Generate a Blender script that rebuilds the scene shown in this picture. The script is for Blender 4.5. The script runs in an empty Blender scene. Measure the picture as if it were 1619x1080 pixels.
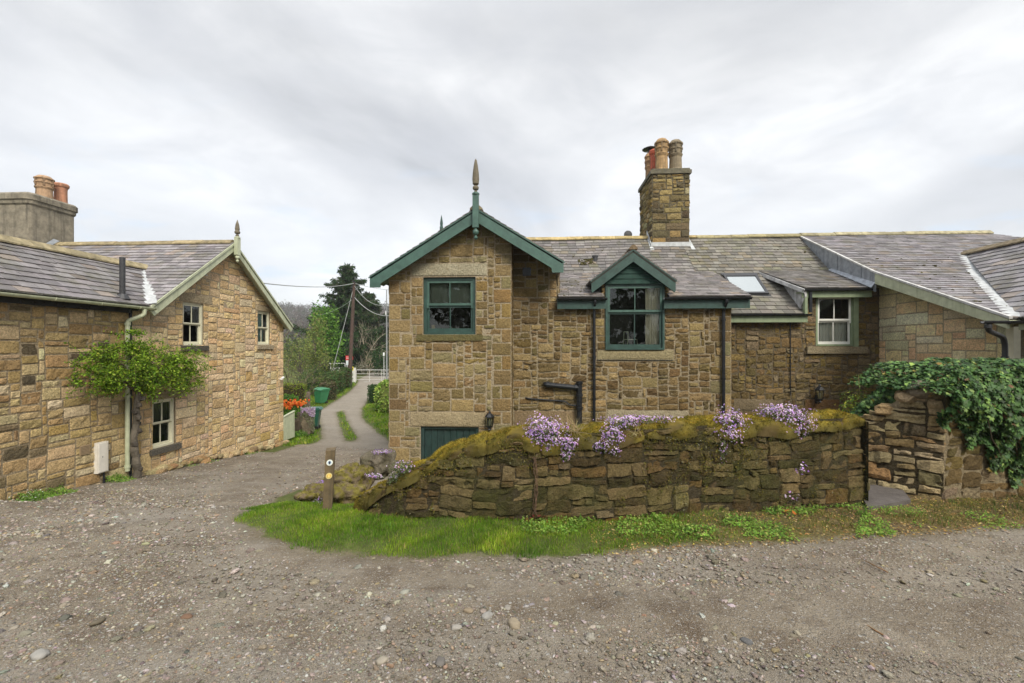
import bpy, math, random
import numpy as np
from mathutils import Vector, noise as mnoise
from mathutils.geometry import tessellate_polygon
random.seed(7)
RNG = np.random.default_rng(11)
scene = bpy.context.scene
COL = scene.collection

# ---------------------------------------------------------------- camera calibration (photo 1619x1080)
FPX, HX, HY = 720.0, 809.5, 548.0
TH = math.atan((850 - HX) / FPX)
CS, SN = math.cos(TH), math.sin(TH)

def pt(x, y, Y=None, X=None, z=None):
    """world point seen at photo pixel (x, y) on the plane Y=, X= or z= (metres, eye at the origin)"""
    a = (x - HX) / FPX; b = (HY - y) / FPX
    d = (-SN + CS * a, CS + SN * a, b)
    t = Y / d[1] if Y is not None else (X / d[0] if X is not None else z / d[2])
    return (d[0] * t, d[1] * t, d[2] * t)

def sstep(a, b, x):
    t = np.clip((np.asarray(x, float) - a) / (b - a), 0, 1)
    return t * t * (3 - 2 * t)

ZLY = [-30, 0, 3, 5, 6.6, 8.0, 10.7, 14, 17.4, 22, 29, 38, 45, 70, 120, 2000]
ZLZ = [-2.1, -2.1, -2.15, -2.26, -2.42, -2.92, -3.24, -3.55, -3.86, -3.95, -3.8, -3.62, -3.55, -3.2, -3.0, 2]
ZRY = [-30, 0, 3, 5, 7.4, 11, 14, 22, 38, 2000]
ZRZ = [-2.1, -2.1, -2.15, -2.24, -2.28, -3.3, -3.7, -3.9, -3.6, 2]
def _h(v):  # cheap smooth noise
    return v
def terrain(X, Y):
    X = np.asarray(X, float); Y = np.asarray(Y, float)
    zl = np.interp(Y, ZLY, ZLZ); zr = np.interp(Y, ZRY, ZRZ)
    w = sstep(-2.6, -0.6, X - (Y - 6.6) * 0.0)
    z = zl * (1 - w) + zr * w
    amp = 0.012 + 0.02 * sstep(2, 8, np.abs(Y))
    z = z + amp * (np.sin(X * 1.3 + 0.7 * Y) + np.sin(Y * 1.7 - 0.9 * X + 1.3)) * 0.5
    z = z + 0.006 * (np.sin(X * 5.1 + 2.2 * Y) + np.sin(Y * 6.3 - 3.1 * X))
    return z

def gpt(x, y):
    """point on the ground seen at photo pixel"""
    z = -2.5
    for _ in range(40):
        p = pt(x, y, z=z); zn = float(terrain(p[0], p[1])); z = 0.6 * z + 0.4 * zn
    return (p[0], p[1], float(terrain(p[0], p[1])))

# ---------------------------------------------------------------- mesh builder
class MB:
    def __init__(s): s.v = []; s.c = []; s.f = []; s.fm = []; s.n = 0
    def add(s, V, F, mat=0, col=(.5, .5, .5)):
        V = np.asarray(V, float).reshape(-1, 3)
        C = np.asarray(col, float)
        if C.ndim == 1: C = np.tile(C, (len(V), 1))
        s.v.append(V); s.c.append(C)
        if isinstance(F, np.ndarray) and F.ndim == 2:
            s.f.append(F + s.n); s.fm.append(np.full(len(F), mat))
        else:
            by = {}
            for f in F: by.setdefault(len(f), []).append(f)
            for k, fl in by.items():
                s.f.append(np.array(fl, int) + s.n); s.fm.append(np.full(len(fl), mat))
        s.n += len(V)
    def obj(s, name, mats, parent=None, smooth=False, at=None):
        if not isinstance(mats, (list, tuple)): mats = [mats]
        V = np.concatenate(s.v) if s.v else np.zeros((0, 3))
        C = np.concatenate(s.c) if s.c else np.zeros((0, 3))
        me = bpy.data.meshes.new(name)
        off = np.array(parent_world(parent) if parent else (at if at is not None else (0, 0, 0)), float)
        loops = np.concatenate([f.ravel() for f in s.f]); tot = np.concatenate([np.full(len(f), f.shape[1]) for f in s.f])
        st = np.concatenate([[0], np.cumsum(tot)[:-1]])
        me.vertices.add(len(V)); me.vertices.foreach_set('co', (V - off).ravel())
        me.loops.add(len(loops)); me.loops.foreach_set('vertex_index', loops.astype(np.int32))
        me.polygons.add(len(tot)); me.polygons.foreach_set('loop_start', st.astype(np.int32)); me.polygons.foreach_set('loop_total', tot.astype(np.int32))
        me.polygons.foreach_set('material_index', np.concatenate(s.fm).astype(np.int32))
        me.polygons.foreach_set('use_smooth', np.full(len(tot), bool(smooth)))
        me.update(calc_edges=True); me.validate()
        at_ = me.color_attributes.new('Col', 'FLOAT_COLOR', 'POINT')
        at_.data.foreach_set('color', np.hstack([C, np.ones((len(C), 1))]).ravel())
        for m in mats: me.materials.append(m)
        o = bpy.data.objects.new(name, me); COL.objects.link(o)
        if parent: o.parent = parent
        else: o.location = off
        return o
    def box(s, lo, hi, mat=0, col=(.5, .5, .5)):
        x0, y0, z0 = lo; x1, y1, z1 = hi
        V = [(x0, y0, z0), (x1, y0, z0), (x1, y1, z0), (x0, y1, z0), (x0, y0, z1), (x1, y0, z1), (x1, y1, z1), (x0, y1, z1)]
        s.add(V, [(0, 3, 2, 1), (4, 5, 6, 7), (0, 1, 5, 4), (1, 2, 6, 5), (2, 3, 7, 6), (3, 0, 4, 7)], mat, col)
    def hexa(s, V, mat=0, col=(.5, .5, .5)):
        s.add(V, [(0, 3, 2, 1), (4, 5, 6, 7), (0, 1, 5, 4), (1, 2, 6, 5), (2, 3, 7, 6), (3, 0, 4, 7)], mat, col)
    def fbox(s, fr, u0, u1, v0, v1, n0, n1, mat=0, col=(.5, .5, .5)):
        c = [(u0, v0, n0), (u1, v0, n0), (u1, v1, n0), (u0, v1, n0), (u0, v0, n1), (u1, v0, n1), (u1, v1, n1), (u0, v1, n1)]
        A = np.array(c); s.hexa(fr.P(A[:, 0], A[:, 1], A[:, 2]), mat, col)
    def prism(s, poly, vec, mat=0, col=(.5, .5, .5)):
        P = np.array(poly, float); n = len(P); V = np.vstack([P, P + np.array(vec)])
        F = [tuple(range(n))[::-1], tuple(range(n, 2 * n))] + [(i, (i + 1) % n, n + (i + 1) % n, n + i) for i in range(n)]
        s.add(V, F, mat, col)
    def tube(s, path, r, n=8, mat=0, col=(.5, .5, .5), caps=True):
        P = np.array(path, float); m = len(P)
        R = np.full(m, r) if np.isscalar(r) else np.array(r, float)
        T = np.gradient(P, axis=0); T /= np.linalg.norm(T, axis=1)[:, None] + 1e-9
        ref = np.array([0, 0, 1.0]) if abs(T[0][2]) < .9 else np.array([1.0, 0, 0])
        V = []
        for i in range(m):
            a = np.cross(T[i], ref); a /= np.linalg.norm(a) + 1e-9; b = np.cross(T[i], a); ref = -np.cross(T[i], a) if False else ref
            th = np.arange(n) / n * 2 * math.pi
            V.append(P[i] + R[i] * (np.cos(th)[:, None] * a + np.sin(th)[:, None] * b))
        V = np.vstack(V)
        F = [(i * n + j, i * n + (j + 1) % n, (i + 1) * n + (j + 1) % n, (i + 1) * n + j) for i in range(m - 1) for j in range(n)]
        if caps: F += [tuple(range(n))[::-1], tuple(range((m - 1) * n, m * n))]
        s.add(V, F, mat, col)
    def lathe(s, prof, c, n=16, mat=0, col=(.5, .5, .5)):
        P = []; th = np.arange(n) / n * 2 * math.pi
        for r, z in prof: P.append(np.stack([c[0] + r * np.cos(th), c[1] + r * np.sin(th), np.full(n, c[2] + z)], 1))
        m = len(prof); V = np.vstack(P)
        F = [(i * n + j, i * n + (j + 1) % n, (i + 1) * n + (j + 1) % n, (i + 1) * n + j) for i in range(m - 1) for j in range(n)]
        F += [tuple(range(n))[::-1], tuple(range((m - 1) * n, m * n))]
        s.add(V, F, mat, col)

_pw = {}
def parent_world(p):
    v = np.zeros(3)
    while p is not None:
        v = v + np.array(p.location[:]); p = p.parent
    return v
def thing(name, label, cat, loc, group=None):
    o = bpy.data.objects.new(name, None); COL.objects.link(o); o.location = loc; o.empty_display_size = .2
    o['label'] = label; o['category'] = cat
    if group: o['group'] = group
    return o
def tag(o, label=None, cat=None, group=None, kind=None):
    if label: o['label'] = label
    if cat: o['category'] = cat
    if group: o['group'] = group
    if kind: o['kind'] = kind
    return o

class Fr:
    """wall frame: origin, U right (seen from outside), V up, N outward"""
    def __init__(s, o, U, V=(0, 0, 1)):
        s.o = np.array(o, float); s.U = np.array(U, float); s.U /= np.linalg.norm(s.U)
        s.V = np.array(V, float); s.V /= np.linalg.norm(s.V); s.N = np.cross(s.U, s.V)
    def P(s, u, v, n):
        u = np.atleast_1d(u)[:, None]; v = np.atleast_1d(v)[:, None]; n = np.atleast_1d(n)[:, None]
        return s.o + u * s.U + v * s.V + n * s.N
def front(Y): return Fr((0, Y, 0), (1, 0, 0))
def facing_right(X): return Fr((X, 0, 0), (0, 1, 0))        # N = +X, u = Y
def facing_left(X): return Fr((X, 0, 0), (0, -1, 0))        # N = -X, u = -Y

# ---------------------------------------------------------------- materials
def nodes(name):
    m = bpy.data.materials.new(name); m.use_nodes = True; nt = m.node_tree; nt.nodes.clear()
    out = nt.nodes.new('ShaderNodeOutputMaterial'); b = nt.nodes.new('ShaderNodeBsdfPrincipled')
    nt.links.new(b.outputs[0], out.inputs[0]); return m, nt, b, out
def N(nt, t, **kw):
    n = nt.nodes.new(t)
    for k, v in kw.items():
        if k in n.inputs.keys() if isinstance(k, str) else False: n.inputs[k].default_value = v
        else: setattr(n, k, v)
    return n
def pos(nt, scale=(1, 1, 1)):
    g = nt.nodes.new('ShaderNodeNewGeometry'); mp = nt.nodes.new('ShaderNodeMapping'); mp.inputs['Scale'].default_value = scale
    nt.links.new(g.outputs['Position'], mp.inputs['Vector']); return mp.outputs[0]
def noise_n(nt, vec, scale, detail=4, rough=.55, lo=.35, hi=.65, a=0., b=1.):
    n = nt.nodes.new('ShaderNodeTexNoise'); n.inputs['Scale'].default_value = scale; n.inputs['Detail'].default_value = detail; n.inputs['Roughness'].default_value = rough
    nt.links.new(vec, n.inputs['Vector'])
    r = nt.nodes.new('ShaderNodeMapRange'); r.inputs[1].default_value = lo; r.inputs[2].default_value = hi; r.inputs[3].default_value = a; r.inputs[4].default_value = b
    nt.links.new(n.outputs[0], r.inputs[0]); return r.outputs[0]
def math_n(nt, op, a, b=None, clamp=False):
    m = nt.nodes.new('ShaderNodeMath'); m.operation = op; m.use_clamp = clamp
    for i, x in enumerate((a, b)):
        if x is None: continue
        if isinstance(x, (int, float)): m.inputs[i].default_value = x
        else: nt.links.new(x, m.inputs[i])
    return m.outputs[0]
def mixc(nt, fac, a, b, mode='MIX'):
    m = nt.nodes.new('ShaderNodeMix'); m.data_type = 'RGBA'; m.blend_type = mode
    for s, x in ((m.inputs[0], fac), (m.inputs[6], a), (m.inputs[7], b)):
        if isinstance(x, (int, float)): s.default_value = x
        elif isinstance(x, tuple): s.default_value = (*x[:3], 1)
        else: nt.links.new(x, s)
    return m.outputs[2]
def vcol(nt):
    a = nt.nodes.new('ShaderNodeVertexColor'); a.layer_name = 'Col'; return a.outputs[0]
def bump(nt, b, hts, dist=.01, strength=1.0):
    prev = None
    for h, d in hts:
        bn = nt.nodes.new('ShaderNodeBump'); bn.inputs['Distance'].default_value = d; bn.inputs['Strength'].default_value = strength
        nt.links.new(h, bn.inputs['Height'])
        if prev: nt.links.new(prev, bn.inputs['Normal'])
        prev = bn.outputs[0]
    nt.links.new(prev, b.inputs['Normal'])

def mat_stone(name, stain=(.085, .07, .04), stain_amt=.28, green=0., fine=.018):
    m, nt, b, o = nodes(name); p = pos(nt)
    c = vcol(nt)
    f1 = noise_n(nt, p, 28, 6, .65, .3, .7, .68, 1.42)
    cc = mixc(nt, 1.0, c, f1, 'MULTIPLY')
    s = noise_n(nt, p, 1.3, 6, .65, .52, .8, 0, stain_amt)
    cc = mixc(nt, s, cc, stain)
    s3 = noise_n(nt, p, 60, 3, .7, .62, .75, 0, .35); cc = mixc(nt, s3, cc, (.05, .04, .03))
    s4 = noise_n(nt, p, 9, 5, .6, .56, .72, 0, .3); cc = mixc(nt, s4, cc, (.30, .19, .08))
    if green:
        g = noise_n(nt, p, 2.1, 5, .6, .45, .7, 0, green); cc = mixc(nt, g, cc, (.085, .09, .025))
    nt.links.new(cc, b.inputs['Base Color']); b.inputs['Roughness'].default_value = .92; b.inputs['Specular IOR Level'].default_value = .2
    bump(nt, b, [(noise_n(nt, p, 14, 6, .65, 0, 1), .09), (noise_n(nt, p, 60, 5, .65, 0, 1), fine * 1.6)])
    return m
M = {}
M['stone'] = mat_stone('buff_sandstone')
M['stone_warm'] = mat_stone('honey_sandstone', (.12, .09, .06), .22)
M['stone_pale'] = mat_stone('pale_sandstone', (.10, .09, .07), .15)
M['stone_mossy'] = mat_stone('mossy_fieldstone', (.03, .032, .012), .7, green=.7, fine=.03)
M['stone_path'] = mat_stone('weathered_rubble', (.09, .08, .06), .35, green=.12, fine=.03)

def mat_simple(name, col=None, rough=.6, metal=0., var=.25, bsc=40, bd=.002, spec=.5, streak=None, coat=0):
    m, nt, b, o = nodes(name); p = pos(nt)
    base = vcol(nt) if col is None else None
    f = noise_n(nt, p, 6, 6, .6, .3, .7, 1 - var, 1 + var)
    cc = mixc(nt, 1.0, base if base else col, f, 'MULTIPLY')
    if streak:
        g = pos(nt, (7, 7, .6)); s = noise_n(nt, g, 1.2, 5, .6, .48, .7, 0, streak[3]); cc = mixc(nt, s, cc, streak[:3])
    nt.links.new(cc, b.inputs['Base Color'])
    r = noise_n(nt, p, 15, 4, .6, .3, .7, max(0, rough - .12), min(1, rough + .12)); nt.links.new(r, b.inputs['Roughness'])
    b.inputs['Metallic'].default_value = metal; b.inputs['Specular IOR Level'].default_value = spec
    if bd: bump(nt, b, [(noise_n(nt, p, bsc, 4, .6, 0, 1), bd)])
    return m
M['green_paint'] = mat_simple('dark_green_paint', (.024, .060, .050), .45, var=.3, streak=(.02, .045, .035, .5))
M['green_paint_light'] = mat_simple('green_sash_paint', (.050, .105, .085), .45, var=.25)
M['pale_paint'] = mat_simple('pale_green_paint', (.45, .48, .34), .5, var=.15, streak=(.16, .19, .10, .4))
M['sage_paint'] = mat_simple('sage_green_paint', (.20, .25, .15), .5, var=.15, streak=(.08, .12, .06, .4))
M['cream_paint'] = mat_simple('cream_paint', (.62, .60, .46), .5, var=.1)
M['white_paint'] = mat_simple('white_paint', (.66, .66, .62), .5, var=.06)
M['black_iron'] = mat_simple('black_cast_iron', (.012, .014, .018), .35, var=.3)
M['grey_plastic'] = mat_simple('dark_grey_plastic', (.035, .036, .04), .4, var=.15)
M['lead'] = mat_simple('lead_flashing', (.30, .33, .37), .5, var=.3, metal=.3, streak=(.15, .15, .17, .6))
M['valley_lead'] = mat_simple('pale_lead_valley', (.42, .44, .45), .5, var=.25, streak=(.2, .2, .2, .4))
M['render'] = mat_simple('streaked_grey_render', (.21, .185, .14), .9, var=.35, bd=.01, bsc=20, streak=(.055, .05, .04, .85))
M['clay'] = mat_simple('clay_pot', None, .8, var=.35, streak=(.07, .055, .03, .7), bd=.006)
M['ridge'] = mat_simple('lichened_ridge_stone', None, .95, var=.4, bd=.02, bsc=18, streak=(.10, .09, .035, .5))
M['wood'] = mat_simple('weathered_wood', None, .85, var=.35, bd=.006, streak=(.03, .028, .02, .5))
M['finial_wood'] = mat_simple('finial_wood', (.13, .11, .075), .8, var=.3, bd=.004)
M['bark'] = mat_simple('bark', None, .95, var=.4, bd=.02, bsc=25)
M['meter_white'] = mat_simple('white_meter_plastic', (.66, .63, .57), .5, var=.08, streak=(.4, .36, .28, .4))
M['metal_white'] = mat_simple('galvanised_paint', (.55, .55, .53), .5, var=.15)
M['door_paint'] = mat_simple('dark_door_paint', (.013, .034, .032), .5, var=.3, streak=(.03, .05, .045, .4))
M['board_paint'] = mat_simple('dark_green_boarding', (.018, .048, .038), .75, var=.25, spec=.2, streak=(.03, .04, .035, .4))
M['blind'] = mat_simple('blind_cloth', (.15, .17, .13), .9, var=.08)
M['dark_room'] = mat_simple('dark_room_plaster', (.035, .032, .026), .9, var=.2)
M['curtain'] = mat_simple('curtain_cloth', (.55, .50, .38), .9, var=.1)
M['net'] = mat_simple('net_curtain_cloth', (.62, .60, .54), .9, var=.05)
M['teal_cloth'] = mat_simple('teal_blind', (.25, .50, .48), .8, var=.05)
M['plain'] = mat_simple('vertex_painted', None, .6, var=.12)
M['concrete'] = mat_simple('wet_concrete', (.10, .09, .085), .6, var=.3, bd=.008)
M['fired'] = mat_simple('bin_plastic', None, .4, var=.12)
M['cable'] = mat_simple('cable_sheath', (.35, .36, .36), .6, var=.05, bd=0)

def mat_slate():
    m, nt, b, o = nodes('roof_slate'); p = pos(nt)
    c = vcol(nt); f = noise_n(nt, p, 7, 6, .65, .3, .7, .72, 1.25); cc = mixc(nt, 1, c, f, 'MULTIPLY')
    l = noise_n(nt, p, 1.6, 6, .7, .50, .70, 0, .6); cc = mixc(nt, l, cc, (.11, .105, .055))
    sp = noise_n(nt, p, 38, 3, .6, .66, .72, 0, .55); cc = mixc(nt, sp, cc, (.34, .34, .30))
    nt.links.new(cc, b.inputs['Base Color']); b.inputs['Specular IOR Level'].default_value = .35
    r = noise_n(nt, p, 5, 4, .6, .3, .7, .48, .72); nt.links.new(r, b.inputs['Roughness'])
    bump(nt, b, [(noise_n(nt, p, 22, 5, .6, 0, 1), .006)]); return m
M['slate'] = mat_slate()

def mat_glass(name, tint=(.9, .95, .93), base=.10):
    m = bpy.data.materials.new(name); m.use_nodes = True; nt = m.node_tree; nt.nodes.clear()
    out = nt.nodes.new('ShaderNodeOutputMaterial'); tr = nt.nodes.new('ShaderNodeBsdfTransparent'); gl = nt.nodes.new('ShaderNodeBsdfGlossy')
    mx = nt.nodes.new('ShaderNodeMixShader'); fr = nt.nodes.new('ShaderNodeFresnel'); fr.inputs[0].default_value = 1.5
    tr.inputs[0].default_value = (*tint, 1); gl.inputs['Roughness'].default_value = .01; gl.inputs[0].default_value = (.9, .95, .93, 1)
    bn = nt.nodes.new('ShaderNodeBump'); bn.inputs['Distance'].default_value = .002; n = nt.nodes.new('ShaderNodeTexNoise'); n.inputs['Scale'].default_value = 3
    g = nt.nodes.new('ShaderNodeNewGeometry'); nt.links.new(g.outputs['Position'], n.inputs['Vector']); nt.links.new(n.outputs[0], bn.inputs['Height']); nt.links.new(bn.outputs[0], gl.inputs['Normal'])
    f = math_n(nt, 'ADD', fr.outputs[0], base, True)
    nt.links.new(f, mx.inputs[0]); nt.links.new(tr.outputs[0], mx.inputs[1]); nt.links.new(gl.outputs[0], mx.inputs[2]); nt.links.new(mx.outputs[0], out.inputs[0])
    return m
M['glass'] = mat_glass('window_glass', base=.02)
M['roof_glass'] = mat_glass('skylight_glass', (.5, .5, .5), .55)

def mat_leaf(name, rough=.65, trans=.3, spec=.12):
    m, nt, b, o = nodes(name); c = vcol(nt)
    p = pos(nt); f = noise_n(nt, p, 5, 3, .5, .3, .7, .75, 1.25); cc = mixc(nt, 1, c, f, 'MULTIPLY')
    nt.links.new(cc, b.inputs['Base Color']); b.inputs['Roughness'].default_value = rough; b.inputs['Specular IOR Level'].default_value = spec
    t = nt.nodes.new('ShaderNodeBsdfTranslucent'); nt.links.new(cc, t.inputs[0]); mx = nt.nodes.new('ShaderNodeMixShader'); mx.inputs[0].default_value = trans
    nt.links.new(b.outputs[0], mx.inputs[1]); nt.links.new(t.outputs[0], mx.inputs[2]); nt.links.new(mx.outputs[0], o.inputs[0]); return m
M['leaf'] = mat_leaf('leaves'); M['ivy'] = mat_leaf('ivy_leaves', .5, .15, .22); M['grass'] = mat_leaf('grass_blades', .6, .35); M['petal'] = mat_leaf('petals', .7, .35, .1)
M['moss'] = mat_leaf('moss', .95, .1, .05)

def mat_ground():
    m, nt, b, o = nodes('gravel_and_turf'); p = pos(nt)
    at = nt.nodes.new('ShaderNodeAttribute'); at.attribute_name = 'turf'
    ad = nt.nodes.new('ShaderNodeAttribute'); ad.attribute_name = 'dry'
    aw = nt.nodes.new('ShaderNodeAttribute'); aw.attribute_name = 'worn'
    # gravel: packed stones of two sizes over a fine earth matrix
    def vor(scale, feat='F1'):
        v = nt.nodes.new('ShaderNodeTexVoronoi'); v.inputs['Scale'].default_value = scale; v.feature = feat
        mp = nt.nodes.new('ShaderNodeMapping'); nt.links.new(p, mp.inputs[0]); mp.inputs['Scale'].default_value = (1, 1, .2)
        w = nt.nodes.new('ShaderNodeTexNoise'); w.inputs['Scale'].default_value = scale * .8; nt.links.new(mp.outputs[0], w.inputs['Vector'])
        mm = nt.nodes.new('ShaderNodeMix'); mm.data_type = 'VECTOR'; mm.inputs[0].default_value = .35 / scale * 3
        ad_ = nt.nodes.new('ShaderNodeVectorMath'); ad_.operation = 'MULTIPLY_ADD'; ad_.inputs[1].default_value = (.5 / scale,) * 3
        nt.links.new(w.outputs['Color'], ad_.inputs[0]); nt.links.new(mp.outputs[0], ad_.inputs[2]); nt.links.new(ad_.outputs[0], v.inputs['Vector']); return v
    v1, v2, v3 = vor(26), vor(70), vor(160)
    patch = noise_n(nt, p, .9, 5, .6, .3, .7, 0, 1)
    base = mixc(nt, patch, (.125, .095, .061), (.262, .226, .172))
    base = mixc(nt, noise_n(nt, p, 3.1, 4, .6, .48, .66, 0, .7), base, (.088, .060, .036)); base = mixc(nt, noise_n(nt, pos(nt, (.55, 1.6, 1)), .8, 5, .6, .52, .64, 0, .6), base, (.28, .255, .215))
    def stone(v, thr, amt, lightness):
        r = nt.nodes.new('ShaderNodeSeparateColor'); nt.links.new(v.outputs['Color'], r.inputs[0])
        pick = math_n(nt, 'LESS_THAN', r.outputs[0], thr)
        inside = nt.nodes.new('ShaderNodeMapRange'); nt.links.new(v.outputs['Distance'], inside.inputs[0]); inside.inputs[1].default_value = .42; inside.inputs[2].default_value = .30
        k = math_n(nt, 'MULTIPLY', pick, inside.outputs[0], True); k = math_n(nt, 'MULTIPLY', k, amt)
        rp = nt.nodes.new('ShaderNodeValToRGB'); e = rp.color_ramp.elements
        e[0].position = 0; e[0].color = (.09, .085, .08, 1); e[1].position = 1; e[1].color = tuple(lightness) + (1,)
        for q, cc in ((.3, (.2, .18, .16)), (.55, (.27, .25, .23)), (.75, (.3, .24, .17)), (.85, (.36, .35, .33))):
            x = rp.color_ramp.elements.new(q); x.color = (*cc, 1)
        nt.links.new(r.outputs[1], rp.inputs[0]); return k, rp.outputs[0]
    k3, c3 = stone(v3, .75, .8, (.42, .41, .39)); k2, c2 = stone(v2, .55, .95, (.44, .43, .41)); k1, c1 = stone(v1, .22, .9, (.38, .37, .35))
    g = mixc(nt, k3, base, c3); g = mixc(nt, k2, g, c2); g = mixc(nt, k1, g, c1)
    # lane further off: paler compacted wheel tracks
    g = mixc(nt, math_n(nt, 'MULTIPLY', aw.outputs['Fac'], .65), g, (.29, .262, .22))
    # turf and moss
    t = mixc(nt, noise_n(nt, p, 4, 5, .6, .35, .65, 0, 1), (.065, .09, .020), (.11, .13, .035))
    t = mixc(nt, noise_n(nt, p, 17, 4, .7, .5, .65, 0, .6), t, (.085, .070, .03))
    d = mixc(nt, noise_n(nt, p, 9, 5, .7, .35, .65, 0, 1), (.075, .055, .032), (.20, .15, .065))
    d = mixc(nt, noise_n(nt, p, 2.6, 4, .6, .45, .6, 0, .8), d, (.125, .115, .022))
    t = mixc(nt, ad.outputs['Fac'], t, d)
    e1 = noise_n(nt, p, 2.3, 5, .6, 0, 1, -.16, .16); e2 = noise_n(nt, p, 14, 4, .6, 0, 1, -.09, .09)
    s = math_n(nt, 'ADD', at.outputs['Fac'], math_n(nt, 'ADD', e1, e2))
    mr = nt.nodes.new('ShaderNodeMapRange'); nt.links.new(s, mr.inputs[0]); mr.inputs[1].default_value = -.03; mr.inputs[2].default_value = .05
    rim = nt.nodes.new('ShaderNodeMapRange'); nt.links.new(s, rim.inputs[0]); rim.inputs[1].default_value = -.22; rim.inputs[2].default_value = 0; rim.inputs[4].default_value = .55
    g = mixc(nt, rim.outputs[0], g, (.125, .105, .055))
    cc = mixc(nt, mr.outputs[0], g, t); nt.links.new(cc, b.inputs['Base Color']); b.inputs['Roughness'].default_value = .88; b.inputs['Specular IOR Level'].default_value = .25
    def h(v): return math_n(nt, 'SUBTRACT', .5, v.outputs['Distance'])
    bump(nt, b, [(noise_n(nt, p, 5, 5, .6, 0, 1), .06), (h(v1), .012), (h(v2), .010), (h(v3), .006)], strength=.8)
    return m
M['ground'] = mat_ground()
# ---------------------------------------------------------------- masonry
PAL_BUFF = [((0.282, 0.204, 0.095), 5), ((0.328, 0.243, 0.116), 4), ((0.245, 0.174, 0.078), 4), ((0.281, 0.193, 0.075), 2), ((0.349, 0.279, 0.15), 2), ((0.202, 0.146, 0.069), 1.6), ((0.26, 0.216, 0.116), 2), ((0.224, 0.181, 0.072), .8)]
PAL_ANNEX = [((0.582, 0.43, 0.218), 6), ((0.665, 0.523, 0.294), 4), ((0.497, 0.35, 0.162), 4), ((0.405, 0.282, 0.135), 2), ((0.137, 0.108, 0.068), .7), ((0.27, 0.208, 0.119), 1), ((0.724, 0.607, 0.396), 1.6), ((0.501, 0.35, 0.139), .8)]
PAL_HONEY = [((0.738, 0.543, 0.297), 6), ((0.8, 0.616, 0.363), 5), ((0.686, 0.483, 0.253), 4), ((0.777, 0.59, 0.386), 3), ((0.634, 0.446, 0.188), .7), ((0.613, 0.435, 0.241), 2), ((0.8, 0.686, 0.449), 1.2)]
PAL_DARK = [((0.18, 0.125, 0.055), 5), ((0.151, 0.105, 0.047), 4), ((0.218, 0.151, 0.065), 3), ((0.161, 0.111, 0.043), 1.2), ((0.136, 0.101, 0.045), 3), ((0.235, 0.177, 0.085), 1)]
PAL_PALE = [((0.8, 0.651, 0.374), 6), ((0.8, 0.726, 0.441), 5), ((0.8, 0.59, 0.319), 3), ((0.795, 0.541, 0.308), 2), ((0.8, 0.752, 0.529), 1.5)]
PAL_BROWN = [((0.229, 0.161, 0.068), 5), ((0.191, 0.135, 0.06), 5), ((0.28, 0.196, 0.081), 3), ((0.22, 0.156, 0.052), 1.5), ((0.17, 0.124, 0.052), 4), ((0.285, 0.224, 0.107), 2)]
PAL_PATH = [((0.534, 0.423, 0.24), 5), ((0.629, 0.498, 0.29), 4), ((0.441, 0.317, 0.164), 4), ((0.518, 0.317, 0.152), 1.5), ((0.346, 0.271, 0.152), 2)]
PAL_CHIM = [((0.285, 0.214, 0.091), 5), ((0.336, 0.258, 0.114), 3), ((0.182, 0.143, 0.066), 4), ((0.099, 0.079, 0.044), 2), ((0.416, 0.359, 0.209), .7), ((0.338, 0.233, 0.077), 1)]
def pick(pal, rng):
    w = np.array([p[1] for p in pal]); c = np.array(pal[rng.choice(len(pal), p=w / w.sum())][0])
    return c * rng.uniform(.86, 1.14) * (1 + rng.normal(0, .03, 3))

def inpoly(px, py, poly):
    px = np.asarray(px, float); py = np.asarray(py, float); r = np.zeros(px.shape, bool); n = len(poly)
    for i in range(n):
        x0, y0 = poly[i][:2]; x1, y1 = poly[(i + 1) % n][:2]
        if y0 == y1: continue
        c = ((y0 > py) != (y1 > py)) & (px < (x1 - x0) * (py - y0) / (y1 - y0) + x0); r ^= c
    return r
def pdist(px, py, poly):
    px = np.asarray(px, float); py = np.asarray(py, float); d = np.full(px.shape, 1e9); n = len(poly)
    for i in range(n):
        x0, y0 = poly[i][:2]; x1, y1 = poly[(i + 1) % n][:2]; dx, dy = x1 - x0, y1 - y0
        t = np.clip(((px - x0) * dx + (py - y0) * dy) / (dx * dx + dy * dy + 1e-12), 0, 1)
        d = np.minimum(d, np.hypot(px - x0 - t * dx, py - y0 - t * dy))
    return d
def sdf(px, py, poly): return np.where(inpoly(px, py, poly), 1, -1) * pdist(px, py, poly)

def vnoise(P, f, seed=0):
    """fast smooth vector-ish noise by summed sines, about -1..1"""
    r = np.random.default_rng(seed); o = np.zeros(len(P))
    for k in range(5):
        d = r.normal(size=3); d /= np.linalg.norm(d); o += np.sin(P @ d * f * (1 + .5 * k) * 2.2 + r.uniform(0, 6.28)) / (1 + .25 * k)
    return o / 2.6

def grid_lines(a, b, step, must, rng, tol=.025):
    L = [a, b] + [m for m in must if a + tol < m < b - tol]; L = sorted(L); out = [L[0]]
    for m in L[1:]:
        if m - out[-1] > tol: out.append(m)
        elif m == b: out[-1] = b
    res = [out[0]]
    for m in out[1:]:
        p = res[-1]; k = max(1, int(round((m - p) / step)))
        w = rng.uniform(.75, 1.25, k); w = np.cumsum(w) / w.sum(); res += list(p + (m - p) * w)
    return np.array(res)

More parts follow.
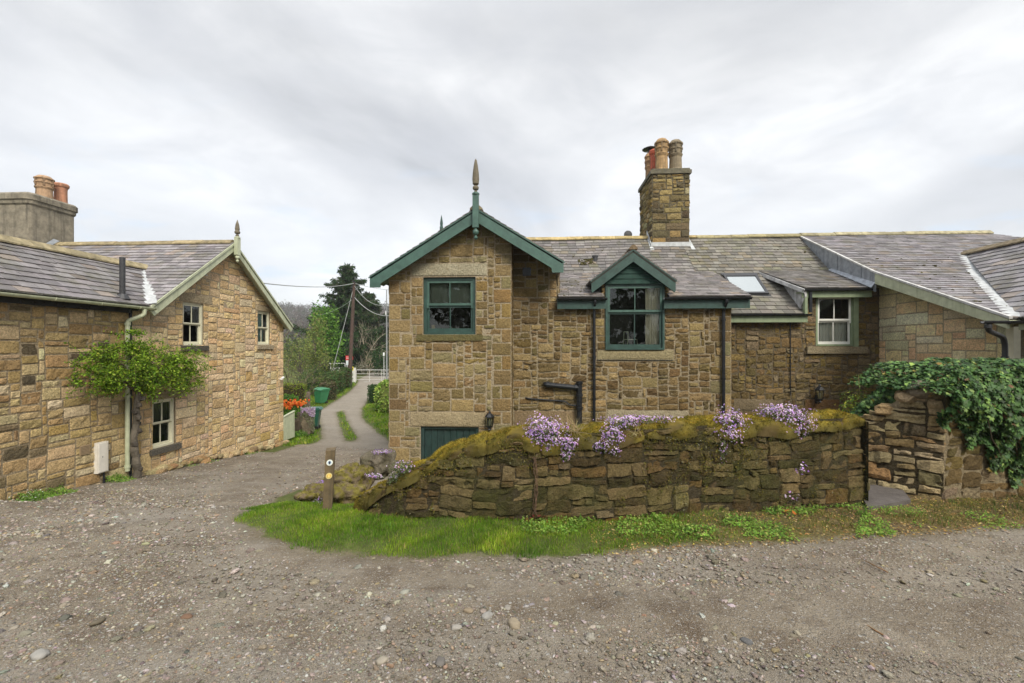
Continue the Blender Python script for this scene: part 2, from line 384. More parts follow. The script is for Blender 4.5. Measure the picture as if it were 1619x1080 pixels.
def stone_block(mb, fr, u0, u1, v0, v1, D, rough, col, rng, gap=.012, rc=.25, mat=0, warp=0., seed=0, lean=.0, skew=0.):
    w, h = u1 - u0 - gap, v1 - v0 - gap
    if w < .015 or h < .015: return
    cu, cv = (u0 + u1) / 2, (v0 + v1) / 2
    nx = int(np.clip(round(w / .075), 1, 9)); ny = int(np.clip(round(h / .07), 1, 5))
    e = min(.016, w * .2, h * .2)
    S = np.concatenate([[-w / 2], np.linspace(-w / 2 + e, w / 2 - e, nx + 1), [w / 2]])
    T = np.concatenate([[-h / 2], np.linspace(-h / 2 + e, h / 2 - e, ny + 1), [h / 2]])
    SS, TT = np.meshgrid(S, T, indexing='ij'); ns, ntt = SS.shape
    s = SS.ravel(); t = TT.ravel()
    r = rc * min(w, h) / 2
    ax = np.maximum(np.abs(s) - (w / 2 - r), 0) / r; ay = np.maximum(np.abs(t) - (h / 2 - r), 0) / r
    L = np.hypot(ax, ay); k = np.where(L > 1, 1 / np.maximum(L, 1e-6), 1.0)
    s2 = np.where(ax > 0, np.sign(s) * (w / 2 - r + ax * k * r), s); t2 = np.where(ay > 0, np.sign(t) * (h / 2 - r + ay * k * r), t)
    edge = (np.arange(ns)[:, None] == 0) | (np.arange(ns)[:, None] == ns - 1) | (np.arange(ntt)[None] == 0) | (np.arange(ntt)[None] == ntt - 1)
    edge = edge.ravel()
    Q = np.stack([s2 * 1.0, t2, np.full_like(s, rng.uniform(0, 50))], 1)
    dn = vnoise(Q, 9, seed) * rough + vnoise(Q, 24, seed + 1) * rough * .5
    cush = (1 - (s / (w / 2)) ** 4) * (1 - (t / (h / 2)) ** 4)
    n = np.where(edge, -.012, D * (.45 + .55 * cush) + dn + lean * s + rng.normal(0, .15) * D)
    jit = rough * .5
    U = cu + s2 + jit * vnoise(Q + 9, 12, seed + 2); V = cv + t2 + jit * vnoise(Q + 19, 12, seed + 3)
    if skew:
        kx = rng.normal(0, skew * min(1, h / .14), 4); ky = rng.normal(0, skew * min(1, h / .14), 4); a_, b__ = s / w + .5, t / h + .5
        bl = np.stack([(1 - a_) * (1 - b__), a_ * (1 - b__), a_ * b__, (1 - a_) * b__], 0); U = U + kx @ bl; V = V + ky @ bl
    if warp:
        W = np.stack([U, V, U * 0], 1); U = U + warp * vnoise(W, .9, 91); V = V + warp * vnoise(W, .8, 92) + warp * .4 * vnoise(W, 2.5, 93)
    P = fr.P(U, V, n)
    idx = np.arange(ns * ntt).reshape(ns, ntt)
    F = np.stack([idx[:-1, :-1], idx[1:, :-1], idx[1:, 1:], idx[:-1, 1:]], -1).reshape(-1, 4)
    cl = np.tile(col, (len(P), 1)) * (1 + .10 * vnoise(Q, 6, seed + 5))[:, None]
    mb.add(P, F, mat, np.clip(cl, .01, .9))

def masonry(mb, fr, outer, holes=(), fixed=(), pal=PAL_BUFF, w=(.22, .6), h=(.12, .3), D=.022, rough=.008, gap=.014, cu=.09, cv=.07, rc=.25, warp=.012,
            seed=1, mortar=(.40, .33, .23), back=True, reveal=.16, keep=None, mortar_mat=1, stone_mat=0, smooth_frac=.35, skew=0.):
    rng = np.random.default_rng(seed)
    us = [p[0] for p in outer]; vs = [p[1] for p in outer]; a, b, c, d = min(us), max(us), min(vs), max(vs)
    mu = []; mv = []
    for r in list(holes) + list(fixed): mu += [r[0], r[2]]; mv += [r[1], r[3]]
    gu = grid_lines(a, b, cu, mu, rng); gv = grid_lines(c, d, cv, mv, rng)
    nu, nv = len(gu) - 1, len(gv) - 1
    mu_ = (gu[:-1] + gu[1:]) / 2; mv_ = (gv[:-1] + gv[1:]) / 2
    CU, CV = np.meshgrid(mu_, mv_, indexing='ij')
    occ = ~inpoly(CU, CV, outer)
    if keep is not None: occ |= ~keep(CU, CV)
    for r in list(holes) + list(fixed): occ |= (CU > r[0]) & (CU < r[2]) & (CV > r[1]) & (CV < r[3])
    for j in range(nv):
        i = 0
        while i < nu:
            if occ[i, j]: i += 1; continue
            tw = rng.uniform(*w); th = rng.uniform(*h) if rng.random() > .12 else h[0]
            if rng.random() < .12: tw = rng.uniform(w[0] * .6, w[0])
            th = min(th, tw * rng.choice([.55, .75, .95]))
            i1 = i
            while i1 < nu and not occ[i1, j] and gu[i1] - gu[i] < tw: i1 += 1
            # swallow a leftover sliver
            if i1 < nu and not occ[i1, j] and (i1 + 1 >= nu or occ[i1 + 1, j]): i1 += 1
            j1 = j + 1
            while j1 < nv and gv[j1] - gv[j] < th and not occ[i:i1, j1].any(): j1 += 1
            occ[i:i1, j:j1] = True
            dressed = rng.random() < smooth_frac
            stone_block(mb, fr, gu[i], gu[i1], gv[j], gv[j1], D * rng.uniform(.6, 1.3), rough * (.25 if dressed else rng.uniform(.7, 1.5)), pick(pal, rng), rng, gap, rc * (.4 if dressed else 1), stone_mat, warp, int(rng.integers(1e6)), 0., skew * (.3 if dressed else 1))
            i = i1
    for r in fixed:
        stone_block(mb, fr, r[0], r[2], r[1], r[3], r[5] if len(r) > 5 else D, .0015, np.array(r[4]), rng, gap * .8, .05, stone_mat, 0, int(rng.integers(1e6)))
    if back:
        O = [Vector((p[0], p[1], 0)) for p in outer]; L = [O]
        for r in holes:
            e = 1e-3
            L.append([Vector((r[0] + e, r[1] + e, 0)), Vector((r[2] - e, r[1] + e, 0)), Vector((r[2] - e, r[3] - e, 0)), Vector((r[0] + e, r[3] - e, 0))])
        tri = tessellate_polygon(L); A = np.array([(v.x, v.y) for l in L for v in l])
        P = fr.P(A[:, 0], A[:, 1], np.zeros(len(A)))
        mb.add(P, [tuple(t) for t in tri], mortar_mat, mortar)
    for r in holes:
        u0, v0, u1, v1 = r[:4]; q = reveal
        for (x0, y0, x1, y1) in ((u0, v0, u1, v0), (u1, v0, u1, v1), (u1, v1, u0, v1), (u0, v1, u0, v0)):
            P = fr.P(np.array([x0, x1, x1, x0]), np.array([y0, y1, y1, y0]), np.array([0, 0, -q, -q])); mb.add(P, [(0, 1, 2, 3)], mortar_mat, (.24, .19, .12))

def quoins(u0, u1, v0, v1, side, rng, wl=(.45, .62), ws=(.26, .34), hh=(.28, .42), pal=PAL_BUFF, D=.02, skip=()):
    """alternating corner stones; side -1: at u0, +1: at u1"""
    out = []; v = v0; k = 0
    while v < v1 - .12:
        h = min(rng.uniform(*hh), v1 - v); wd = rng.uniform(*(wl if k % 2 == 0 else ws))
        q = (u0, v, u0 + wd, v + h, tuple(pick(pal, rng)), D) if side < 0 else (u1 - wd, v, u1, v + h, tuple(pick(pal, rng)), D)
        if not any(q[0] < s[2] and q[2] > s[0] and q[1] < s[3] and q[3] > s[1] for s in skip): out.append(q)
        v += h; k += 1
    return out

# ---------------------------------------------------------------- slates
def clip_poly(sub, clip):
    def area(p): return sum(p[i][0] * p[(i + 1) % len(p)][1] - p[(i + 1) % len(p)][0] * p[i][1] for i in range(len(p)))
    c = clip if area(clip) > 0 else clip[::-1]; out = sub
    for i in range(len(c)):
        ax, ay = c[i]; bx, by = c[(i + 1) % len(c)]; inp = out; out = []
        if not inp: return []
        f = lambda p: (bx - ax) * (p[1] - ay) - (by - ay) * (p[0] - ax)
        for j in range(len(inp)):
            p, q = inp[j], inp[(j + 1) % len(inp)]; fp, fq = f(p), f(q)
            if fp >= 0: out.append(p)
            if (fp >= 0) != (fq >= 0):
                t = fp / (fp - fq); out.append((p[0] + t * (q[0] - p[0]), p[1] + t * (q[1] - p[1])))
    return out
def slates(mb, P4, w=.26, g=.2, seed=3, base=(.23, .22, .235), thick=.016, u_origin=None, moss=0, sag=0.0, sub=.05):
    """P4: convex planar polygon of world points; the first edge P4[0]->P4[1] runs along the eave (left to right seen from outside)"""
    rng = np.random.default_rng(seed); P = np.array(P4, float); U = P[1] - P[0]; U /= np.linalg.norm(U)
    nrm = np.zeros(3)
    for i in range(1, len(P) - 1): nrm += np.cross(P[i] - P[0], P[i + 1] - P[0])
    nrm /= np.linalg.norm(nrm); Vv = np.cross(nrm, U); O = P[0] if u_origin is None else np.array(u_origin, float)
    uv = [((p - O) @ U, (p - O) @ Vv) for p in P]
    u0, u1 = min(q[0] for q in uv), max(q[0] for q in uv); v0, v1 = min(q[1] for q in uv), max(q[1] for q in uv)
    k = int(math.floor(v0 / g)) - 1
    while k * g < v1:
        u = math.floor(u0 / w) * w - w + (k % 2) * w / 2 + rng.normal(0, .02)
        while u < u1:
            ww = w * rng.uniform(.88, 1.12); dv = rng.normal(0, .007) + (rng.random() < .035) * rng.uniform(-.06, .0); ro = rng.normal(0, .018)
            vb = k * g + dv; vt = vb + g * 1.25
            quad = [(u + .005, vb), (u + ww - .005, vb + ro * ww), (u + ww - .005, vt), (u + .005, vt)]
            q = clip_poly(quad, uv)
            if len(q) >= 3:
                Q = np.array(q); lift = .024 * (1 - (Q[:, 1] - vb) / (vt - vb)) + .004 + rng.uniform(0, .004)
                if sag: 
                    sg = sag * (np.sin(Q[:, 0] * .9 + 1) + .6 * np.sin(Q[:, 0] * 1.7 + Q[:, 1] * 1.3)); lift = lift + sg
                top = O + Q[:, :1] * U + Q[:, 1:] * Vv + lift[:, None] * nrm; bot = top - nrm * thick; n = len(Q)
                c = np.array(base) * rng.uniform(.66, 1.32) * (1 + rng.normal(0, .012, 3))
                if rng.random() < .1: c = c * np.array([1.1, 1.0, .85])
                if moss and rng.random() < moss: c = c * .6 + np.array([.12, .12, .05]) * .45 * rng.uniform(.7, 1.3)
                mb.add(np.vstack([top, bot]), [tuple(range(n))] + [(n + i, n + (i + 1) % n, (i + 1) % n, i) for i in range(n)], 0, c)
            u += ww
        k += 1
    # boarding underneath
    n = len(P); t = P - nrm * .02 ; bt = P - nrm * (.02 + sub)
    mb.add(np.vstack([t, bt]), [tuple(range(n)), tuple(range(n, 2 * n))[::-1]] + [(n + i, n + (i + 1) % n, (i + 1) % n, i) for i in range(n)], 1, (.06, .055, .05))
    return nrm
def ridge_stones(mb, a, b, seed=1, L=.6, hw=.14, col=(.30, .27, .16), drop=.10, rise=.05):
    rng = np.random.default_rng(seed); a = np.array(a, float); b = np.array(b, float); d = b - a; T = np.linalg.norm(d); d /= T
    s = np.cross(d, (0, 0, 1)); s /= np.linalg.norm(s); k = max(1, int(T / L)); up = np.cross(s, d)
    for i in range(k):
        p = a + d * (T * i / k + .004); q = a + d * (T * (i + 1) / k - .004); o = rng.normal(0, .006)
        V = []
        for e in (p, q):
            for (x, z) in ((-hw, -drop), (-hw, -drop + .035), (-.045, rise - .012), (0, rise), (.045, rise - .012), (hw, -drop + .035), (hw, -drop)):
                V.append(e + s * x + up * (z + o))
        F = [(j, j + 1, 8 + j, 7 + j) for j in range(6)] + [(6, 5, 4, 3, 2, 1, 0), (7, 8, 9, 10, 11, 12, 13), (0, 7, 13, 6)]
        mb.add(V, F, 0, np.array(col) * rng.uniform(.75, 1.25))

def gutter(name, a, b, mat, parent, r=.065, out=None, cap=True):
    """half round gutter hung between two points"""
    a = np.array(a, float); b = np.array(b, float); d = b - a; d /= np.linalg.norm(d); s = np.cross(d, (0, 0, 1)); s /= np.linalg.norm(s)
    mb = MB(); k = 9; V = []
    for e in (a, b):
        for i in range(k + 1):
            t = math.pi * i / k
            V.append(e + s * r * math.cos(t) - np.array([0, 0, 1]) * r * math.sin(t))
        for i in range(k, -1, -1):
            t = math.pi * i / k
            V.append(e + s * (r - .012) * math.cos(t) - np.array([0, 0, 1]) * (r - .012) * math.sin(t))
    m = 2 * (k + 1); F = [(i, (i + 1) % m, m + (i + 1) % m, m + i) for i in range(m)] + [tuple(range(m))[::-1], tuple(range(m, 2 * m))]
    mb.add(V, F)
    L = np.linalg.norm(b - a); nb = max(2, int(L / .95))
    for i in range(nb):
        c = a + d * (L * (i + .5) / nb)
        pth = [c + s * (r + .006) * math.cos(t) - np.array([0, 0, 1]) * (r + .006) * math.sin(t) for t in np.linspace(0, math.pi, 9)]
        mb.tube(pth, .008, 5)
    return mb.obj(name, mat, parent, smooth=False)
def pipe(name, path, r, mat, parent, collars=(), n=12):
    mb = MB(); mb.tube(path, r, n)
    for c, ax in collars:
        c = np.array(c); ax = np.array(ax, float); mb.tube([c - ax * .035, c + ax * .035], r * 1.28, n)
    return mb.obj(name, mat, parent, smooth=False)
def bend(pts, k=5, r=.12):
    """polyline with rounded corners"""
    P = [np.array(p, float) for p in pts]; out = [P[0]]
    for i in range(1, len(P) - 1):
        a = P[i - 1] - P[i]; b = P[i + 1] - P[i]; q = min(r, np.linalg.norm(a) * .45, np.linalg.norm(b) * .45)
        A = P[i] + a / np.linalg.norm(a) * q; B = P[i] + b / np.linalg.norm(b) * q
        for t in np.linspace(0, 1, k): out.append((1 - t) ** 2 * A + 2 * t * (1 - t) * P[i] + t * t * B)
    out.append(P[-1]); return out

# ---------------------------------------------------------------- sash windows
def sash_window(parent, fr, u0, v0, u1, v1, mframe, msash, inset=.05, fw=.06, sw=.045, mid=.5, sill=None, curtains=None, depth=.9, label=None, horns=True, bars=1, low_inset=None, msash2=None, midbar=True):
    """window (frame) > upper_sash, lower_sash, glass, curtain, interior, sill"""
    f = MB(); n0, n1 = -inset - .12, -inset
    f.fbox(fr, u0, u0 + fw, v0, v1, n0, n1); f.fbox(fr, u1 - fw, u1, v0, v1, n0, n1); f.fbox(fr, u0 + fw, u1 - fw, v1 - fw, v1, n0, n1 - .002); f.fbox(fr, u0 + fw, u1 - fw, v0, v0 + fw * .9, n0, n1 + .015)
    W = f.obj('window', mframe, parent)
    if label: W['label'] = label
    vm = v0 + (v1 - v0) * (1 - mid)
    a0, a1 = u0 + fw + .002, u1 - fw - .002
    for nm, b0, b1, nn in (('upper_sash', vm, v1 - fw - .002, n1 - .018), ('lower_sash', v0 + fw * .9 + .002, vm + .01, n1 - .062)):
        s = MB(); t = .038; bw = sw * (1.5 if nm == 'lower_sash' else 1)
        s.fbox(fr, a0, a0 + sw, b0, b1, nn - t, nn); s.fbox(fr, a1 - sw, a1, b0, b1, nn - t, nn)
        s.fbox(fr, a0 + sw, a1 - sw, b1 - sw, b1, nn - t, nn - .002); s.fbox(fr, a0 + sw, a1 - sw, b0, b0 + bw, nn - t, nn - .002)
        g0, g1 = a0 + sw, a1 - sw
        for k in range(bars):
            c = g0 + (g1 - g0) * (k + 1) / (bars + 1); s.fbox(fr, c - .012, c + .012, b0 + bw, b1 - sw, nn - t + .004, nn - .004)
        if nm == 'upper_sash' and horns:
            for e0, e1 in ((a0, a0 + sw * .8), (a1 - sw * .8, a1)):
                C = np.array([(e0, b0 - .075, nn - t), (e1, b0 - .075, nn - t), (e1, b0, nn - t), (e0, b0, nn - t)]); P = fr.P(C[:, 0], C[:, 1], C[:, 2]); s.prism(P, fr.N * t)
        so = s.obj(nm, (msash if nm == 'upper_sash' or msash2 is None else msash2), W)
        g = MB(); P = fr.P(np.array([g0, g1, g1, g0]), np.array([b0 + bw, b0 + bw, b1 - sw, b1 - sw]), np.full(4, nn - t / 2)); g.add(P, [(0, 1, 2, 3)]); g.obj('glass', M['glass'], W)
    if curtains:
        for (c0, c1, d0, d1, key, folds) in curtains:
            m = MB(); k = 60; uu = np.linspace(u0 + (u1 - u0) * c0, u0 + (u1 - u0) * c1, k); nn = -inset - .2 + .018 * np.sin(np.linspace(0, folds * 6.28, k)) + .006 * np.sin(np.linspace(0, folds * 15, k))
            lo, hi = v0 + (v1 - v0) * d0, v0 + (v1 - v0) * d1
            P = np.vstack([fr.P(uu, np.full(k, lo), nn), fr.P(uu, np.full(k, hi), nn)]); m.add(P, [(i, i + 1, k + i + 1, k + i) for i in range(k - 1)]); m.obj('curtain', M[key], W, smooth=True)
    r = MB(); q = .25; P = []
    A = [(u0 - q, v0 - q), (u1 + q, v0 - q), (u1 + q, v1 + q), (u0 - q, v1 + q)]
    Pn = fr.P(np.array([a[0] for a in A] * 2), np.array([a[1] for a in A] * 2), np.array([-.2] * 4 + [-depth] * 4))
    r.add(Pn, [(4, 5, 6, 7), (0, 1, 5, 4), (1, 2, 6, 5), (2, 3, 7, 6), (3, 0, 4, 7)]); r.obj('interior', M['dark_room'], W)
    if sill:
        (s0, s1, h, proj, col, mat) = sill; m = MB()
        rng = np.random.default_rng(int(abs(u0 * 100)))
        C = np.array([(s0, v0 - h, .0), (s1, v0 - h, .0), (s1, v0 - .004, .0), (s0, v0 - .004, .0), (s0, v0 - h, proj), (s1, v0 - h, proj), (s1, v0 - .02, proj), (s0, v0 - .02, proj)])
        m.hexa(fr.P(C[:, 0], C[:, 1], C[:, 2]), 0, col)
        C = np.array([(u0, v0 - .02, -.17), (u1, v0 - .02, -.17), (u1, v0 - .004, -.17), (u0, v0 - .004, -.17), (u0, v0 - .02, 0), (u1, v0 - .02, 0), (u1, v0 - .004, 0), (u0, v0 - .004, 0)])
        m.hexa(fr.P(C[:, 0], C[:, 1], C[:, 2]), 0, col)
        m.obj('sill', mat, W)
    return W

# ---------------------------------------------------------------- leaves
def cards(mb, P, size, nrm=None, col=None, aspect=.55, spread=.8, seed=0, shape='leaf', mat=0, up=None, droop=0.):
    rng = np.random.default_rng(seed); P = np.asarray(P, float); n = len(P)
    size = np.broadcast_to(size, (n,)); nr = rng.normal(size=(n, 3)); nr /= np.linalg.norm(nr, axis=1)[:, None]
    if nrm is not None:
        nr = nr * spread + np.broadcast_to(nrm, (n, 3)); nr /= np.linalg.norm(nr, axis=1)[:, None] + 1e-9
    t = rng.normal(size=(n, 3)) if up is None else np.broadcast_to(up, (n, 3)) + rng.normal(size=(n, 3)) * .5
    a = t - (t * nr).sum(1)[:, None] * nr; a /= np.linalg.norm(a, axis=1)[:, None] + 1e-9; b = np.cross(nr, a)
    if shape == 'leaf': pr = [(0, 0, 0), (.5, aspect * .5, .05), (1, 0, 0), (.5, -aspect * .5, .05)]
    elif shape == 'ivy': pr = [(0, 0, 0), (-.12, .28, 0), (.10, .52, -.06), (.32, .30, .03), (.62, .42, -.05), (.62, .16, .02), (1, 0, -.08), (.62, -.16, .02), (.62, -.42, -.05), (.32, -.30, .03), (.10, -.52, -.06), (-.12, -.28, 0)]
    elif shape == 'blade': pr = [(0, -aspect * .5, 0), (0, aspect * .5, 0), (1, 0, 0)]
    elif shape == 'flower': pr = [(0, 0, 0), (.35, .55, 0), (.7, .25, 0), (1.15, .15, 0), (.7, 0, -.1), (1.15, -.15, 0), (.7, -.25, 0), (.35, -.55, 0)]
    k = len(pr); pr = np.array(pr)
    V = P[:, None, :] + size[:, None, None] * (pr[None, :, :1] * a[:, None] + pr[None, :, 1:2] * b[:, None] + pr[None, :, 2:3] * nr[:, None])
    F = np.arange(n * k).reshape(n, k)
    C = np.repeat(np.asarray(col, float).reshape(n, 3) if np.ndim(col) == 2 else np.tile(col, (n, 1)), k, axis=0)
    mb.add(V.reshape(-1, 3), F, mat, C)
def leafcol(n, pal, seed=0, var=.2):
    rng = np.random.default_rng(seed); A = np.array([p[0] for p in pal]); w = np.array([p[1] for p in pal], float)
    c = A[rng.choice(len(A), n, p=w / w.sum())]; return np.clip(c * rng.uniform(1 - var, 1 + var, (n, 1)) * (1 + rng.normal(0, .06, (n, 3))), .004, .95)
def blob_pts(n, c, r, seed=0, shell=.55, bumps=5, amp=.3):
    """points through an uneven ellipsoid, denser towards its surface"""
    rng = np.random.default_rng(seed); d = rng.normal(size=(n, 3)); d /= np.linalg.norm(d, axis=1)[:, None]
    rad = 1 + amp * vnoise(d, 2.2, seed + 7) + amp * .5 * vnoise(d, 5, seed + 8)
    q = (shell + (1 - shell) * rng.random(n) ** .5) * rad
    return np.array(c) + d * q[:, None] * np.array(r), d
def clumpy(P, f=1.2, seed=0, thr=-.25):
    return P[vnoise(P, f, seed) + .5 * vnoise(P, f * 2.3, seed + 3) > thr]

_ico = {}
def ico(sub):
    if sub in _ico: return _ico[sub]
    import bmesh
    bm = bmesh.new(); bmesh.ops.create_icosphere(bm, subdivisions=sub, radius=1); V = np.array([v.co[:] for v in bm.verts]); F = np.array([[v.index for v in f.verts] for f in bm.faces]); bm.free()
    _ico[sub] = (V, F); return V, F
def rock(mb, c, r, seed, col, sub=3, amp=.22, mat=0, colf=None, rz=0.):
    V, F = ico(sub); V = V.copy(); n = vnoise(V, 1.1, seed) * amp + vnoise(V, 3.2, seed + 1) * amp * .35 + vnoise(V, 8, seed + 2) * amp * .12
    V = np.sign(V) * np.abs(V) ** .85; V = V * (1 + n)[:, None] * np.array(r); cz, sz = math.cos(rz), math.sin(rz)
    V = np.stack([V[:, 0] * cz - V[:, 1] * sz, V[:, 0] * sz + V[:, 1] * cz, V[:, 2]], 1)
    C = np.tile(col, (len(V), 1)) if colf is None else colf(V / np.max(r), V)
    mb.add(V + np.array(c), F, mat, C)
# ================================================================ SETTING: sky, sun, camera
w = bpy.data.worlds.new('World'); scene.world = w; w.use_nodes = True; nt = w.node_tree; nt.nodes.clear()
SUN_EL, SUN_AZ = 41, 151          # degrees; azimuth clockwise from +Y
out = nt.nodes.new('ShaderNodeOutputWorld'); bg = nt.nodes.new('ShaderNodeBackground'); bg.inputs[1].default_value = .10
sky = nt.nodes.new('ShaderNodeTexSky'); sky.sky_type = 'NISHITA'; sky.sun_disc = False; sky.sun_elevation = math.radians(SUN_EL); sky.sun_rotation = math.radians(SUN_AZ)
tc = nt.nodes.new('ShaderNodeTexCoord')
def skyn(scale, sc, detail, lo, hi, a, b, rough=.55, off=(0, 0, 0), dist=0):
    # clouds lie on a flat deck: project the view direction onto it
    sp = nt.nodes.new('ShaderNodeSeparateXYZ'); nt.links.new(tc.outputs['Generated'], sp.inputs[0])
    z = math_n(nt, 'ADD', math_n(nt, 'ABSOLUTE', sp.outputs[2]), .22)
    cb = nt.nodes.new('ShaderNodeCombineXYZ'); nt.links.new(math_n(nt, 'DIVIDE', sp.outputs[0], z), cb.inputs[0]); nt.links.new(math_n(nt, 'DIVIDE', sp.outputs[1], z), cb.inputs[1])
    mp = nt.nodes.new('ShaderNodeMapping'); mp.inputs['Scale'].default_value = sc; mp.inputs['Location'].default_value = off; nt.links.new(cb.outputs[0], mp.inputs[0])
    n = nt.nodes.new('ShaderNodeTexNoise'); n.inputs['Scale'].default_value = scale; n.inputs['Detail'].default_value = detail; n.inputs['Roughness'].default_value = rough; n.inputs['Distortion'].default_value = dist
    nt.links.new(mp.outputs[0], n.inputs['Vector']); r = nt.nodes.new('ShaderNodeMapRange'); r.inputs[1].default_value = lo; r.inputs[2].default_value = hi; r.inputs[3].default_value = a; r.inputs[4].default_value = b
    nt.links.new(n.outputs[0], r.inputs[0]); return r.outputs[0]
big = skyn(.8, (1.25, .8, 1), 7, .37, .64, 0, 1, .52, (3.1, 1.7, 0), .5)
cloud = mixc(nt, big, (2.4, 2.43, 2.5), (5.2, 5.2, 5.15))
cloud = mixc(nt, skyn(2.6, (1, 1.3, 1), 7, .38, .66, 0, .62, .58, (7, 2, 0), .6), cloud, (3.1, 3.15, 3.28))
sp = nt.nodes.new('ShaderNodeSeparateXYZ'); nt.links.new(tc.outputs['Generated'], sp.inputs[0])
low = nt.nodes.new('ShaderNodeMapRange'); nt.links.new(sp.outputs[2], low.inputs[0]); low.inputs[1].default_value = .45; low.inputs[2].default_value = .08; low.inputs[3].default_value = 0; low.inputs[4].default_value = .6
cloud = mixc(nt, low.outputs[0], cloud, (5.3, 5.35, 5.45))
gap = math_n(nt, 'MULTIPLY', skyn(1.9, (1, 1.6, 1), 7, .56, .68, 0, .75, .6, (1.3, 4.4, 0), .5), low.outputs[0], True)
skyc = mixc(nt, 1.0, sky.outputs[0], (1.1, 1.1, 1.1), 'MULTIPLY')
cc = mixc(nt, gap, cloud, (3.0, 4.0, 5.2))
# an overcast deck is brighter overhead than towards the horizon
zen = nt.nodes.new('ShaderNodeMapRange'); nt.links.new(sp.outputs[2], zen.inputs[0]); zen.inputs[1].default_value = .58; zen.inputs[2].default_value = .95; zen.inputs[3].default_value = 1.12; zen.inputs[4].default_value = 2.5
zc = nt.nodes.new('ShaderNodeCombineColor'); [nt.links.new(zen.outputs[0], zc.inputs[i]) for i in range(3)]
cc = mixc(nt, 1.0, cc, zc.outputs[0], 'MULTIPLY')
cc = mixc(nt, .90, skyc, cc)
nt.links.new(cc, bg.inputs[0]); nt.links.new(bg.outputs[0], out.inputs[0])
sd = bpy.data.lights.new('sun', 'SUN'); sd.energy = 2.1; sd.angle = math.radians(24); sd.color = (1, .93, .80)
so = bpy.data.objects.new('sun', sd); COL.objects.link(so)
el, az = math.radians(SUN_EL), math.radians(SUN_AZ)
dirv = Vector((math.sin(az) * math.cos(el), math.cos(az) * math.cos(el), math.sin(el))); so.rotation_euler = dirv.to_track_quat('Z', 'Y').to_euler(); so.location = dirv * 40
cam = bpy.data.cameras.new('camera'); cam.sensor_width = 36; cam.lens = FPX / 1619 * 36; cam.clip_end = 5000; cam.clip_start = .05; cam.shift_y = (HY - 540) / 1619
co = bpy.data.objects.new('camera', cam); COL.objects.link(co); co.rotation_euler = (math.radians(90), 0, TH); scene.camera = co
scene.view_settings.view_transform = 'Standard'; scene.view_settings.look = 'None'; scene.view_settings.exposure = 1.02; scene.view_settings.gamma = 1
scene.render.film_transparent = False
scene.cycles.use_denoising = True; scene.cycles.max_bounces = 6; scene.cycles.transparent_max_bounces = 12; scene.cycles.diffuse_bounces = 3; scene.cycles.glossy_bounces = 3

# ================================================================ GROUND
G1 = [gpt(*q)[:2] for q in [(383, 826), (398, 806), (440, 786), (476, 773)]] + [(-3.4, 7.6), (-1, 7.2), (4, 7.4), (6.0, 8.2), (20, 8.6)] + \
     [gpt(*q)[:2] for q in [(1690, 828), (1619, 829), (1500, 838), (1400, 843), (1250, 853), (1100, 862), (1000, 868), (900, 876), (780, 879), (640, 881), (560, 878), (480, 869), (420, 852)]]
LANE = [gpt(*q)[:2] for q in [(400, 722), (462, 706), (500, 700), (509, 693), (507, 671), (501, 652), (531, 634), (553, 619), (564, 608), (567, 600)]] + [(-19, 47), (-22, 60), (-26, 75), (-20, 75), (-17.5, 60), (-15.2, 47)] + \
       [gpt(*q)[:2] for q in [(614, 606), (590, 624), (583, 632), (572, 645), (572, 660), (592, 679), (614, 697), (645, 720)]] + [(-4, 12), (-4, 6), (-12, 6), (-12, 13)]
STRIP = [gpt(*q)[:2] for q in [(532, 652), (543, 649), (548, 662), (558, 680), (566, 692), (560, 699), (547, 697), (538, 675)]]
def turf(X, Y):
    g = sdf(X, Y, G1)
    far = -sdf(X, Y, LANE); far = np.where(Y > 15.5, far, -5)
    back = np.where((X > -3.2) & (Y > 8.7), np.minimum(X + 3.2, Y - 8.7), -5)
    s = sdf(X, Y, STRIP)
    leftb = np.where((X < -10.6) & (Y < 17), np.minimum(-10.6 - X, 3), -5)
    return np.maximum.reduce([g, far, s, leftb, back])
def axis(parts):
    o = []
    for a, b, st in parts: o += list(np.arange(a, b, st))
    o.append(parts[-1][1]); return np.array(o)
gx = axis([(-1200, -300, 60), (-300, -60, 12), (-60, -20, 1.2), (-20, -11, .22), (-11, 9, .085), (9, 20, .5), (20, 60, 4), (60, 300, 30), (300, 1200, 100)])
gy = axis([(-60, -6, 4), (-6, 2, .5), (2, 10, .085), (10, 24, .16), (24, 48, .3), (48, 90, 2), (90, 300, 15), (300, 1300, 60)])
GX, GY = np.meshgrid(gx, gy, indexing='ij'); GZ = terrain(GX, GY)
rr = np.random.default_rng(2)
P3 = np.stack([GX.ravel(), GY.ravel(), GX.ravel() * 0], 1)
tf = turf(GX.ravel(), GY.ravel()).reshape(GX.shape)
GZ = GZ + (.012 * vnoise(P3, 2.2, 5) + .006 * vnoise(P3, 6, 6)).reshape(GX.shape) * (np.abs(GY) < 60) + .05 * sstep(-.05, .35, tf) * (GY < 12) * (GX < 2.5)
dry = sstep(.8, 3.8, GX + .5 * np.sin(GY * 3 + GX * 2)) * (GY < 14)
worn = sstep(13, 19, GY + GX * 0) * (tf < .3) * .9
TRK = np.array([(14, 4.6), (9, 4.1), (4, 3.7), (0, 3.9), (-3.6, 5.4), (-6.3, 9), (-7.9, 13.5), (-8.6, 18)])
tq = np.linspace(0, 7, 120); TX, TY = np.interp(tq, range(8), TRK[:, 0]), np.interp(tq, range(8), TRK[:, 1]); kk_ = np.ones(9) / 9; TX = np.convolve(np.pad(TX, 4, mode='edge'), kk_, 'valid'); TY = np.convolve(np.pad(TY, 4, mode='edge'), kk_, 'valid')
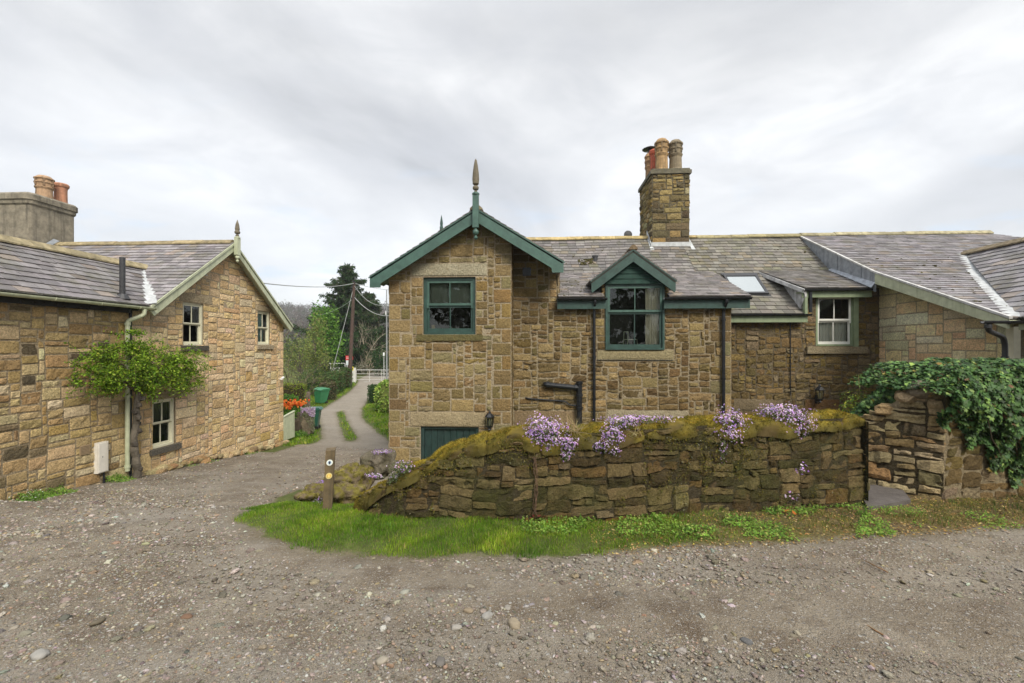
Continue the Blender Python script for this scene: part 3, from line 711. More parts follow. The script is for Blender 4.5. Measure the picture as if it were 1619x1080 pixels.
nearm = (GY > 1) & (GY < 19) & (np.abs(GX) < 16); dd_ = np.full(GX.shape, 9.); dd_[nearm] = pdist(GX[nearm], GY[nearm], list(zip(TX, TY)) + list(zip(TX[::-1], TY[::-1])))
dd_ = dd_ + .12 * vnoise(P3, 1.3, 15).reshape(GX.shape); rut = np.exp(-((dd_ - .78) / .30) ** 2) * (.6 + .4 * vnoise(P3, .9, 16).reshape(GX.shape)); GZ = GZ - .016 * rut; worn = np.maximum(worn, .85 * rut); mid_ = np.exp(-(dd_ / .35) ** 2); GZ = GZ + .012 * mid_
idx = np.arange(GX.size).reshape(GX.shape)
F = np.stack([idx[:-1, :-1], idx[1:, :-1], idx[1:, 1:], idx[:-1, 1:]], -1).reshape(-1, 4)
ft = tf.ravel()[F].mean(1)
for nm, sel in (('gravel_lane', ft <= 0), ('turf_ground', ft > 0)):
    Fs = F[sel]; used, inv = np.unique(Fs, return_inverse=True); V = np.stack([GX.ravel()[used], GY.ravel()[used], GZ.ravel()[used]], 1)
    b = MB(); b.add(V, inv.reshape(-1, 4)); o = b.obj(nm, M['ground'], smooth=True)
    for an, arr in (('turf', tf), ('dry', dry), ('worn', worn)):
        a = o.data.attributes.new(an, 'FLOAT', 'POINT'); a.data.foreach_set('value', arr.ravel()[used].astype(np.float32))
    tag(o, kind='structure', label='rutted lane of grey brown gravel and pebbles' if nm == 'gravel_lane' else 'green turf verge and garden ground beside the lane')

# loose stones
def gz(X, Y): 
    if np.ndim(X) == 0: X = np.full(np.shape(Y) or (1,), float(X))
    X, Y = np.broadcast_arrays(np.asarray(X, float), np.asarray(Y, float)); sc_ = X.shape == (1,) 
    Z = terrain(X, Y); Q = np.stack([X, Y, X * 0], 1)
    return Z + .012 * vnoise(Q, 2.2, 5) + .006 * vnoise(Q, 6, 6)
def scatter_stones(n, y0, y1, rmin, rmax, sub, seed, pw=2.2):
    rng = np.random.default_rng(seed); Y = rng.uniform(y0, y1, n * 2); X = rng.uniform(-1, 1, n * 2) * (1.22 * Y + .6) - .1 * Y
    dens = .55 + .45 * vnoise(np.stack([X, Y, X * 0], 1), .8, 77); dens = dens * (1 - .55 * sstep(1.5, 5, X - .3 * (5 - Y)))
    rt_ = np.exp(-((pdist(X, Y, list(zip(TX[::6], TY[::6])) + list(zip(TX[::-6], TY[::-6]))) - .78) / .3) ** 2); dens = dens * (1 - .6 * rt_); k = (turf(X, Y) < -.06) & (X > -9.8) & (rng.random(n * 2) < dens + .12)
    X, Y = X[k][:n], Y[k][:n]; n = len(X)
    r = rmin + (rmax - rmin) * rng.random(n) ** pw; r = r * np.clip(.6 + .4 * Y / 4, .8, 1.3) * np.where(X > 2, .75, 1)
    V, F = ico(sub); m = len(V)
    sc = rng.uniform(.55, 1.3, (n, 3)); sc[:, 2] *= .48
    B = V[None] * (1 + .36 * rng.normal(size=(n, m, 1)) * .6) * sc[:, None]
    th = rng.uniform(0, 6.28, n); c, s = np.cos(th)[:, None], np.sin(th)[:, None]
    B = np.stack([B[:, :, 0] * c - B[:, :, 1] * s, B[:, :, 0] * s + B[:, :, 1] * c, B[:, :, 2] + .25 * B[:, :, 0] * rng.normal(size=(n, 1))], 2) * r[:, None, None]
    Z = gz(X, Y) + r * .02; B = B + np.stack([X, Y, Z], 1)[:, None]
    C = leafcol(n, [((.25, .222, .185), 5), ((.20, .172, .135), 5), ((.14, .118, .09), 3), ((.33, .30, .26), 3), ((.25, .20, .13), 3), ((.36, .345, .32), .6), ((.25, .18, .12), .5), ((.11, .10, .09), .8)], seed, .2)
    return B.reshape(-1, 3), (F[None] + (np.arange(n) * m)[:, None, None]).reshape(-1, 3), np.repeat(C, m, 0)
M['pebble'] = mat_simple('pebbles', None, .75, var=.25, bsc=60, bd=.003, spec=.3)
b = MB()
for a in ((42000, 2.3, 5.2, .004, .018, 1, 21, 2.4), (30000, 5, 9.5, .006, .024, 1, 22, 2.4), (12000, 9, 17, .010, .026, 1, 24, 2.), (1500, 2.3, 8, .014, .040, 3, 23, 2.4)):
    V, F_, C = scatter_stones(*a); b.add(V, F_, 0, C)
tag(b.obj('gravel', M['pebble'], smooth=True), kind='stuff', label='loose grey and brown pebbles strewn over the lane')
# a few larger stones each of its own
for i, (x, y, r, col, lab) in enumerate([
    (296, 977, .055, (.16, .095, .06), 'rounded reddish brown stone lying proud on the gravel at left'),
    (155, 984, .05, (.10, .085, .06), 'flat dark olive stone in the gravel left of the brown one'),
    (63, 1037, .07, (.27, .26, .24), 'long pale grey stone near the bottom left corner'),
    (770, 975, .06, (.26, .25, .23), 'elongated pale grey stone in the middle foreground'),
    (812, 988, .075, (.27, .225, .16), 'broad flat buff stone right of the pale long one'),
    (722, 993, .045, (.30, .28, .25), 'small whitish stone left of the flat buff stone'),
    (802, 962, .04, (.25, .23, .2), 'round pale stone behind the buff stone'),
    (740, 966, .045, (.24, .19, .13), 'angular tan stone left of the round pale stone'),
    (604, 1046, .05, (.28, .25, .2), 'pitted cream stone low in the centre foreground'),
    (1180, 1015, .05, (.09, .09, .09), 'small dark stone in the right foreground'),
    (840, 957, .03, (.22, .20, .21), 'bluish grey stone behind the other large ones'),
    (696, 1048, .05, (.13, .12, .11), 'dark grey angular stone in the centre foreground')]):
    p = gpt(x, y); r = r * .72
    m = MB(); rock(m, (0, 0, r * .18), (r * 1.25, r * .85, r * .5), 40 + i, col, 3, .2); o = m.obj('stone', M['pebble'], smooth=True, at=None)
    o.location = p; o.rotation_euler = (0, 0, i * 1.3); tag(o, lab, 'stone', 'larger stones on the gravel')
for (x0, y0, x1, y1, lab) in ((1369, 889, 1404, 907, 'thin curved brown twig on the gravel further from the viewer'), (1366, 988, 1399, 1008, 'straight brown twig on the gravel nearer the bottom edge')):
    a, c = np.array(gpt(x0, y0)), np.array(gpt(x1, y1)); m = MB(); mid = (a + c) / 2 + np.array([-.01, -.02, .02]); m.tube([a + (0, 0, .012), mid, c + (0, 0, .012)], [.004, .005, .006], 6, 0, (.26, .14, .06))
    o = m.obj('twig', M['wood'], at=tuple(a)); tag(o, lab, 'twig', 'twigs on the gravel')

# ---------------------------------------------------------------- grass
def grass_field(name, n, sampler, hlo, hhi, pal, seed, label, width=.10, lean=.35):
    rng = np.random.default_rng(seed); X, Y = sampler(rng, n); Z = gz(X, Y) + .05 * sstep(-.05, .35, turf(X, Y)) * (Y < 12) * (X < 2.5) - .006
    n = len(X); h = rng.uniform(hlo, hhi, n) * (1 + .35 * vnoise(np.stack([X, Y, X * 0], 1), 2.5, seed)); th = rng.uniform(0, 6.28, n); w_ = h * width
    dx, dy = np.cos(th), np.sin(th); la = rng.normal(0, lean, n); ph = rng.uniform(0, 6.28, n); lx, ly = np.cos(ph) * la * h, np.sin(ph) * la * h
    B = np.stack([X, Y, Z], 1)[:, None]
    q = np.zeros((n, 5, 3))
    q[:, 0] = np.stack([-dx * w_ / 2, -dy * w_ / 2, 0 * h], 1); q[:, 1] = -q[:, 0]
    q[:, 2] = np.stack([dx * w_ * .35 + lx * .4, dy * w_ * .35 + ly * .4, h * .6], 1); q[:, 3] = np.stack([-dx * w_ * .35 + lx * .4, -dy * w_ * .35 + ly * .4, h * .6], 1)
    q[:, 4] = np.stack([lx, ly, h * (1 - .2 * np.abs(la))], 1)
    V = (B + q).reshape(-1, 3); i = np.arange(n)[:, None] * 5
    C = leafcol(n, pal, seed, .25); pv = vnoise(np.stack([X, Y, X * 0], 1), 1.7, seed + 2) + .6 * vnoise(np.stack([X, Y, X * 0], 1), 5, seed + 4); C = np.clip(C * .86 * (1 + .36 * pv[:, None] * np.array([1.25, .8, .8])), .01, .7); C = np.repeat(C, 5, 0); m = MB(); m.add(V, i + np.array([[0, 1, 2, 3]]), 0, C); m.f.append(i + np.array([[3, 2, 4]])); m.fm.append(np.zeros(n, int))
    return tag(m.obj(name, M['grass'], smooth=True), kind='stuff', label=label)
GP = [((.17, .30, .025), 5), ((.23, .37, .035), 4), ((.12, .22, .02), 3), ((.32, .34, .08), 1.2), ((.38, .33, .15), .5)]
def samp_poly(poly, cond):
    A = np.array(poly); lo, hi = A.min(0), A.max(0)
    def f(rng, n):
        X = rng.uniform(lo[0], hi[0], n * 4); Y = rng.uniform(lo[1], hi[1], n * 4); k = cond(X, Y, rng); return X[k][:n], Y[k][:n]
    return f
def edgy(X, Y, rng, d0=-.02, d1=.12):
    return rng.random(len(X)) < sstep(d0, d1, turf(X, Y) - .05 + .11 * vnoise(np.stack([X, Y, X * 0], 1), 2.6, 9) + .05 * vnoise(np.stack([X, Y, X * 0], 1), 9, 10)) 
Gn = [(-4.8, 4.4), (3.2, 4.4), (3.2, 7.0), (-4.6, 8.2)]
grass_field('grass', 120000, samp_poly(Gn, lambda X, Y, r: edgy(X, Y, r, -.10, .03) & (r.random(len(X)) < 1 - .93 * sstep(.2, 3., X + .5 * vnoise(np.stack([X, Y, X * 0], 1), 1.6, 4)))), .018, .062, GP, 31, 'bright green grass on the verge in front of the mossy wall')
Gr = [(1, 4.4), (9.0, 4.4), (9.0, 7.4), (1, 7.4)]
grass_field('dry_grass', 14000, samp_poly(Gr, lambda X, Y, r: edgy(X, Y, r) & (vnoise(np.stack([X, Y, X * 0], 1), 1.8, 14) > -.25)), .02, .06, [((.13, .16, .03), 3), ((.28, .22, .09), 3), ((.20, .15, .06), 2), ((.10, .19, .03), 2)], 32, 'thin dry grass and moss on the verge at right', .12, .8)
Gf = [(-20, 17), (-3, 17), (-3, 46), (-20, 46)]
def farc(X, Y, r): return edgy(X, Y, r, -.05, .3) & (r.random(len(X)) < np.clip(22 / Y, 0, 1)) & (X > -X * 0 - .62 * Y) & (X < -.24 * Y)
grass_field('lane_grass', 60000, samp_poly(Gf, farc), .05, .14, GP, 33, 'short grass lining the lane and growing between its wheel tracks', .22)

# leaf litter and weeds on the right hand verge
def litter(n, x0, x1, y0, y1, pal, size, seed, thr=-9., lift=.008, shape='leaf'):
    rng = np.random.default_rng(seed); X = rng.uniform(x0, x1, n * 3); Y = rng.uniform(y0, y1, n * 3); k = (turf(X, Y) > -.12) & (vnoise(np.stack([X, Y, X * 0], 1), 1.6, seed) > thr); X, Y = X[k][:n], Y[k][:n]; n = len(X)
    Z = gz(X, Y) + .05 * sstep(-.05, .35, turf(X, Y)) * (X < 2.5) + lift * rng.random(n)
    return np.stack([X, Y, Z], 1), leafcol(n, pal, seed, .3), rng.uniform(size[0], size[1], n)
m = MB()
P_, C_, S_ = litter(15000, .6, 9.0, 4.7, 7.3, [((.30, .18, .07), 4), ((.42, .28, .12), 3), ((.13, .09, .05), 3), ((.52, .40, .20), 1.4), ((.36, .31, .06), 2)], (.014, .045), 41)
cards(m, P_, S_, (0, 0, 1), C_, .5, .5, 42); tag(m.obj('leaf_litter', M['leaf']), kind='stuff', label='brown dead leaves and bark scraps under the ivy wall')
def weed_patch(n, x0, x1, y0, y1, seed, lab, pal, size=(.02, .045), thr=.0, h=.07):
    m = MB(); P_, C_, S_ = litter(n, x0, x1, y0, y1, pal, size, seed, thr, h); cards(m, P_, S_, (0, -.2, 1), C_, .55, .7, seed); return tag(m.obj('ground_weeds', M['leaf']), kind='stuff', label=lab)
WP = [((.16, .28, .04), 4), ((.21, .34, .06), 3), ((.09, .17, .03), 3), ((.30, .32, .10), 1)]
weed_patch(7500, -.2, 4.4, 5.35, 6.7, 43, 'low broad leaved weeds at the foot of the mossy wall', WP, thr=.0, h=.06)
weed_patch(1900, 4.4, 8.2, 5.9, 6.8, 45, 'sparse green weeds at the foot of the ivy wall', WP, (.015, .035), .1, .05)
# ================================================================ MAIN HOUSE (dark green woodwork)
YB, YM, YS = 12.5, 13.2, 14.1
def X_(x, Y): return pt(x, 548, Y=Y)[0]
def Z_(x, y, Y): return pt(x, y, Y=Y)[2]
def boards_gable(name, parent, mat, Yf, apex, left, right, w, t=.05, footl=0, footr=0):
    """pair of raking bargeboards in a plane facing the camera; apex/left/right are (X,Z) of the top edge"""
    m = MB()
    for (ex, ez), s, foot in ((left, -1, footl), (right, 1, footr)):
        ax, az = apex; L = math.hypot(ex - ax, ez - az); dx, dz = (ex - ax) / L, (ez - az) / L; nx, nz = (dz, -dx) if s > 0 else (-dz, dx)
        if nz > 0: nx, nz = -nx, -nz
        vd = w / abs(dx)          # vertical depth
        pts = [(ax, az), (ex, ez), (ex, ez - vd * .78)]
        if foot: pts += [(ex - s * foot, ez - vd * .78), (ex - s * foot, ez - vd * .78 - dz / dx * s * 0 + 0.0)]
        pts += [(ex - s * (foot + .02), ez + (az - ez) * (foot + .02) / abs(ex - ax) - vd), (ax, az - vd)]
        q = []
        for p in pts:
            if not q or math.hypot(p[0] - q[-1][0], p[1] - q[-1][1]) > 1e-4: q.append(p)
        P = [(p[0], Yf, p[1]) for p in q]
        m.prism(P, (0, t, 0))
        # thin capping strip along the top
        P = [(ax, Yf - .02, az + .0), (ex + s * .03, Yf - .02, ez - .0), (ex + s * .03, Yf - .02, ez - .035), (ax, Yf - .02, az - .035)]
        m.prism(P, (0, .018, 0))
    return m.obj(name, mat, parent)

ZR = 4.12; YRD = 17.5
E2 = (13.9, .957); S2 = (ZR - E2[1]) / (YRD - E2[0])          # steep rear slope
EZ1 = Z_(1000, 469, 12.9); S1 = .40
YK = (E2[0] * S2 - E2[1] + EZ1 - S1 * 12.9) / (S2 - S1); ZK = EZ1 + S1 * (YK - 12.9)
def zmain(Y): return ZR - S2 * (YRD - Y) if Y > YK else EZ1 + S1 * (Y - 12.9)
xL, xR = X_(615, YB), X_(808.5, YB)
AX = pt(753, 330, Y=12.1); AXx, AXz = AX[0], AX[2] + .02
SLG = .625
xGL, xGR = X_(585, 12.1), X_(891, 12.1)
zGL, zGR = AXz - SLG * (AXx - xGL), AXz - SLG * (xGR - AXx)
def zroofg(X): return AXz - SLG * abs(X - AXx) - .06
house = thing('stone_house', 'stone house with dark green gable, dormer and window frames behind the mossy garden wall', 'house', (xL + 3.5, YM, -3.6))
rq = np.random.default_rng(5)
fb = front(YB); fm = front(YM)
wx0, wx1 = X_(669, YB), X_(752, YB); wz0, wz1 = Z_(710, 529, YB), Z_(710, 438, YB)
dx0, dx1 = X_(665, YB), X_(757, YB); dz1 = Z_(710, 675, YB)
lint1 = (X_(650, YB), Z_(710, 437, YB), X_(771, YB), Z_(710, 416, YB), (.42, .38, .27), .035)
lint2 = (X_(648, YB), Z_(710, 675, YB), X_(769, YB), Z_(710, 651, YB), (.37, .30, .185), .04)
holes = [(wx0, wz0, wx1, wz1), (dx0, -4.0, dx1, dz1)]
zb = -4.2
bayp = [(xL, zb), (xR, zb), (xR, zroofg(xR)), (AXx, zroofg(AXx)), (xL, zroofg(xL))]
sk = holes + [lint1, lint2]
fx = [lint1, lint2] + [q for q in quoins(xL, xR, -3.9, zroofg(xL) - .05, -1, rq, skip=sk)] + [q for q in quoins(xL, xR, -3.9, zroofg(xR) - .05, 1, rq, skip=sk)]
# jamb stones beside the window
for s, c in ((-1, wx0), (1, wx1)):
    v = wz0 - .02; k = 0
    while v < wz1 - .05:
        h = rq.uniform(.2, .32); h = min(h, wz1 - v); wd = .34 if k % 2 else .2; q = (c - wd, v, c, v + h) if s < 0 else (c, v, c + wd, v + h)
        if not any(q[0] < f[2] - .001 and q[2] > f[0] + .001 and q[1] < f[3] - .001 and q[3] > f[1] + .001 for f in fx): fx.append((*q, tuple(pick(PAL_BUFF, rq)), .022))
        v += h; k += 1
m = MB(); masonry(m, fb, bayp, holes, fx, PAL_BUFF, (.28, .72), (.12, .34), .028, .018, .026, seed=21, warp=.016, cu=.055, cv=.05)
# return side of the projecting bay and the left flank of the wing
masonry(m, Fr((xR, 0, 0), (0, 1, 0)), [(YB, zb), (YM, zb), (YM, zroofg(xR)), (YB, zroofg(xR))], pal=PAL_DARK, w=(.2, .5), seed=22)
masonry(m, Fr((xL, 0, 0), (0, -1, 0)), [(-17.4, zb), (-YB, zb), (-YB, zroofg(xL)), (-17.4, zroofg(xL))], pal=PAL_BUFF, w=(.25, .6), h=(.16, .34), cu=.14, cv=.1, seed=23)
# main wall to the right of the bay (one face, its upper edge under the gable and under the long eaves)
xg = X_(884, YM); xE = X_(1156, YM)
dw0, dw1, dv0, dv1 = X_(957, YM), X_(1050, YM), Z_(1000, 553, YM), Z_(1000, 449, YM)
dzt = Z_(1000, 440, YM)
outer = [(xR, zb), (xE, zb), (xE, zmain(YM) - .06), (dw1 + .12, zmain(YM) - .06), (dw1 + .12, dzt), (dw0 - .12, dzt), (dw0 - .12, zmain(YM) - .06), (xg, zmain(YM) - .06), (xg, zroofg(xg)), (xR, zroofg(xR))]
dsill = (X_(943, YM), Z_(1000, 571, YM), X_(1066, YM), dv0, (.32, .27, .155), .06)
lintb = (X_(959, YM), Z_(1000, 668, YM), X_(1089, YM), Z_(1000, 648, YM), (.36, .31, .21), .03)
linta = (xR + .03, Z_(860, 676, YM), X_(911, YM), Z_(860, 649, YM), (.26, .19, .11), .03)
fixm = [dsill, lintb, linta] + quoins(dw1, xE, -3.4, zmain(YM) - .1, 1, rq, skip=[dsill, lintb])
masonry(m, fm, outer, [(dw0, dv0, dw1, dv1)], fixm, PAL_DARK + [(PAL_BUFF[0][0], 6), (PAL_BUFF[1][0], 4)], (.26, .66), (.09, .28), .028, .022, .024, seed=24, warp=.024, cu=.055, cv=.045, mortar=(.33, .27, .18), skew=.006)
# right end return
masonry(m, Fr((xE, 0, 0), (0, 1, 0)), [(YM, zb), (YS, zb), (YS, zmain(YM) + .2), (YM, zmain(YM) - .06)], pal=PAL_BUFF, seed=25)
m.obj('wall', [M['stone'], M['stone']], house)
# projecting sill stones get their own look through the windows below
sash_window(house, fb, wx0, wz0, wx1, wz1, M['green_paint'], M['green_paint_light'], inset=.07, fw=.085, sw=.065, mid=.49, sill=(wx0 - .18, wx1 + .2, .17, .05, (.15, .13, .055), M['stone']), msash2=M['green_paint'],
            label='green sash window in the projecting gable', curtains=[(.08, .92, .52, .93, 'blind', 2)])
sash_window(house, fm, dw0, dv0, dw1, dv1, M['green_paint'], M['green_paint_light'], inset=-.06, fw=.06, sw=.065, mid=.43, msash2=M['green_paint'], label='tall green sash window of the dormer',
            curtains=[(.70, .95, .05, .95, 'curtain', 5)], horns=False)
# something standing on the sill inside the bay window
m = MB(); c = pt(685, 520, Y=YB + .3); m.lathe([(.05, 0), (.07, .05), (.05, .14), (.06, .2)], (c[0], c[1], wz0 + .08), 10, 0, (.35, .27, .12)); m.obj('ornament', M['plain'], house); m = MB(); m.lathe([(.04, 0), (.05, .04), (.03, .1)], (c[0] + .75, c[1], wz0 + .08), 10, 0, (.4, .36, .25)); m.obj('ornament', M['plain'], house)
# chair seen through the dormer window
m = MB(); c = np.array(pt(992, 540, Y=YM + .55)); c[2] = dv0 + .08
for dx in (-.12, .0): m.tube([c + (dx, 0, 0), c + (dx + .02, 0, .45)], .012, 6)
m.tube([c + (-.1, 0, .45), c + (.02, 0, .45)], .012, 6); m.tube([c + (-.12, 0, .22), c + (.28, 0, .22), c + (.3, 0, 0)], .012, 6); m.obj('chair', M['pale_paint'], house)
# cellar door
d = MB(); d.fbox(fb, dx0, dx0 + .09, -4.0, dz1, -.16, -.05); d.fbox(fb, dx1 - .09, dx1, -4.0, dz1, -.16, -.05); d.fbox(fb, dx0 + .09, dx1 - .09, dz1 - .07, dz1, -.16, -.052)
k = 8; ww = (dx1 - dx0 - .18) / k
for i in range(k): a = dx0 + .09 + i * ww; d.fbox(fb, a + .005, a + ww - .005, -4.0, dz1 - .07, -.15, -.115)
d.fbox(fb, dx0, dx1, -4.0, dz1, -.18, -.155, 0)
d.obj('door', M['door_paint'], house)

# roofs
def roof_obj(name, parent, polys, ridges=(), mats=None, **kw):
    m = MB()
    for i, (P, k2) in enumerate(polys): 
        kk = dict(kw); kk.update(k2); slates(m, P, seed=50 + i + int(abs(P[0][0]) * 7) % 40, **kk)
    r = m.obj(name, mats or [M['slate'], M['dark_room']], parent)
    if ridges:
        for (a, b, k2) in ridges: m = MB(); ridge_stones(m, a, b, **k2); m.obj('ridge_tiles', M['ridge'], r)
    return r
xge = X_(883, 12.9); xv = X_(1188, 12.9); xml = -3.7; xW = 9.72
hr = roof_obj('roof', house, [
    ([(xge, 12.9, EZ1), (dw0 - .07, 12.9, EZ1), (dw0 - .07, YK, ZK), (xge, YK, ZK)], dict(w=.3, g=.17, base=(0.218, 0.202, 0.201), sag=.004)),
    ([(dw1 + .07, 12.9, EZ1), (xv, 12.9, EZ1), (xv, YK, ZK), (dw1 + .07, YK, ZK)], dict(w=.3, g=.17, base=(0.218, 0.202, 0.201), sag=.004)),
    ([(dw0 - .07, 14.2, EZ1 + .4 * 1.3), (dw1 + .07, 14.2, EZ1 + .4 * 1.3), (dw1 + .07, YK, ZK), (dw0 - .07, YK, ZK)], dict(w=.3, g=.17, base=(0.218, 0.202, 0.201), sag=.004)),
    ([(xml, YK, ZK), (X_(1100, YK) + .0, YK, ZK), (X_(1100, YK), YRD, ZR), (xml, YRD, ZR)], dict(w=.3, g=.19, base=(0.163, 0.152, 0.147), sag=.012, moss=.04)),
    ([(8, 22, ZR - S2 * 4.5), (xml, 22, ZR - S2 * 4.5), (xml, YRD, ZR), (8, YRD, ZR)], dict(w=.5, g=.4)),
], [((xml, YRD, ZR + .03), (X_(1100, YRD), YRD, ZR + .03), dict(seed=3, hw=.16, col=(.36, .28, .13)))])
# gable wing roof: two slopes running back into the main roof
gy1 = 17.2
roof_obj('roof', house, [
    ([(xGR, 12.08, zGR), (xGR, gy1, zGR), (AXx, gy1, AXz), (AXx, 12.08, AXz)], {}),
    ([(xGL, gy1, zGL), (xGL, 12.08, zGL), (AXx, 12.08, AXz), (AXx, gy1, AXz)], {})],
    [((AXx, 12.05, AXz + .04), (AXx, gy1, AXz + .04), dict(seed=4, hw=.17, col=(.20, .17, .11), rise=.07, drop=.09))], w=.3, g=.2, base=(0.148, 0.138, 0.137))
boards_gable('bargeboard', house, M['green_paint_light'], 12.08, (AXx, AXz - .02), (xGL, zGL - .02), (xGR, zGR - .02), .30, footl=.28, footr=.30)
# boarded soffit beneath the overhang
m = MB(); 
for s, ex, ez in ((-1, xGL, zGL), (1, xGR, zGR)):
    P = [(ex, 12.13, ez - .09), (AXx, 12.13, AXz - .09), (AXx, YM, AXz - .09), (ex, YM, ez - .09)]; m.prism(P, (0, 0, -.03))
m.obj('soffit', M['green_paint'], house)
# wing side wall above the low eaves
m = MB(); masonry(m, Fr((xg, 0, 0), (0, 1, 0)), [(YM, zmain(YM) - .1), (16.5, zmain(16.5) - .1), (16.5, zGR), (YM, zGR)], pal=PAL_DARK, seed=28); m.obj('wall', [M['stone'], M['stone']], house)

def finial(parent, c, top, bot, mat_post, mat_spike, w=.16, post_top=0., pend=True, t=.12):
    """square post through the gable apex, turned spike above and a turned drop below"""
    x, y, z = c; m = MB(); m.box((x - w / 2, y - t, bot), (x + w / 2, y, post_top)); m.lathe([(w * .62, 0), (w * .62, .03), (w * .4, .06)], (x, y - t / 2, post_top), 12)
    f = m.obj('finial', mat_post, parent)
    h = top - post_top - .06
    m = MB(); m.lathe([(.035, 0), (.05, .02 * h), (.03, .06 * h), (.075, .10 * h), (.085, .14 * h), (.075, .18 * h), (.03, .215 * h), (.06, .23 * h), (.085, .26 * h), (.085, .30 * h), (.092, .40 * h), (.08, .6 * h), (.055, .8 * h), (.03, .95 * h), (.004, h)], (x, y - t / 2, post_top + .05), 14); m.obj('spike', mat_spike, f)
    if pend:
        m = MB(); m.lathe([(.03, 0), (.035, -.04), (.07, -.07), (.085, -.12), (.07, -.17), (.03, -.20), (.03, -.22), (.05, -.25), (.05, -.28), (.01, -.32)][::-1], (x, y - t / 2, bot), 14); m.obj('pendant', mat_post, f)
    return f
fy = 12.06
finial(house, (AXx, fy, 0), pt(753, 252, Y=fy)[2], pt(753, 361, Y=fy)[2], M['green_paint_light'], M['finial_wood'], .16, pt(753, 309, Y=fy)[2])
# rear finial on the far end of the main ridge
m = MB(); q = pt(698, 345, Y=YRD); m.lathe([(.07, -.9), (.07, -.35), (.05, -.3), (.06, -.2), (.03, 0), (.005, .12)], (q[0], YRD, q[2]), 10); m.obj('finial', M['green_paint'], house)

# dormer
DA = pt(1001, 394, Y=12.95); dl, dr = X_(935, 12.95), X_(1068, 12.95); SD = .76
zdl, zdr = DA[2] - SD * (DA[0] - dl), DA[2] - SD * (dr - DA[0])
dorm = MB()
for i in range(9):
    z0 = dv1 - .01 + i * .145; z1 = z0 + .138; xa = max(dw0 - .05, DA[0] - (DA[2] - z1 + .02) / SD); xb = min(dw1 + .05, DA[0] + (DA[2] - z1 + .02) / SD)
    if xb - xa < .06: break
    xa0 = max(dw0 - .05, DA[0] - (DA[2] - z0 + .02) / SD); xb0 = min(dw1 + .05, DA[0] + (DA[2] - z0 + .02) / SD)
    P = [(xa0, 13.08, z0), (xb0, 13.08, z0), (xb, 13.10, z1), (xa, 13.10, z1)]; dorm.prism(P, (0, .05, 0))
dormer = dorm.obj('dormer', M['board_paint'], house)
boards_gable('bargeboard', dormer, M['green_paint'], 12.93, (DA[0], DA[2] - .01), (dl, zdl - .01), (dr, zdr - .01), .27, footl=.0, footr=.0)
yk = YRD - (ZR - DA[2]) / S2
roof_obj('roof', dormer, [([(dr + .03, 12.92, zdr), (dr + .03, yk, zdr), (DA[0], yk, DA[2]), (DA[0], 12.92, DA[2])], {}), ([(dl - .03, yk, zdl), (dl - .03, 12.92, zdl), (DA[0], 12.92, DA[2]), (DA[0], yk, DA[2])], {})],
         [((DA[0], 12.89, DA[2] + .05), (DA[0], yk, DA[2] + .05), dict(seed=6, hw=.12, col=(.17, .12, .07), rise=.06, drop=.07, L=.4))], w=.25, g=.18, base=(0.158, 0.147, 0.147))
for s, xa in ((-1, dw0 - .12), (1, dw1 + .04)):
    m = MB(); masonry(m, fm, [(xa, EZ1 - .2), (xa + .09, EZ1 - .2), (xa + .09, dzt + .05), (xa, dzt + .05)], pal=PAL_BUFF, w=(.08, .1), h=(.1, .16), seed=30 + s, D=.04); m.obj('cheek', [M['stone'], M['stone']], dormer)
for xa in (dw0 - .12, dw1 + .06): m = MB(); m.box((xa, YM + .02, EZ1 - .3), (xa + .06, 15.6, zdl - .06)); m.obj('cheek', M['green_paint'], dormer)

# eaves boards, gutters and pipes
for (x0, x1) in ((881, 958), (1050, 1186)):
    m = MB(); a, c = X_(x0, 12.98), X_(x1, 12.98); m.box((a, 12.98, EZ1 - .33), (c, 13.02, EZ1 - .06)); m.box((a, 13.02, EZ1 - .10), (c, 13.3, EZ1 - .07)); m.obj('fascia', M['green_paint'], house)
    gutter('gutter', (X_(x0, 12.9), 12.9, EZ1 - .035), (X_(x1 + 2, 12.9), 12.9, EZ1 - .035), M['black_iron'], house, .062)
def dpipe(x, ytop, zend, Yw, r=.045, collars=(), off=.09):
    X0 = X_(x, Yw - off); zt = Z_(x, ytop, Yw - off)
    return pipe('downpipe', bend([(X0, 12.9, EZ1 - .09), (X0, 12.9, EZ1 - .16), (X0, Yw - off, zt), (X0, Yw - off, zend)], r=.05), r, M['black_iron'], house, [((X0, Yw - off, z), (0, 0, 1)) for z in collars])
dpipe(939.5, 488, -4, YM, .04, (-.3, -1.5)); dpipe(1144, 492, -4, YM, .045, (.75, -.9))
# soil pipe with horizontal branch
px = X_(916, YM - .14); zt = Z_(916, 604, YM - .14); zz = Z_(900, 611, YM - .14)
pipe('soil_pipe', [(px, YM - .14, zt + .02), (px, YM - .14, -4)], .078, M['black_iron'], house, [((px, YM - .14, z), (0, 0, 1)) for z in (zt - .02, zt - .38, zt - .75)])
pipe('soil_pipe', bend([(X_(862, YM - .1), YM + .02, zz + .05), (X_(862, YM - .1), YM - .12, zz + .05), (px, YM - .14, zz - .04)], r=.08), .074, M['black_iron'], house, [((X_(866, YM), YM - .12, zz + .045), (1, 0, 0)), ((px - .1, YM - .14, zz - .03), (1, 0, 0))])
pipe('waste_pipe', bend([(X_(831, YM), YM + .01, Z_(831, 629, YM)), (X_(834, YM), YM - .05, Z_(834, 630, YM)), (X_(893, YM), YM - .06, Z_(893, 634, YM)), (X_(900, YM), YM - .07, Z_(900, 640, YM)), (px, YM - .1, Z_(914, 641, YM))], r=.05), .022, M['black_iron'], house)
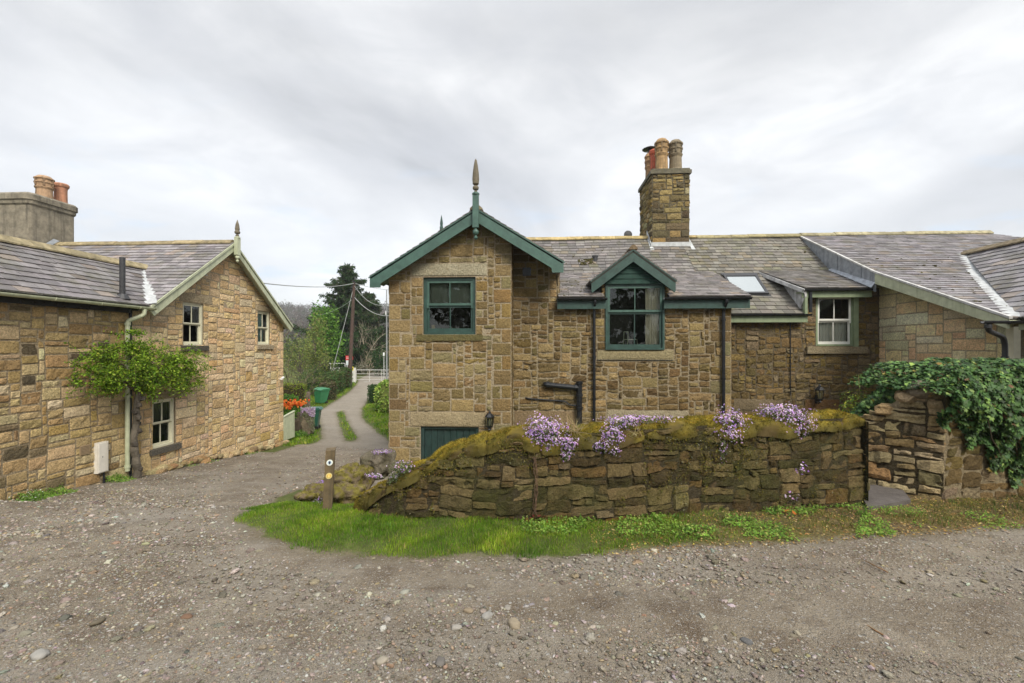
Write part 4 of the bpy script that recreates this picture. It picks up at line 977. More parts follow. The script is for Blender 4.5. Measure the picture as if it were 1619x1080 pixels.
pipe('waste_pipe', [(X_(943, YM), YM - .03, Z_(943, 569, YM)), (X_(1064, YM), YM - .03, Z_(1064, 569.5, YM))], .008, M['black_iron'], house)

def lantern(parent, c, s=1., arm=True):
    """hexagonal coach lantern on a bracket; c = centre of the glass body, wall behind at +Y"""
    x, y, z = c; m = MB()
    m.lathe([(.02 * s, -.2 * s), (.05 * s, -.19 * s), (.035 * s, -.16 * s), (.075 * s, -.13 * s), (.08 * s, -.11 * s)], (x, y, z), 6)
    m.lathe([(.115 * s, .11 * s), (.12 * s, .125 * s), (.06 * s, .20 * s), (.03 * s, .215 * s), (.03 * s, .235 * s), (.01 * s, .27 * s)], (x, y, z), 6)
    for i in range(6):
        t = math.pi / 3 * i; m.tube([(x + .075 * s * math.cos(t), y + .075 * s * math.sin(t), z - .115 * s), (x + .10 * s * math.cos(t), y + .10 * s * math.sin(t), z + .115 * s)], .007 * s, 5)
    if arm: m.tube(bend([(x, y, z - .17 * s), (x, y + .03 * s, z - .24 * s), (x, y + .14 * s, z - .22 * s), (x, y + .16 * s, z - .12 * s)], r=.04), .012 * s, 6); m.box((x - .03 * s, y + .13 * s, z - .24 * s), (x + .03 * s, y + .16 * s, z - .02 * s))
    L = m.obj('wall_lantern', M['black_iron'], parent)
    g = MB(); g.lathe([(.07 * s, -.11 * s), (.094 * s, .11 * s)], (x, y, z), 6); g.obj('glass', M['glass'], L)
    g = MB(); g.lathe([(.02 * s, -.10 * s), (.025 * s, -.02 * s), (.03 * s, .02 * s), (.01 * s, .06 * s)], (x, y, z), 8, 0, (.6, .55, .4)); g.obj('bulb', M['plain'], L)
    return L
c = pt(774, 667, Y=YB - .16); lantern(house, c, 1.12)
# vent grille in the wall between the gable boards and eaves
m = MB(); a = X_(833, YM); z0 = Z_(833, 430, YM)
m.fbox(fm, a - .12, a + .12, z0 - .12, z0 + .12, .02, .05, 0, (.02, .02, .02)); m.obj('vent', M['black_iron'], house)
# clump of moss and a vent cowl on the slates
zc = pt(941, 407, Y=16.3)
m = MB(); m.lathe([(.09, -.3), (.09, 0), (.11, .01), (.11, .06), (.02, .08)], (X_(941, 16.3), 16.3, zmain(16.3) + .10), 10); m.obj('roof_vent', M['grey_plastic'], hr)
m = MB()
rg = np.random.default_rng(9)
def roofmoss(m, n, x0, x1, y0, y1, zf, size, seed):
    g = np.random.default_rng(seed)
    for i in range(n):
        X = g.uniform(x0, x1); Y = g.uniform(y0, y1); r = g.uniform(*size); rock(m, (X, Y, zf(X, Y) + r * .3), (r, r, r * .7), int(g.integers(1e5)), np.array([.06, .055, .025]) * g.uniform(.6, 2), 1, .3)
roofmoss(m, 26, X_(915, 16.2), X_(938, 16.2), 16.05, 16.35, lambda X, Y: zmain(Y), (.03, .08), 1)
roofmoss(m, 60, X_(885, 13.5), X_(935, 13.5), 12.95, 14.6, lambda X, Y: zmain(Y), (.02, .045), 2)
roofmoss(m, 40, X_(960, 13.5), xv, 12.95, 15.0, lambda X, Y: zmain(Y), (.015, .03), 3)
roofmoss(m, 60, -1, 6, 14.8, 17.4, lambda X, Y: zmain(Y), (.015, .035), 4)
m.obj('moss_clumps', M['moss'], hr)['kind'] = 'stuff'

# ---------------------------------------------------------------- chimneys
def chimney_pot(parent, c, h, r, col, style=0, cap=None):
    m = MB()
    if style == 0: pr = [(r * 1.02, 0), (r * 1.08, .04), (r * .98, .1), (r * .92, h * .45), (r * 1.04, h * .5), (r * 1.1, h * .54), (r * .96, h * .57), (r * 1.0, h * .68), (r * 1.12, h * .7), (r * 1.12, h * .74), (r * .98, h * .76), (r * .98, h * .84), (r * 1.14, h * .86), (r * 1.14, h * .9), (r * .95, h * .94), (r * .7, h), (r * .55, h), (r * .5, h * .9)]
    else: pr = [(r * .95, 0), (r * .9, h * .7), (r * .95, h * .8), (r * 1.15, h * .86), (r * 1.2, h * .95), (r * 1.05, h), (r * .8, h), (r * .78, h * .85)]
    m.lathe(pr, c, 20, 0, col)
    if style == 0:
        for i in range(6):
            t = i * math.pi / 3 + .3; x, y = c[0] + r * 1.02 * math.cos(t), c[1] + r * 1.02 * math.sin(t); m.tube([(x, y, c[2] + h * .58), (x, y, c[2] + h * .86)], r * .13, 5, 0, np.array(col) * .6)
    o = m.obj('chimney_pot', M['clay'], parent, smooth=False)
    if cap:
        m = MB(); m.lathe([(r * .5, 0), (r * .5, .12), (r * 1.6, .17), (r * .2, .30)], (c[0], c[1], c[2] + h), 12); m.obj('cowl', M['black_iron'], o)
    return o
cx0, cx1, cy0, cy1 = 4.2, 5.54, 17.0, 18.95; ctz = pt(1060, 275, Y=17)[2]; cbz = 3.2
m = MB(); kw = dict(pal=PAL_CHIM, D=.03, rough=.022, gap=.02, mortar=(.14, .12, .08), warp=.03, smooth_frac=.15)
bq = [(cx0 + a, 3.55 + b_, cx0 + a + w_, 3.55 + b_ + h_, c_, .03) for a, b_, w_, h_, c_ in ((0, .15, .5, .3, (.30, .20, .08)), (.5, .15, .84, .3, (.12, .09, .055)), (0, .45, .62, .26, (.13, .11, .06)), (.62, .45, .42, .26, (.33, .23, .10)), (1.04, .45, .3, .26, (.12, .10, .06)), (0, .71, .5, .28, (.22, .18, .09)), (.5, .71, .84, .28, (.17, .13, .075)))]
masonry(m, front(cy0), [(cx0, cbz), (cx1, cbz), (cx1, ctz), (cx0, ctz)], (), bq, w=(.2, .75), h=(.08, .26), seed=61, **kw)
masonry(m, Fr((cx0, 0, 0), (0, -1, 0)), [(-cy1, cbz), (-cy0, cbz), (-cy0, ctz), (-cy1, ctz)], w=(.3, .8), h=(.1, .2), seed=62, **kw)
masonry(m, Fr((cx1, 0, 0), (0, 1, 0)), [(cy0, cbz), (cy1, cbz), (cy1, ctz), (cy0, ctz)], w=(.3, .8), h=(.1, .2), seed=63, **kw)
masonry(m, Fr((0, cy1, 0), (-1, 0, 0)), [(-cx1, cbz), (-cx0, cbz), (-cx0, ctz), (-cx1, ctz)], w=(.3, .8), h=(.1, .2), seed=64, **kw)
ch = m.obj('chimney', [mat_stone('sooty_stone', (.02, .02, .015), .75), M['stone']], hr)
m = MB(); c1 = (.11, .10, .07); m.box((cx0 - .07, cy0 - .07, ctz), (cx1 + .07, cy1 + .07, ctz + .13), 0, c1); m.box((cx0 - .02, cy0 - .02, ctz + .13), (cx1 + .02, cy1 + .02, ctz + .2), 0, c1)
m.obj('cap', M['ridge'], ch)
m = MB(); m.box((cx0 - .04, cy0 - .06, zmain(17) - .04), (cx1 + .04, cy0 - .035, zmain(17) + .14)); 
m.prism([(cx0 - .06, cy0 - .1, zmain(17) - .12), (cx0 - .06, cy0 - .1, zmain(17) + .05), (cx0 - .06, 17.6, zmain(17.6) + .2), (cx0 - .06, 17.6, zmain(17.6))], (.03, 0, 0))
for xx in (cx0 - .12, cx1): m.prism([(xx, cy0 - .25, zmain(16.75) + .035), (xx + .14, cy0 - .25, zmain(16.75) + .035), (xx + .1, 17.45, zmain(17.45) + .04), (xx + .04, 17.45, zmain(17.45) + .04)], (0, 0, .015))
m.obj('flashing', M['valley_lead'], ch)
pz = ctz + .2
for (x, Y, ty, r, col, st, cp) in ((1046, 17.35, 221, .235, (.33, .21, .095), 0, None), (1068, 17.35, 223, .235, (.20, .16, .10), 0, None), (1035.5, 18.0, 238, .19, (.42, .09, .045), 1, None), (1028, 18.55, 243, .2, (.36, .22, .11), 0, 1)):
    q = pt(x, ty, Y=Y); chimney_pot(ch, (q[0], Y, pz), q[2] - pz, r, col, st, cp)
# small dish behind the ridge
m = MB(); q = pt(993, 371, Y=17.9); m.lathe([(.02, -.02), (.15, -.01), (.16, 0), (.15, .01), (.02, .02)], (0, 0, 0), 16); 
V = np.concatenate(m.v); V = np.stack([V[:, 0], V[:, 2], V[:, 1]], 1) + np.array(q); m.v = [V]; m.tube([np.array(q) + (0, 0, -.1), np.array(q) + (0, 0, -.5)], .02, 6); m.obj('satellite_dish', M['grey_plastic'], house)
# ================================================================ NEIGHBOURING COTTAGE (pale green woodwork)
nb = thing('stone_cottage', 'long stone cottage with pale green boards and white sash window at right behind the ivy', 'cottage', (8, 14, -3.5))
fs = front(YS)
sx0 = xE; X3 = 10.13
w20, w21, v20, v21 = X_(1290, YS), X_(1349, YS), Z_(1320, 547, YS), Z_(1320, 467, YS)
sill2 = (X_(1274, YS), Z_(1320, 559, YS), X_(1369, YS), v20, (.24, .19, .10), .06)
base2 = (X_(1272, YS), Z_(1300, 652, YS), X_(1328, YS), Z_(1300, 631, YS), (.21, .12, .055), .03)
base1 = (X_(1157, YS) + .03, Z_(1200, 649, YS), X_(1238, YS), Z_(1200, 630, YS), (.24, .19, .12), .03)
zd = Z_(1330, 457, 13.85) ; DZ = zd
m = MB()
xd0 = X_(1272, YS)
outer = [(sx0 - .3, -4.2), (X3, -4.2), (X3, DZ + .05), (xd0, DZ + .05), (xd0, E2[1] - .02), (sx0 - .3, E2[1] - .02)]
masonry(m, fs, outer, [(w20, v20, w21, v21)], [sill2, base1, base2], PAL_BROWN + [((.26, .20, .12), 3)], (.12, .5), (.07, .26), .022, .026, .02, cu=.07, cv=.055, seed=71, warp=.05, mortar=(.17, .135, .085), smooth_frac=.12, rc=.5)
w2 = m.obj('wall', [M['stone_path'], M['stone_path']], nb)
# pale ashlar flank of the right wing
f3 = facing_left(X3); m = MB(); Yn = 10.3
KY, KZ = 13.66, 2.13
def z3(Y): return .59 + (KZ - .59) / (KY - 10.0) * (Y - 10.0) if Y < KY else KZ + (ZR - KZ) / (YRD - KY) * (Y - KY)
pa = [(-17.0, -4.2), (-Yn, -4.2), (-Yn, z3(Yn) - .08), (-KY, KZ - .08), (-17.0, z3(17.0) - .1)]
q3 = [(-Yn - .34, -2.5 + k * 3.0 / 7, -Yn, -2.5 + (k + 1) * 3.0 / 7, tuple(pick(PAL_PALE, rq)), .02) for k in range(7)]
masonry(m, f3, pa, (), q3, PAL_PALE, (.3, 1.0), (.13, .34), .014, .009, .012, cu=.12, cv=.08, seed=72, mortar=(.48, .40, .27), smooth_frac=.5)
masonry(m, front(Yn), [(X3, -4.2), (14, -4.2), (14, .5), (X3, .5)], (), (), PAL_DARK, seed=73)
m.obj('wall', [M['stone_warm'], M['stone_warm']], nb)
m = MB(); m.box((X3 - .03, Yn - .04, -2.6), (X3 + .16, Yn + .12, .42), 0, (.42, .38, .28)); m.obj('corner_post', M['cream_paint'], nb)
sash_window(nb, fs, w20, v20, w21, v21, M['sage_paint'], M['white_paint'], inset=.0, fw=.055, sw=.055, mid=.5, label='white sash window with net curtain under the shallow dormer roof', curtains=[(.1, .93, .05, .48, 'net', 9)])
# window side lining, sage board on the right
m = MB(); m.fbox(fs, w21 - .02, w21 + .12, v20 - .02, v21 + .02, .0, .055); m.obj('window_lining', M['sage_paint'], nb)
m = MB(); m.fbox(fs, sill2[0], sill2[2], sill2[1], sill2[3] - .02, -.02, .09, 0, (.30, .25, .16)); m.obj('sill', M['stone_warm'], nb)

# roofs
xr0 = X_(1100, YK)
VB, VK, VT = (9.95, 10.0, .59), (12.45, KY, KZ), (13.5, 15.2, z3(15.2))
DTY = 15.6; DTZ = zmain(15.6) if False else ZR - S2 * (YRD - 15.6)
nr = roof_obj('roof', nb, [
    ([(5.75, E2[0], E2[1]), (7.9, E2[0], E2[1]), (7.9, YRD, ZR), (5.75, YRD, ZR)], dict(w=.3, g=.2, base=(0.158, 0.147, 0.127), sag=.012, moss=.10)),
    ([(7.9, 15.2, ZR - S2 * (YRD - 15.2)), (9.9, 15.2, ZR - S2 * (YRD - 15.2)), (9.9, YRD, ZR), (7.9, YRD, ZR)], dict(w=.3, g=.2, base=(0.158, 0.147, 0.127), sag=.012, moss=.06, u_origin=(5.75, E2[0], E2[1]))),
    ([(xr0, YK, ZK), (5.75, YK, ZK), (5.75, YRD, ZR), (xr0, YRD, ZR)], dict(w=.3, g=.2, base=(0.158, 0.147, 0.127), sag=.012, moss=.06, u_origin=(5.75, E2[0], E2[1]))),
    ([(7.85, 13.8, DZ + .02), (xW + .1, 13.8, DZ + .02), (xW + .1, DTY, DTZ + .05), (7.35, DTY, DTZ + .05)], dict(w=.3, g=.17, base=(0.153, 0.143, 0.137), sag=.006)),
    ([(xW, 10.0, .59), VB, VK, (xW, KY, KZ)], dict(w=.34, g=.19, base=(0.218, 0.207, 0.22))),
    ([(xW, KY, KZ), VK, VT, (xW, 15.2, z3(15.2))], dict(w=.34, g=.19, base=(0.198, 0.186, 0.196))),
    ([(xW, 15.2, z3(15.2)), (18.3, 15.2, z3(15.2)), (16.3, YRD, ZR), (xW, YRD, ZR)], dict(w=.34, g=.19, base=(0.198, 0.186, 0.196), u_origin=(xW, KY, KZ))),
    ([(VB[0], 10.0, .59), (VB[0], 4.6, .59), (13.5, 4.6, VT[2]), VT], dict(w=.36, g=.24, base=(0.218, 0.207, 0.216))),
], [((xr0, YRD, ZR + .03), (xW, YRD, ZR + .03), dict(seed=8, hw=.16, col=(.30, .26, .14))), ((xW, YRD, ZR + .06), (16.4, YRD, ZR + .06), dict(seed=9, hw=.16, col=(.30, .27, .17))),
    ((13.5, 15.2, VT[2] + .05), (13.5, 4.6, VT[2] + .05), dict(seed=10, hw=.2, col=(.24, .19, .12), rise=.07))])
m = MB(); rng = np.random.default_rng(3)
def strip(m, a, b, w_, lift, cols, seg=.9, zf=None):
    a, b = np.array(a, float), np.array(b, float); L = np.linalg.norm(b - a); k = int(L / seg) + 1; d = (b - a) / L; s = np.cross(d, (0, 0, 1)); s /= np.linalg.norm(s)
    for i in range(k):
        p, q = a + (b - a) * i / k, a + (b - a) * ((i + 1) / k + .004); z = np.array([0, 0, lift + .004 * (i % 2)])
        m.prism([p - s * w_ / 2 + z + (0, 0, .03), p + z, q + z, q - s * w_ / 2 + z + (0, 0, .03)], (0, 0, .01)); m.prism([p + z, p + s * w_ / 2 + z + (0, 0, .03), q + s * w_ / 2 + z + (0, 0, .03), q + z], (0, 0, .01))
strip(m, VB, VK, .42, .03, None); strip(m, VK, VT, .42, .03, None); m.obj('valley', M['valley_lead'], nr)
m = MB(); roofmoss(m, 110, 10, 13, 10.3, 15.2, lambda X, Y: z3(Y) if X < 9.95 + (Y - 10) * .68 else -3, (.015, .05), 14); roofmoss(m, 40, 6, 9.5, 14.2, 17.3, lambda X, Y: ZR - S2 * (YRD - Y), (.015, .04), 15)
roofmoss(m, 30, 8, 9.6, 13.85, 15.4, lambda X, Y: DZ + (DTZ - DZ) * (Y - 13.8) / (DTY - 13.8) + .03, (.01, .03), 16)
m.obj('moss_clumps', M['moss'], nr)['kind'] = 'stuff'
# bargeboard on the raking verge facing left
m = MB()
P = [(xW - .04, 9.95, z3(10) - .02), (xW - .04, KY, KZ - .02), (xW - .04, KY, KZ - .32), (xW - .04, 9.95, z3(10) - .22)]; m.prism(P, (.04, 0, 0)); m.obj('bargeboard', M['pale_paint'], nb)
m = MB(); m.prism([(xW, 9.95, z3(10) - .07), (xW, KY, KZ - .08), (X3 + .05, KY, KZ - .08), (X3 + .05, 9.95, z3(10) - .07)], (0, 0, -.02)); m.obj('soffit', M['pale_paint'], nb)
m = MB(); P = [(xW - .06, 9.9, z3(10) + .03), (xW - .06, KY, KZ + .035), (xW - .06, YRD, ZR + .03), (xW - .06, YRD, ZR - .02), (xW - .06, KY, KZ - .015), (xW - .06, 9.9, z3(10) - .02)]; m.prism(P, (.07, 0, 0)); m.obj('verge', M['slate'], nr)
# lead cheek between the two roof levels
m = MB(); n = 7
for i in range(n):
    ya, yb = KY + (YRD - KY) * i / n, KY + (YRD - KY) * (i + 1) / n - .012
    def lo(Y): return min(max(ZR - S2 * (YRD - Y), DZ + (DTZ - DZ) * (Y - 13.8) / (DTY - 13.8) if Y < DTY else -9) - .05, z3(Y) - .05)
    o_ = .008 * (i % 2); m.prism([(xW - .03 - o_, ya, lo(ya)), (xW - .03 - o_, ya, z3(ya) - .02), (xW - .03 - o_, yb, z3(yb) - .02), (xW - .03 - o_, yb, lo(yb))], (.03, 0, 0))
m.prism([(xW - .14, KY, KZ - .44), (xW - .03, KY, KZ - .30), (xW - .03, DTY, DTZ + .12), (xW - .14, DTY, DTZ + .07)], (0, 0, .012))
m.obj('lead_cheek', M['lead'], nr)
# shallow dormer: fascia, cheek, verge
m = MB(); m.box((7.78, 13.86, DZ - .24), (xW + .02, 13.9, DZ - .03)); m.box((7.78, 13.9, DZ - .09), (xW, 14.2, DZ - .06)); m.obj('fascia', M['sage_paint'], nb)
gutter('gutter', (7.78, 13.78, DZ - .01), (xW + .08, 13.78, DZ - .01), M['black_iron'], nb, .055)
m = MB(); m.prism([(7.83, 13.82, DZ - .0), (7.83, 13.82, DZ - .22), (7.83, 14.1, E2[1] + .12), (7.83, DTY, DTZ - .02), (7.36, DTY, DTZ + .05)][:4], (.05, 0, 0)); m.prism([(7.80, 13.80, DZ - .01), (7.80, 13.80, DZ - .13), (7.33, DTY, DTZ - .07), (7.33, DTY, DTZ + .04)], (.05, 0, 0)); m.obj('verge_board', M['wood'], nb).data.materials[0] = M['wood']
m = MB(); m.box((7.84, 13.84, E2[1] - .05), (7.92, 13.95, DZ - .05)); m.obj('cheek_board', M['sage_paint'], nb)
X0 = 8.0; pipe('downpipe', [(X0, 13.84, DZ - .07), (X0, 13.84, E2[1] + .05)], .045, M['black_iron'], nb)
m = MB(); m.box((xv - .3, 13.86, E2[1] - .24), (X_(1277, 13.86), 13.9, E2[1] - .04)); m.box((xv - .3, 13.9, E2[1] - .09), (X_(1277, 13.86), 14.1, E2[1] - .06)); m.obj('fascia', M['sage_paint'], nb)
gutter('gutter', (xv - .3, 13.8, E2[1] - .0), (X_(1283, 13.8), 13.8, E2[1] - .0), M['black_iron'], nb, .055)
pipe('cable_run', [(X_(1248.5, YS), YS - .04, E2[1] - .1), (X_(1248.5, YS), YS - .04, Z_(1248, 625, YS))], .014, M['black_iron'], nb)
# wing gutter and swan neck
gutter('gutter', (9.78, 9.93, .52), (9.78, 4.6, .52), M['grey_plastic'], nb, .06)
m = MB(); m.box((9.84, 4.6, .34), (9.88, 9.9, .5)); m.obj('fascia', M['pale_paint'], nb)
g0 = pt(1560, 507, Y=9.95)
gutter('gutter', (g0[0] - .1, 9.93, .53), (9.86, 9.93, .53), M['grey_plastic'], nb, .06)
pa_ = [pt(1562, 512, Y=9.95), pt(1563, 523, Y=9.98), pt(1586, 533, Y=10.1), pt(1589, 545, Y=10.15), pt(1589, 640, Y=10.15)]
pipe('downpipe', bend(pa_, r=.08), .05, M['grey_plastic'], nb, [(pt(1589, 566, Y=10.15), (0, 0, 1)), (pt(1562, 516, Y=9.96), (0, 0, 1))])
m = MB(); m.box((9.88, 4.6, -4.2), (10.0, 9.9, .35), 0, (.16, .14, .09)); masonry(m, facing_left(9.88), [(-9.85, -3), (-5, -3), (-5, .35), (-9.85, .35)], pal=PAL_DARK, seed=74, back=False); m.obj('wall', [M['stone'], M['stone']], nb)
# skylight lying in the steep slope
U = np.array([1, 0, 0.]); Vs = np.array([0, 1, S2]); Vs /= np.linalg.norm(Vs); Ns = np.cross(U, Vs)
def onroof(x, y):
    d = np.array(pt(x, y, Y=1.0)); t = (ZR - S2 * YRD) / (d[2] - S2 * d[1]); return d * t
a = onroof(1141, 437); b_ = onroof(1190, 437); c_ = onroof(1212, 467)
u0, u1 = a[0] + .02, c_[0] + .0; hgt = abs((c_ - b_) @ Vs)
O = np.array([u0, c_[1], c_[2]]); ww = max(.8, (onroof(1190, 437) - a)[0] + .08)
fsk = Fr(O, U, Vs); m = MB()
for q in ((0, .07, 0, hgt), (ww - .07, ww, 0, hgt), (.07, ww - .07, hgt - .09, hgt), (.07, ww - .07, 0, .08)): m.fbox(fsk, q[0], q[1], q[2], q[3], 0, .09)
m.fbox(fsk, -.04, ww + .04, hgt - .01, hgt + .1, 0, .075); m.fbox(fsk, -.06, ww + .06, -.08, .0, .01, .03)
skl = m.obj('skylight', M['grey_plastic'], nr); m = MB(); P = fsk.P(np.array([.07, ww - .07, ww - .07, .07]), np.array([.08, .08, hgt - .09, hgt - .09]), np.full(4, .07)); m.add(P, [(0, 1, 2, 3)]); m.obj('glass', M['roof_glass'], skl)
m = MB(); P = fsk.P(np.array([.07, ww - .07, ww - .07, .07]), np.array([.08, .08, hgt - .09, hgt - .09]), np.full(4, .045)); m.add(P, [(0, 1, 2, 3)]); m.obj('blind', M['white_paint'], skl)
c = pt(1296, 624, Y=YS - .2); lantern(nb, c, 1.15)

# ================================================================ LEFT COTTAGE AND ANNEX
lc = thing('gabled_cottage', 'honey coloured stone cottage with pale green sash windows on the left of the lane', 'cottage', (-10, 14, -3.7))
WXL = -10.0; VX = -9.7
fl = facing_right(WXL)
ya = 14.08; ra = pt(370, 384, X=VX); APZ = 3.34; YL0, YL1 = 10.9, 17.55; ZL0, ZL1 = 1.0, .80
def yx(x, y=548, X=WXL): return pt(x, y, X=X)[1]
def zx(x, y, X=WXL): return pt(x, y, X=X)[2]
SL0 = (APZ - ZL0) / (ya - YL0); SL1 = (APZ - ZL1) / (YL1 - ya)
def zc_(Y): return APZ - SL0 * (ya - Y) if Y < ya else APZ - SL1 * (Y - ya)
wa = (yx(289.5), zx(306, 546), yx(322), zx(306, 479)); wb = (yx(407.5), zx(417, 545), yx(427), zx(417, 492.5)); wc = (yx(241), zx(258, 706), yx(277), zx(258, 631))
Yc0, Yc1 = yx(205), yx(448)
m = MB()
outer = [(Yc0, -4.6), (Yc1, -4.6), (Yc1, zc_(Yc1) - .08), (ya, APZ - .1), (Yc0, zc_(Yc0) - .08)]
fxl = []
for (w_, lh, ex) in ((wa, .26, .12), (wb, .2, .1), (wc, .22, .12)):
    fxl.append((w_[0] - ex, w_[3], w_[2] + ex * 3, w_[3] + lh, (.42, .34, .22), .016))
fxl += [q for q in quoins(Yc0, Yc1, -3.7, .95, 1, rq, (.3, .42), (.2, .3), (.28, .42), PAL_HONEY, .016)]
fxl += [q for q in quoins(Yc0, Yc1, -3.2, 1.0, -1, rq, (.5, .7), (.3, .4), (.35, .5), PAL_HONEY, .014)]
masonry(m, fl, outer, [wa, wb, wc], fxl, PAL_HONEY, (.28, .72), (.12, .30), .016, .011, .014, cu=.05, cv=.05, seed=81, mortar=(.46, .37, .26), warp=.02, smooth_frac=.3)
masonry(m, Fr((0, Yc1, 0), (-1, 0, 0)), [(10, -4.6), (13, -4.6), (13, .7), (10, .7)], pal=PAL_HONEY, seed=82)
m.obj('wall', [M['stone_warm'], M['stone_warm']], lc)
for w_, sc, lab, cur in ((wa, (.10, .09, .075), 'upper sash window nearer the viewer', [(.08, .4, .72, .92, 'net', 3)]), (wb, (.40, .33, .23), 'upper sash window with teal blind', [(.1, .95, .05, .95, 'teal_cloth', 4)]), (wc, (.13, .12, .10), 'ground floor sash window beside the climbing shrub', [(.0, 1., .5, .95, 'dark_room', 3)])):
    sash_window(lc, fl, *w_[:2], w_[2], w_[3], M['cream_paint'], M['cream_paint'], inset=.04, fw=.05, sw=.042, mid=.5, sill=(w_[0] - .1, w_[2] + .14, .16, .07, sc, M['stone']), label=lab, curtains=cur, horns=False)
XB = -19.5
lr = roof_obj('roof', lc, [
    ([(XB, YL0, ZL0), (VX, YL0, ZL0), (VX, ya, APZ), (XB, ya, APZ)], dict(base=(0.218, 0.202, 0.211))),
    ([(VX, YL1, ZL1), (XB, YL1, ZL1), (XB, ya, APZ), (VX, ya, APZ)], {})],
    [((XB, ya, APZ + .04), (VX - .05, ya, APZ + .04), dict(seed=12, hw=.15, col=(.26, .21, .12), L=.9))], w=.3, g=.19)
# bargeboards on the gable facing right
def barge_x(name, parent, mat, Xf, apex, ends, w_, t=.045):
    m = MB()
    for (ey, ez) in ends:
        ay, az = apex; s = 1 if ey > ay else -1; vd = w_ * math.hypot(ey - ay, ez - az) / abs(ey - ay)
        m.prism([(Xf, ay, az), (Xf, ey, ez), (Xf, ey, ez - vd * .45), (Xf, ey - s * .12, ez - vd * .9), (Xf, ay, az - vd)], (-t, 0, 0))
        m.prism([(Xf + .03, ay, az + .02), (Xf + .03, ey, ez + .02), (Xf + .03, ey, ez - .05), (Xf + .03, ay, az - .05)], (-.035, 0, 0))
    return m.obj(name, mat, parent)
barge_x('bargeboard', lc, M['pale_paint'], VX, (ya, APZ - .02), [(YL0 - .0, ZL0 - .0), (YL1, ZL1)], .2)
m = MB()
for (ey, ez) in ((YL0, ZL0), (YL1, ZL1)): m.prism([(VX - .03, ya, APZ - .08), (VX - .03, ey, ez - .08), (WXL - .02, ey, ez - .08), (WXL - .02, ya, APZ - .08)], (0, 0, -.02))
m.obj('soffit', M['pale_paint'], lc)
ft = pt(371.5, 347, X=VX + .04)[2]; fpt = pt(371.5, 376, X=VX + .04)[2]; fbt = pt(371.5, 404, X=VX + .04)[2]
x, y = VX + .10, ya
m = MB(); m.box((x - .07, y - .075, fbt + .02), (x + .05, y + .075, fpt)); m.lathe([(.085, 0), (.085, .03), (.05, .05)], (x - .01, y, fpt), 10); fo = m.obj('finial', M['pale_paint'], lc)
h = ft - fpt; m = MB(); m.lathe([(.03, .03), (.06, .12 * h), (.03, .2 * h), (.075, .25 * h), (.085, .33 * h), (.06, .4 * h), (.07, .5 * h), (.05, .75 * h), (.004, h)], (x - .01, y, fpt), 12); m.obj('spike', M['finial_wood'], fo)
m = MB(); m.lathe([(.01, -.24), (.045, -.2), (.045, -.17), (.02, -.15), (.065, -.09), (.065, -.05), (.03, 0)], (x - .01, y, fbt + .02), 12); m.obj('pendant', M['pale_paint'], fo)
gutter('gutter', (VX + .05, YL1 + .05, ZL1 - .05), (XB, YL1 + .05, ZL1 - .05), M['black_iron'], lc, .06)
# annex running towards the viewer
AEX, AZ = -9.72, 1.02; RX, RZ = -11.49, 2.30; YA0 = 4.2; YAe = 12.78
roof_obj('roof', lc, [([(AEX, YA0, AZ), (AEX, YL0 + .02, AZ), (RX, YAe, RZ), (RX, YA0, RZ)], dict(base=(0.169, 0.157, 0.162), w=.34, g=.21)),
    ([(2 * RX - AEX, 12, AZ), (2 * RX - AEX, YA0, AZ), (RX, YA0, RZ), (RX, 12, RZ)], dict(w=.5, g=.4))],
    [((RX, YA0, RZ + .05), (RX, YAe - .02, RZ + .05), dict(seed=13, hw=.2, col=(.28, .235, .14), L=.75, drop=.13, rise=.06))])
m = MB(); strip(m, (AEX - .02, YL0 - .02, AZ + .02), (RX, YAe, RZ + .02), .34, .03, None); m.obj('valley', M['valley_lead'], lr)
m = MB(); rngq = np.random.default_rng(8)
mt = (yx(148), zx(156, 747), yx(165), zx(156, 699))
masonry(m, fl, [(YA0, -4.6), (Yc0 - .02, -4.6), (Yc0 - .02, AZ - .03), (YA0, AZ - .03)], (), [q for q in quoins(YA0, Yc0 - .02, -3.2, .9, 1, rngq, (.4, .55), (.25, .35), (.25, .4), PAL_ANNEX, .02)], PAL_ANNEX, (.22, .68), (.09, .25), .018, .012, .018, cu=.055, cv=.05, seed=84, mortar=(.40, .32, .21), warp=.025, smooth_frac=.3)
masonry(m, Fr((0, YA0, 0), (1, 0, 0)), [(-13.1, -4.6), (WXL, -4.6), (WXL, AZ), (RX, RZ - .1), (-13.1, AZ)], pal=PAL_ANNEX, cu=.16, cv=.12, w=(.3, .6), h=(.2, .3), seed=85)
m.obj('wall', [M['stone_warm'], M['stone_warm']], lc)
gutter('gutter', (-9.66, YA0, .98), (-9.66, YL0 + .1, .98), M['pale_paint'], lc, .065)
m = MB(); m.box((-9.96, YA0, .82), (-9.90, YL0 - .3, .95)); m.obj('fascia', M['black_iron'], lc)
Yp = yx(201.5, 548, -9.9); pipe('downpipe', bend([(-9.66, yx(228, 548, -9.66), .92), (-9.66, yx(228, 548, -9.66), .78), (-9.9, Yp, .62), (-9.9, Yp, zx(201, 745, -9.9))], r=.07), .05, M['pale_paint'], lc, [((-9.9, Yp, z), (0, 0, 1)) for z in (.55, -1.2, -2.9)])
Yp2 = yx(206.5, 548, -9.94); pipe('downpipe', [(-9.94, Yp2, .9), (-9.94, Yp2, -3.2)], .03, M['black_iron'], lc)
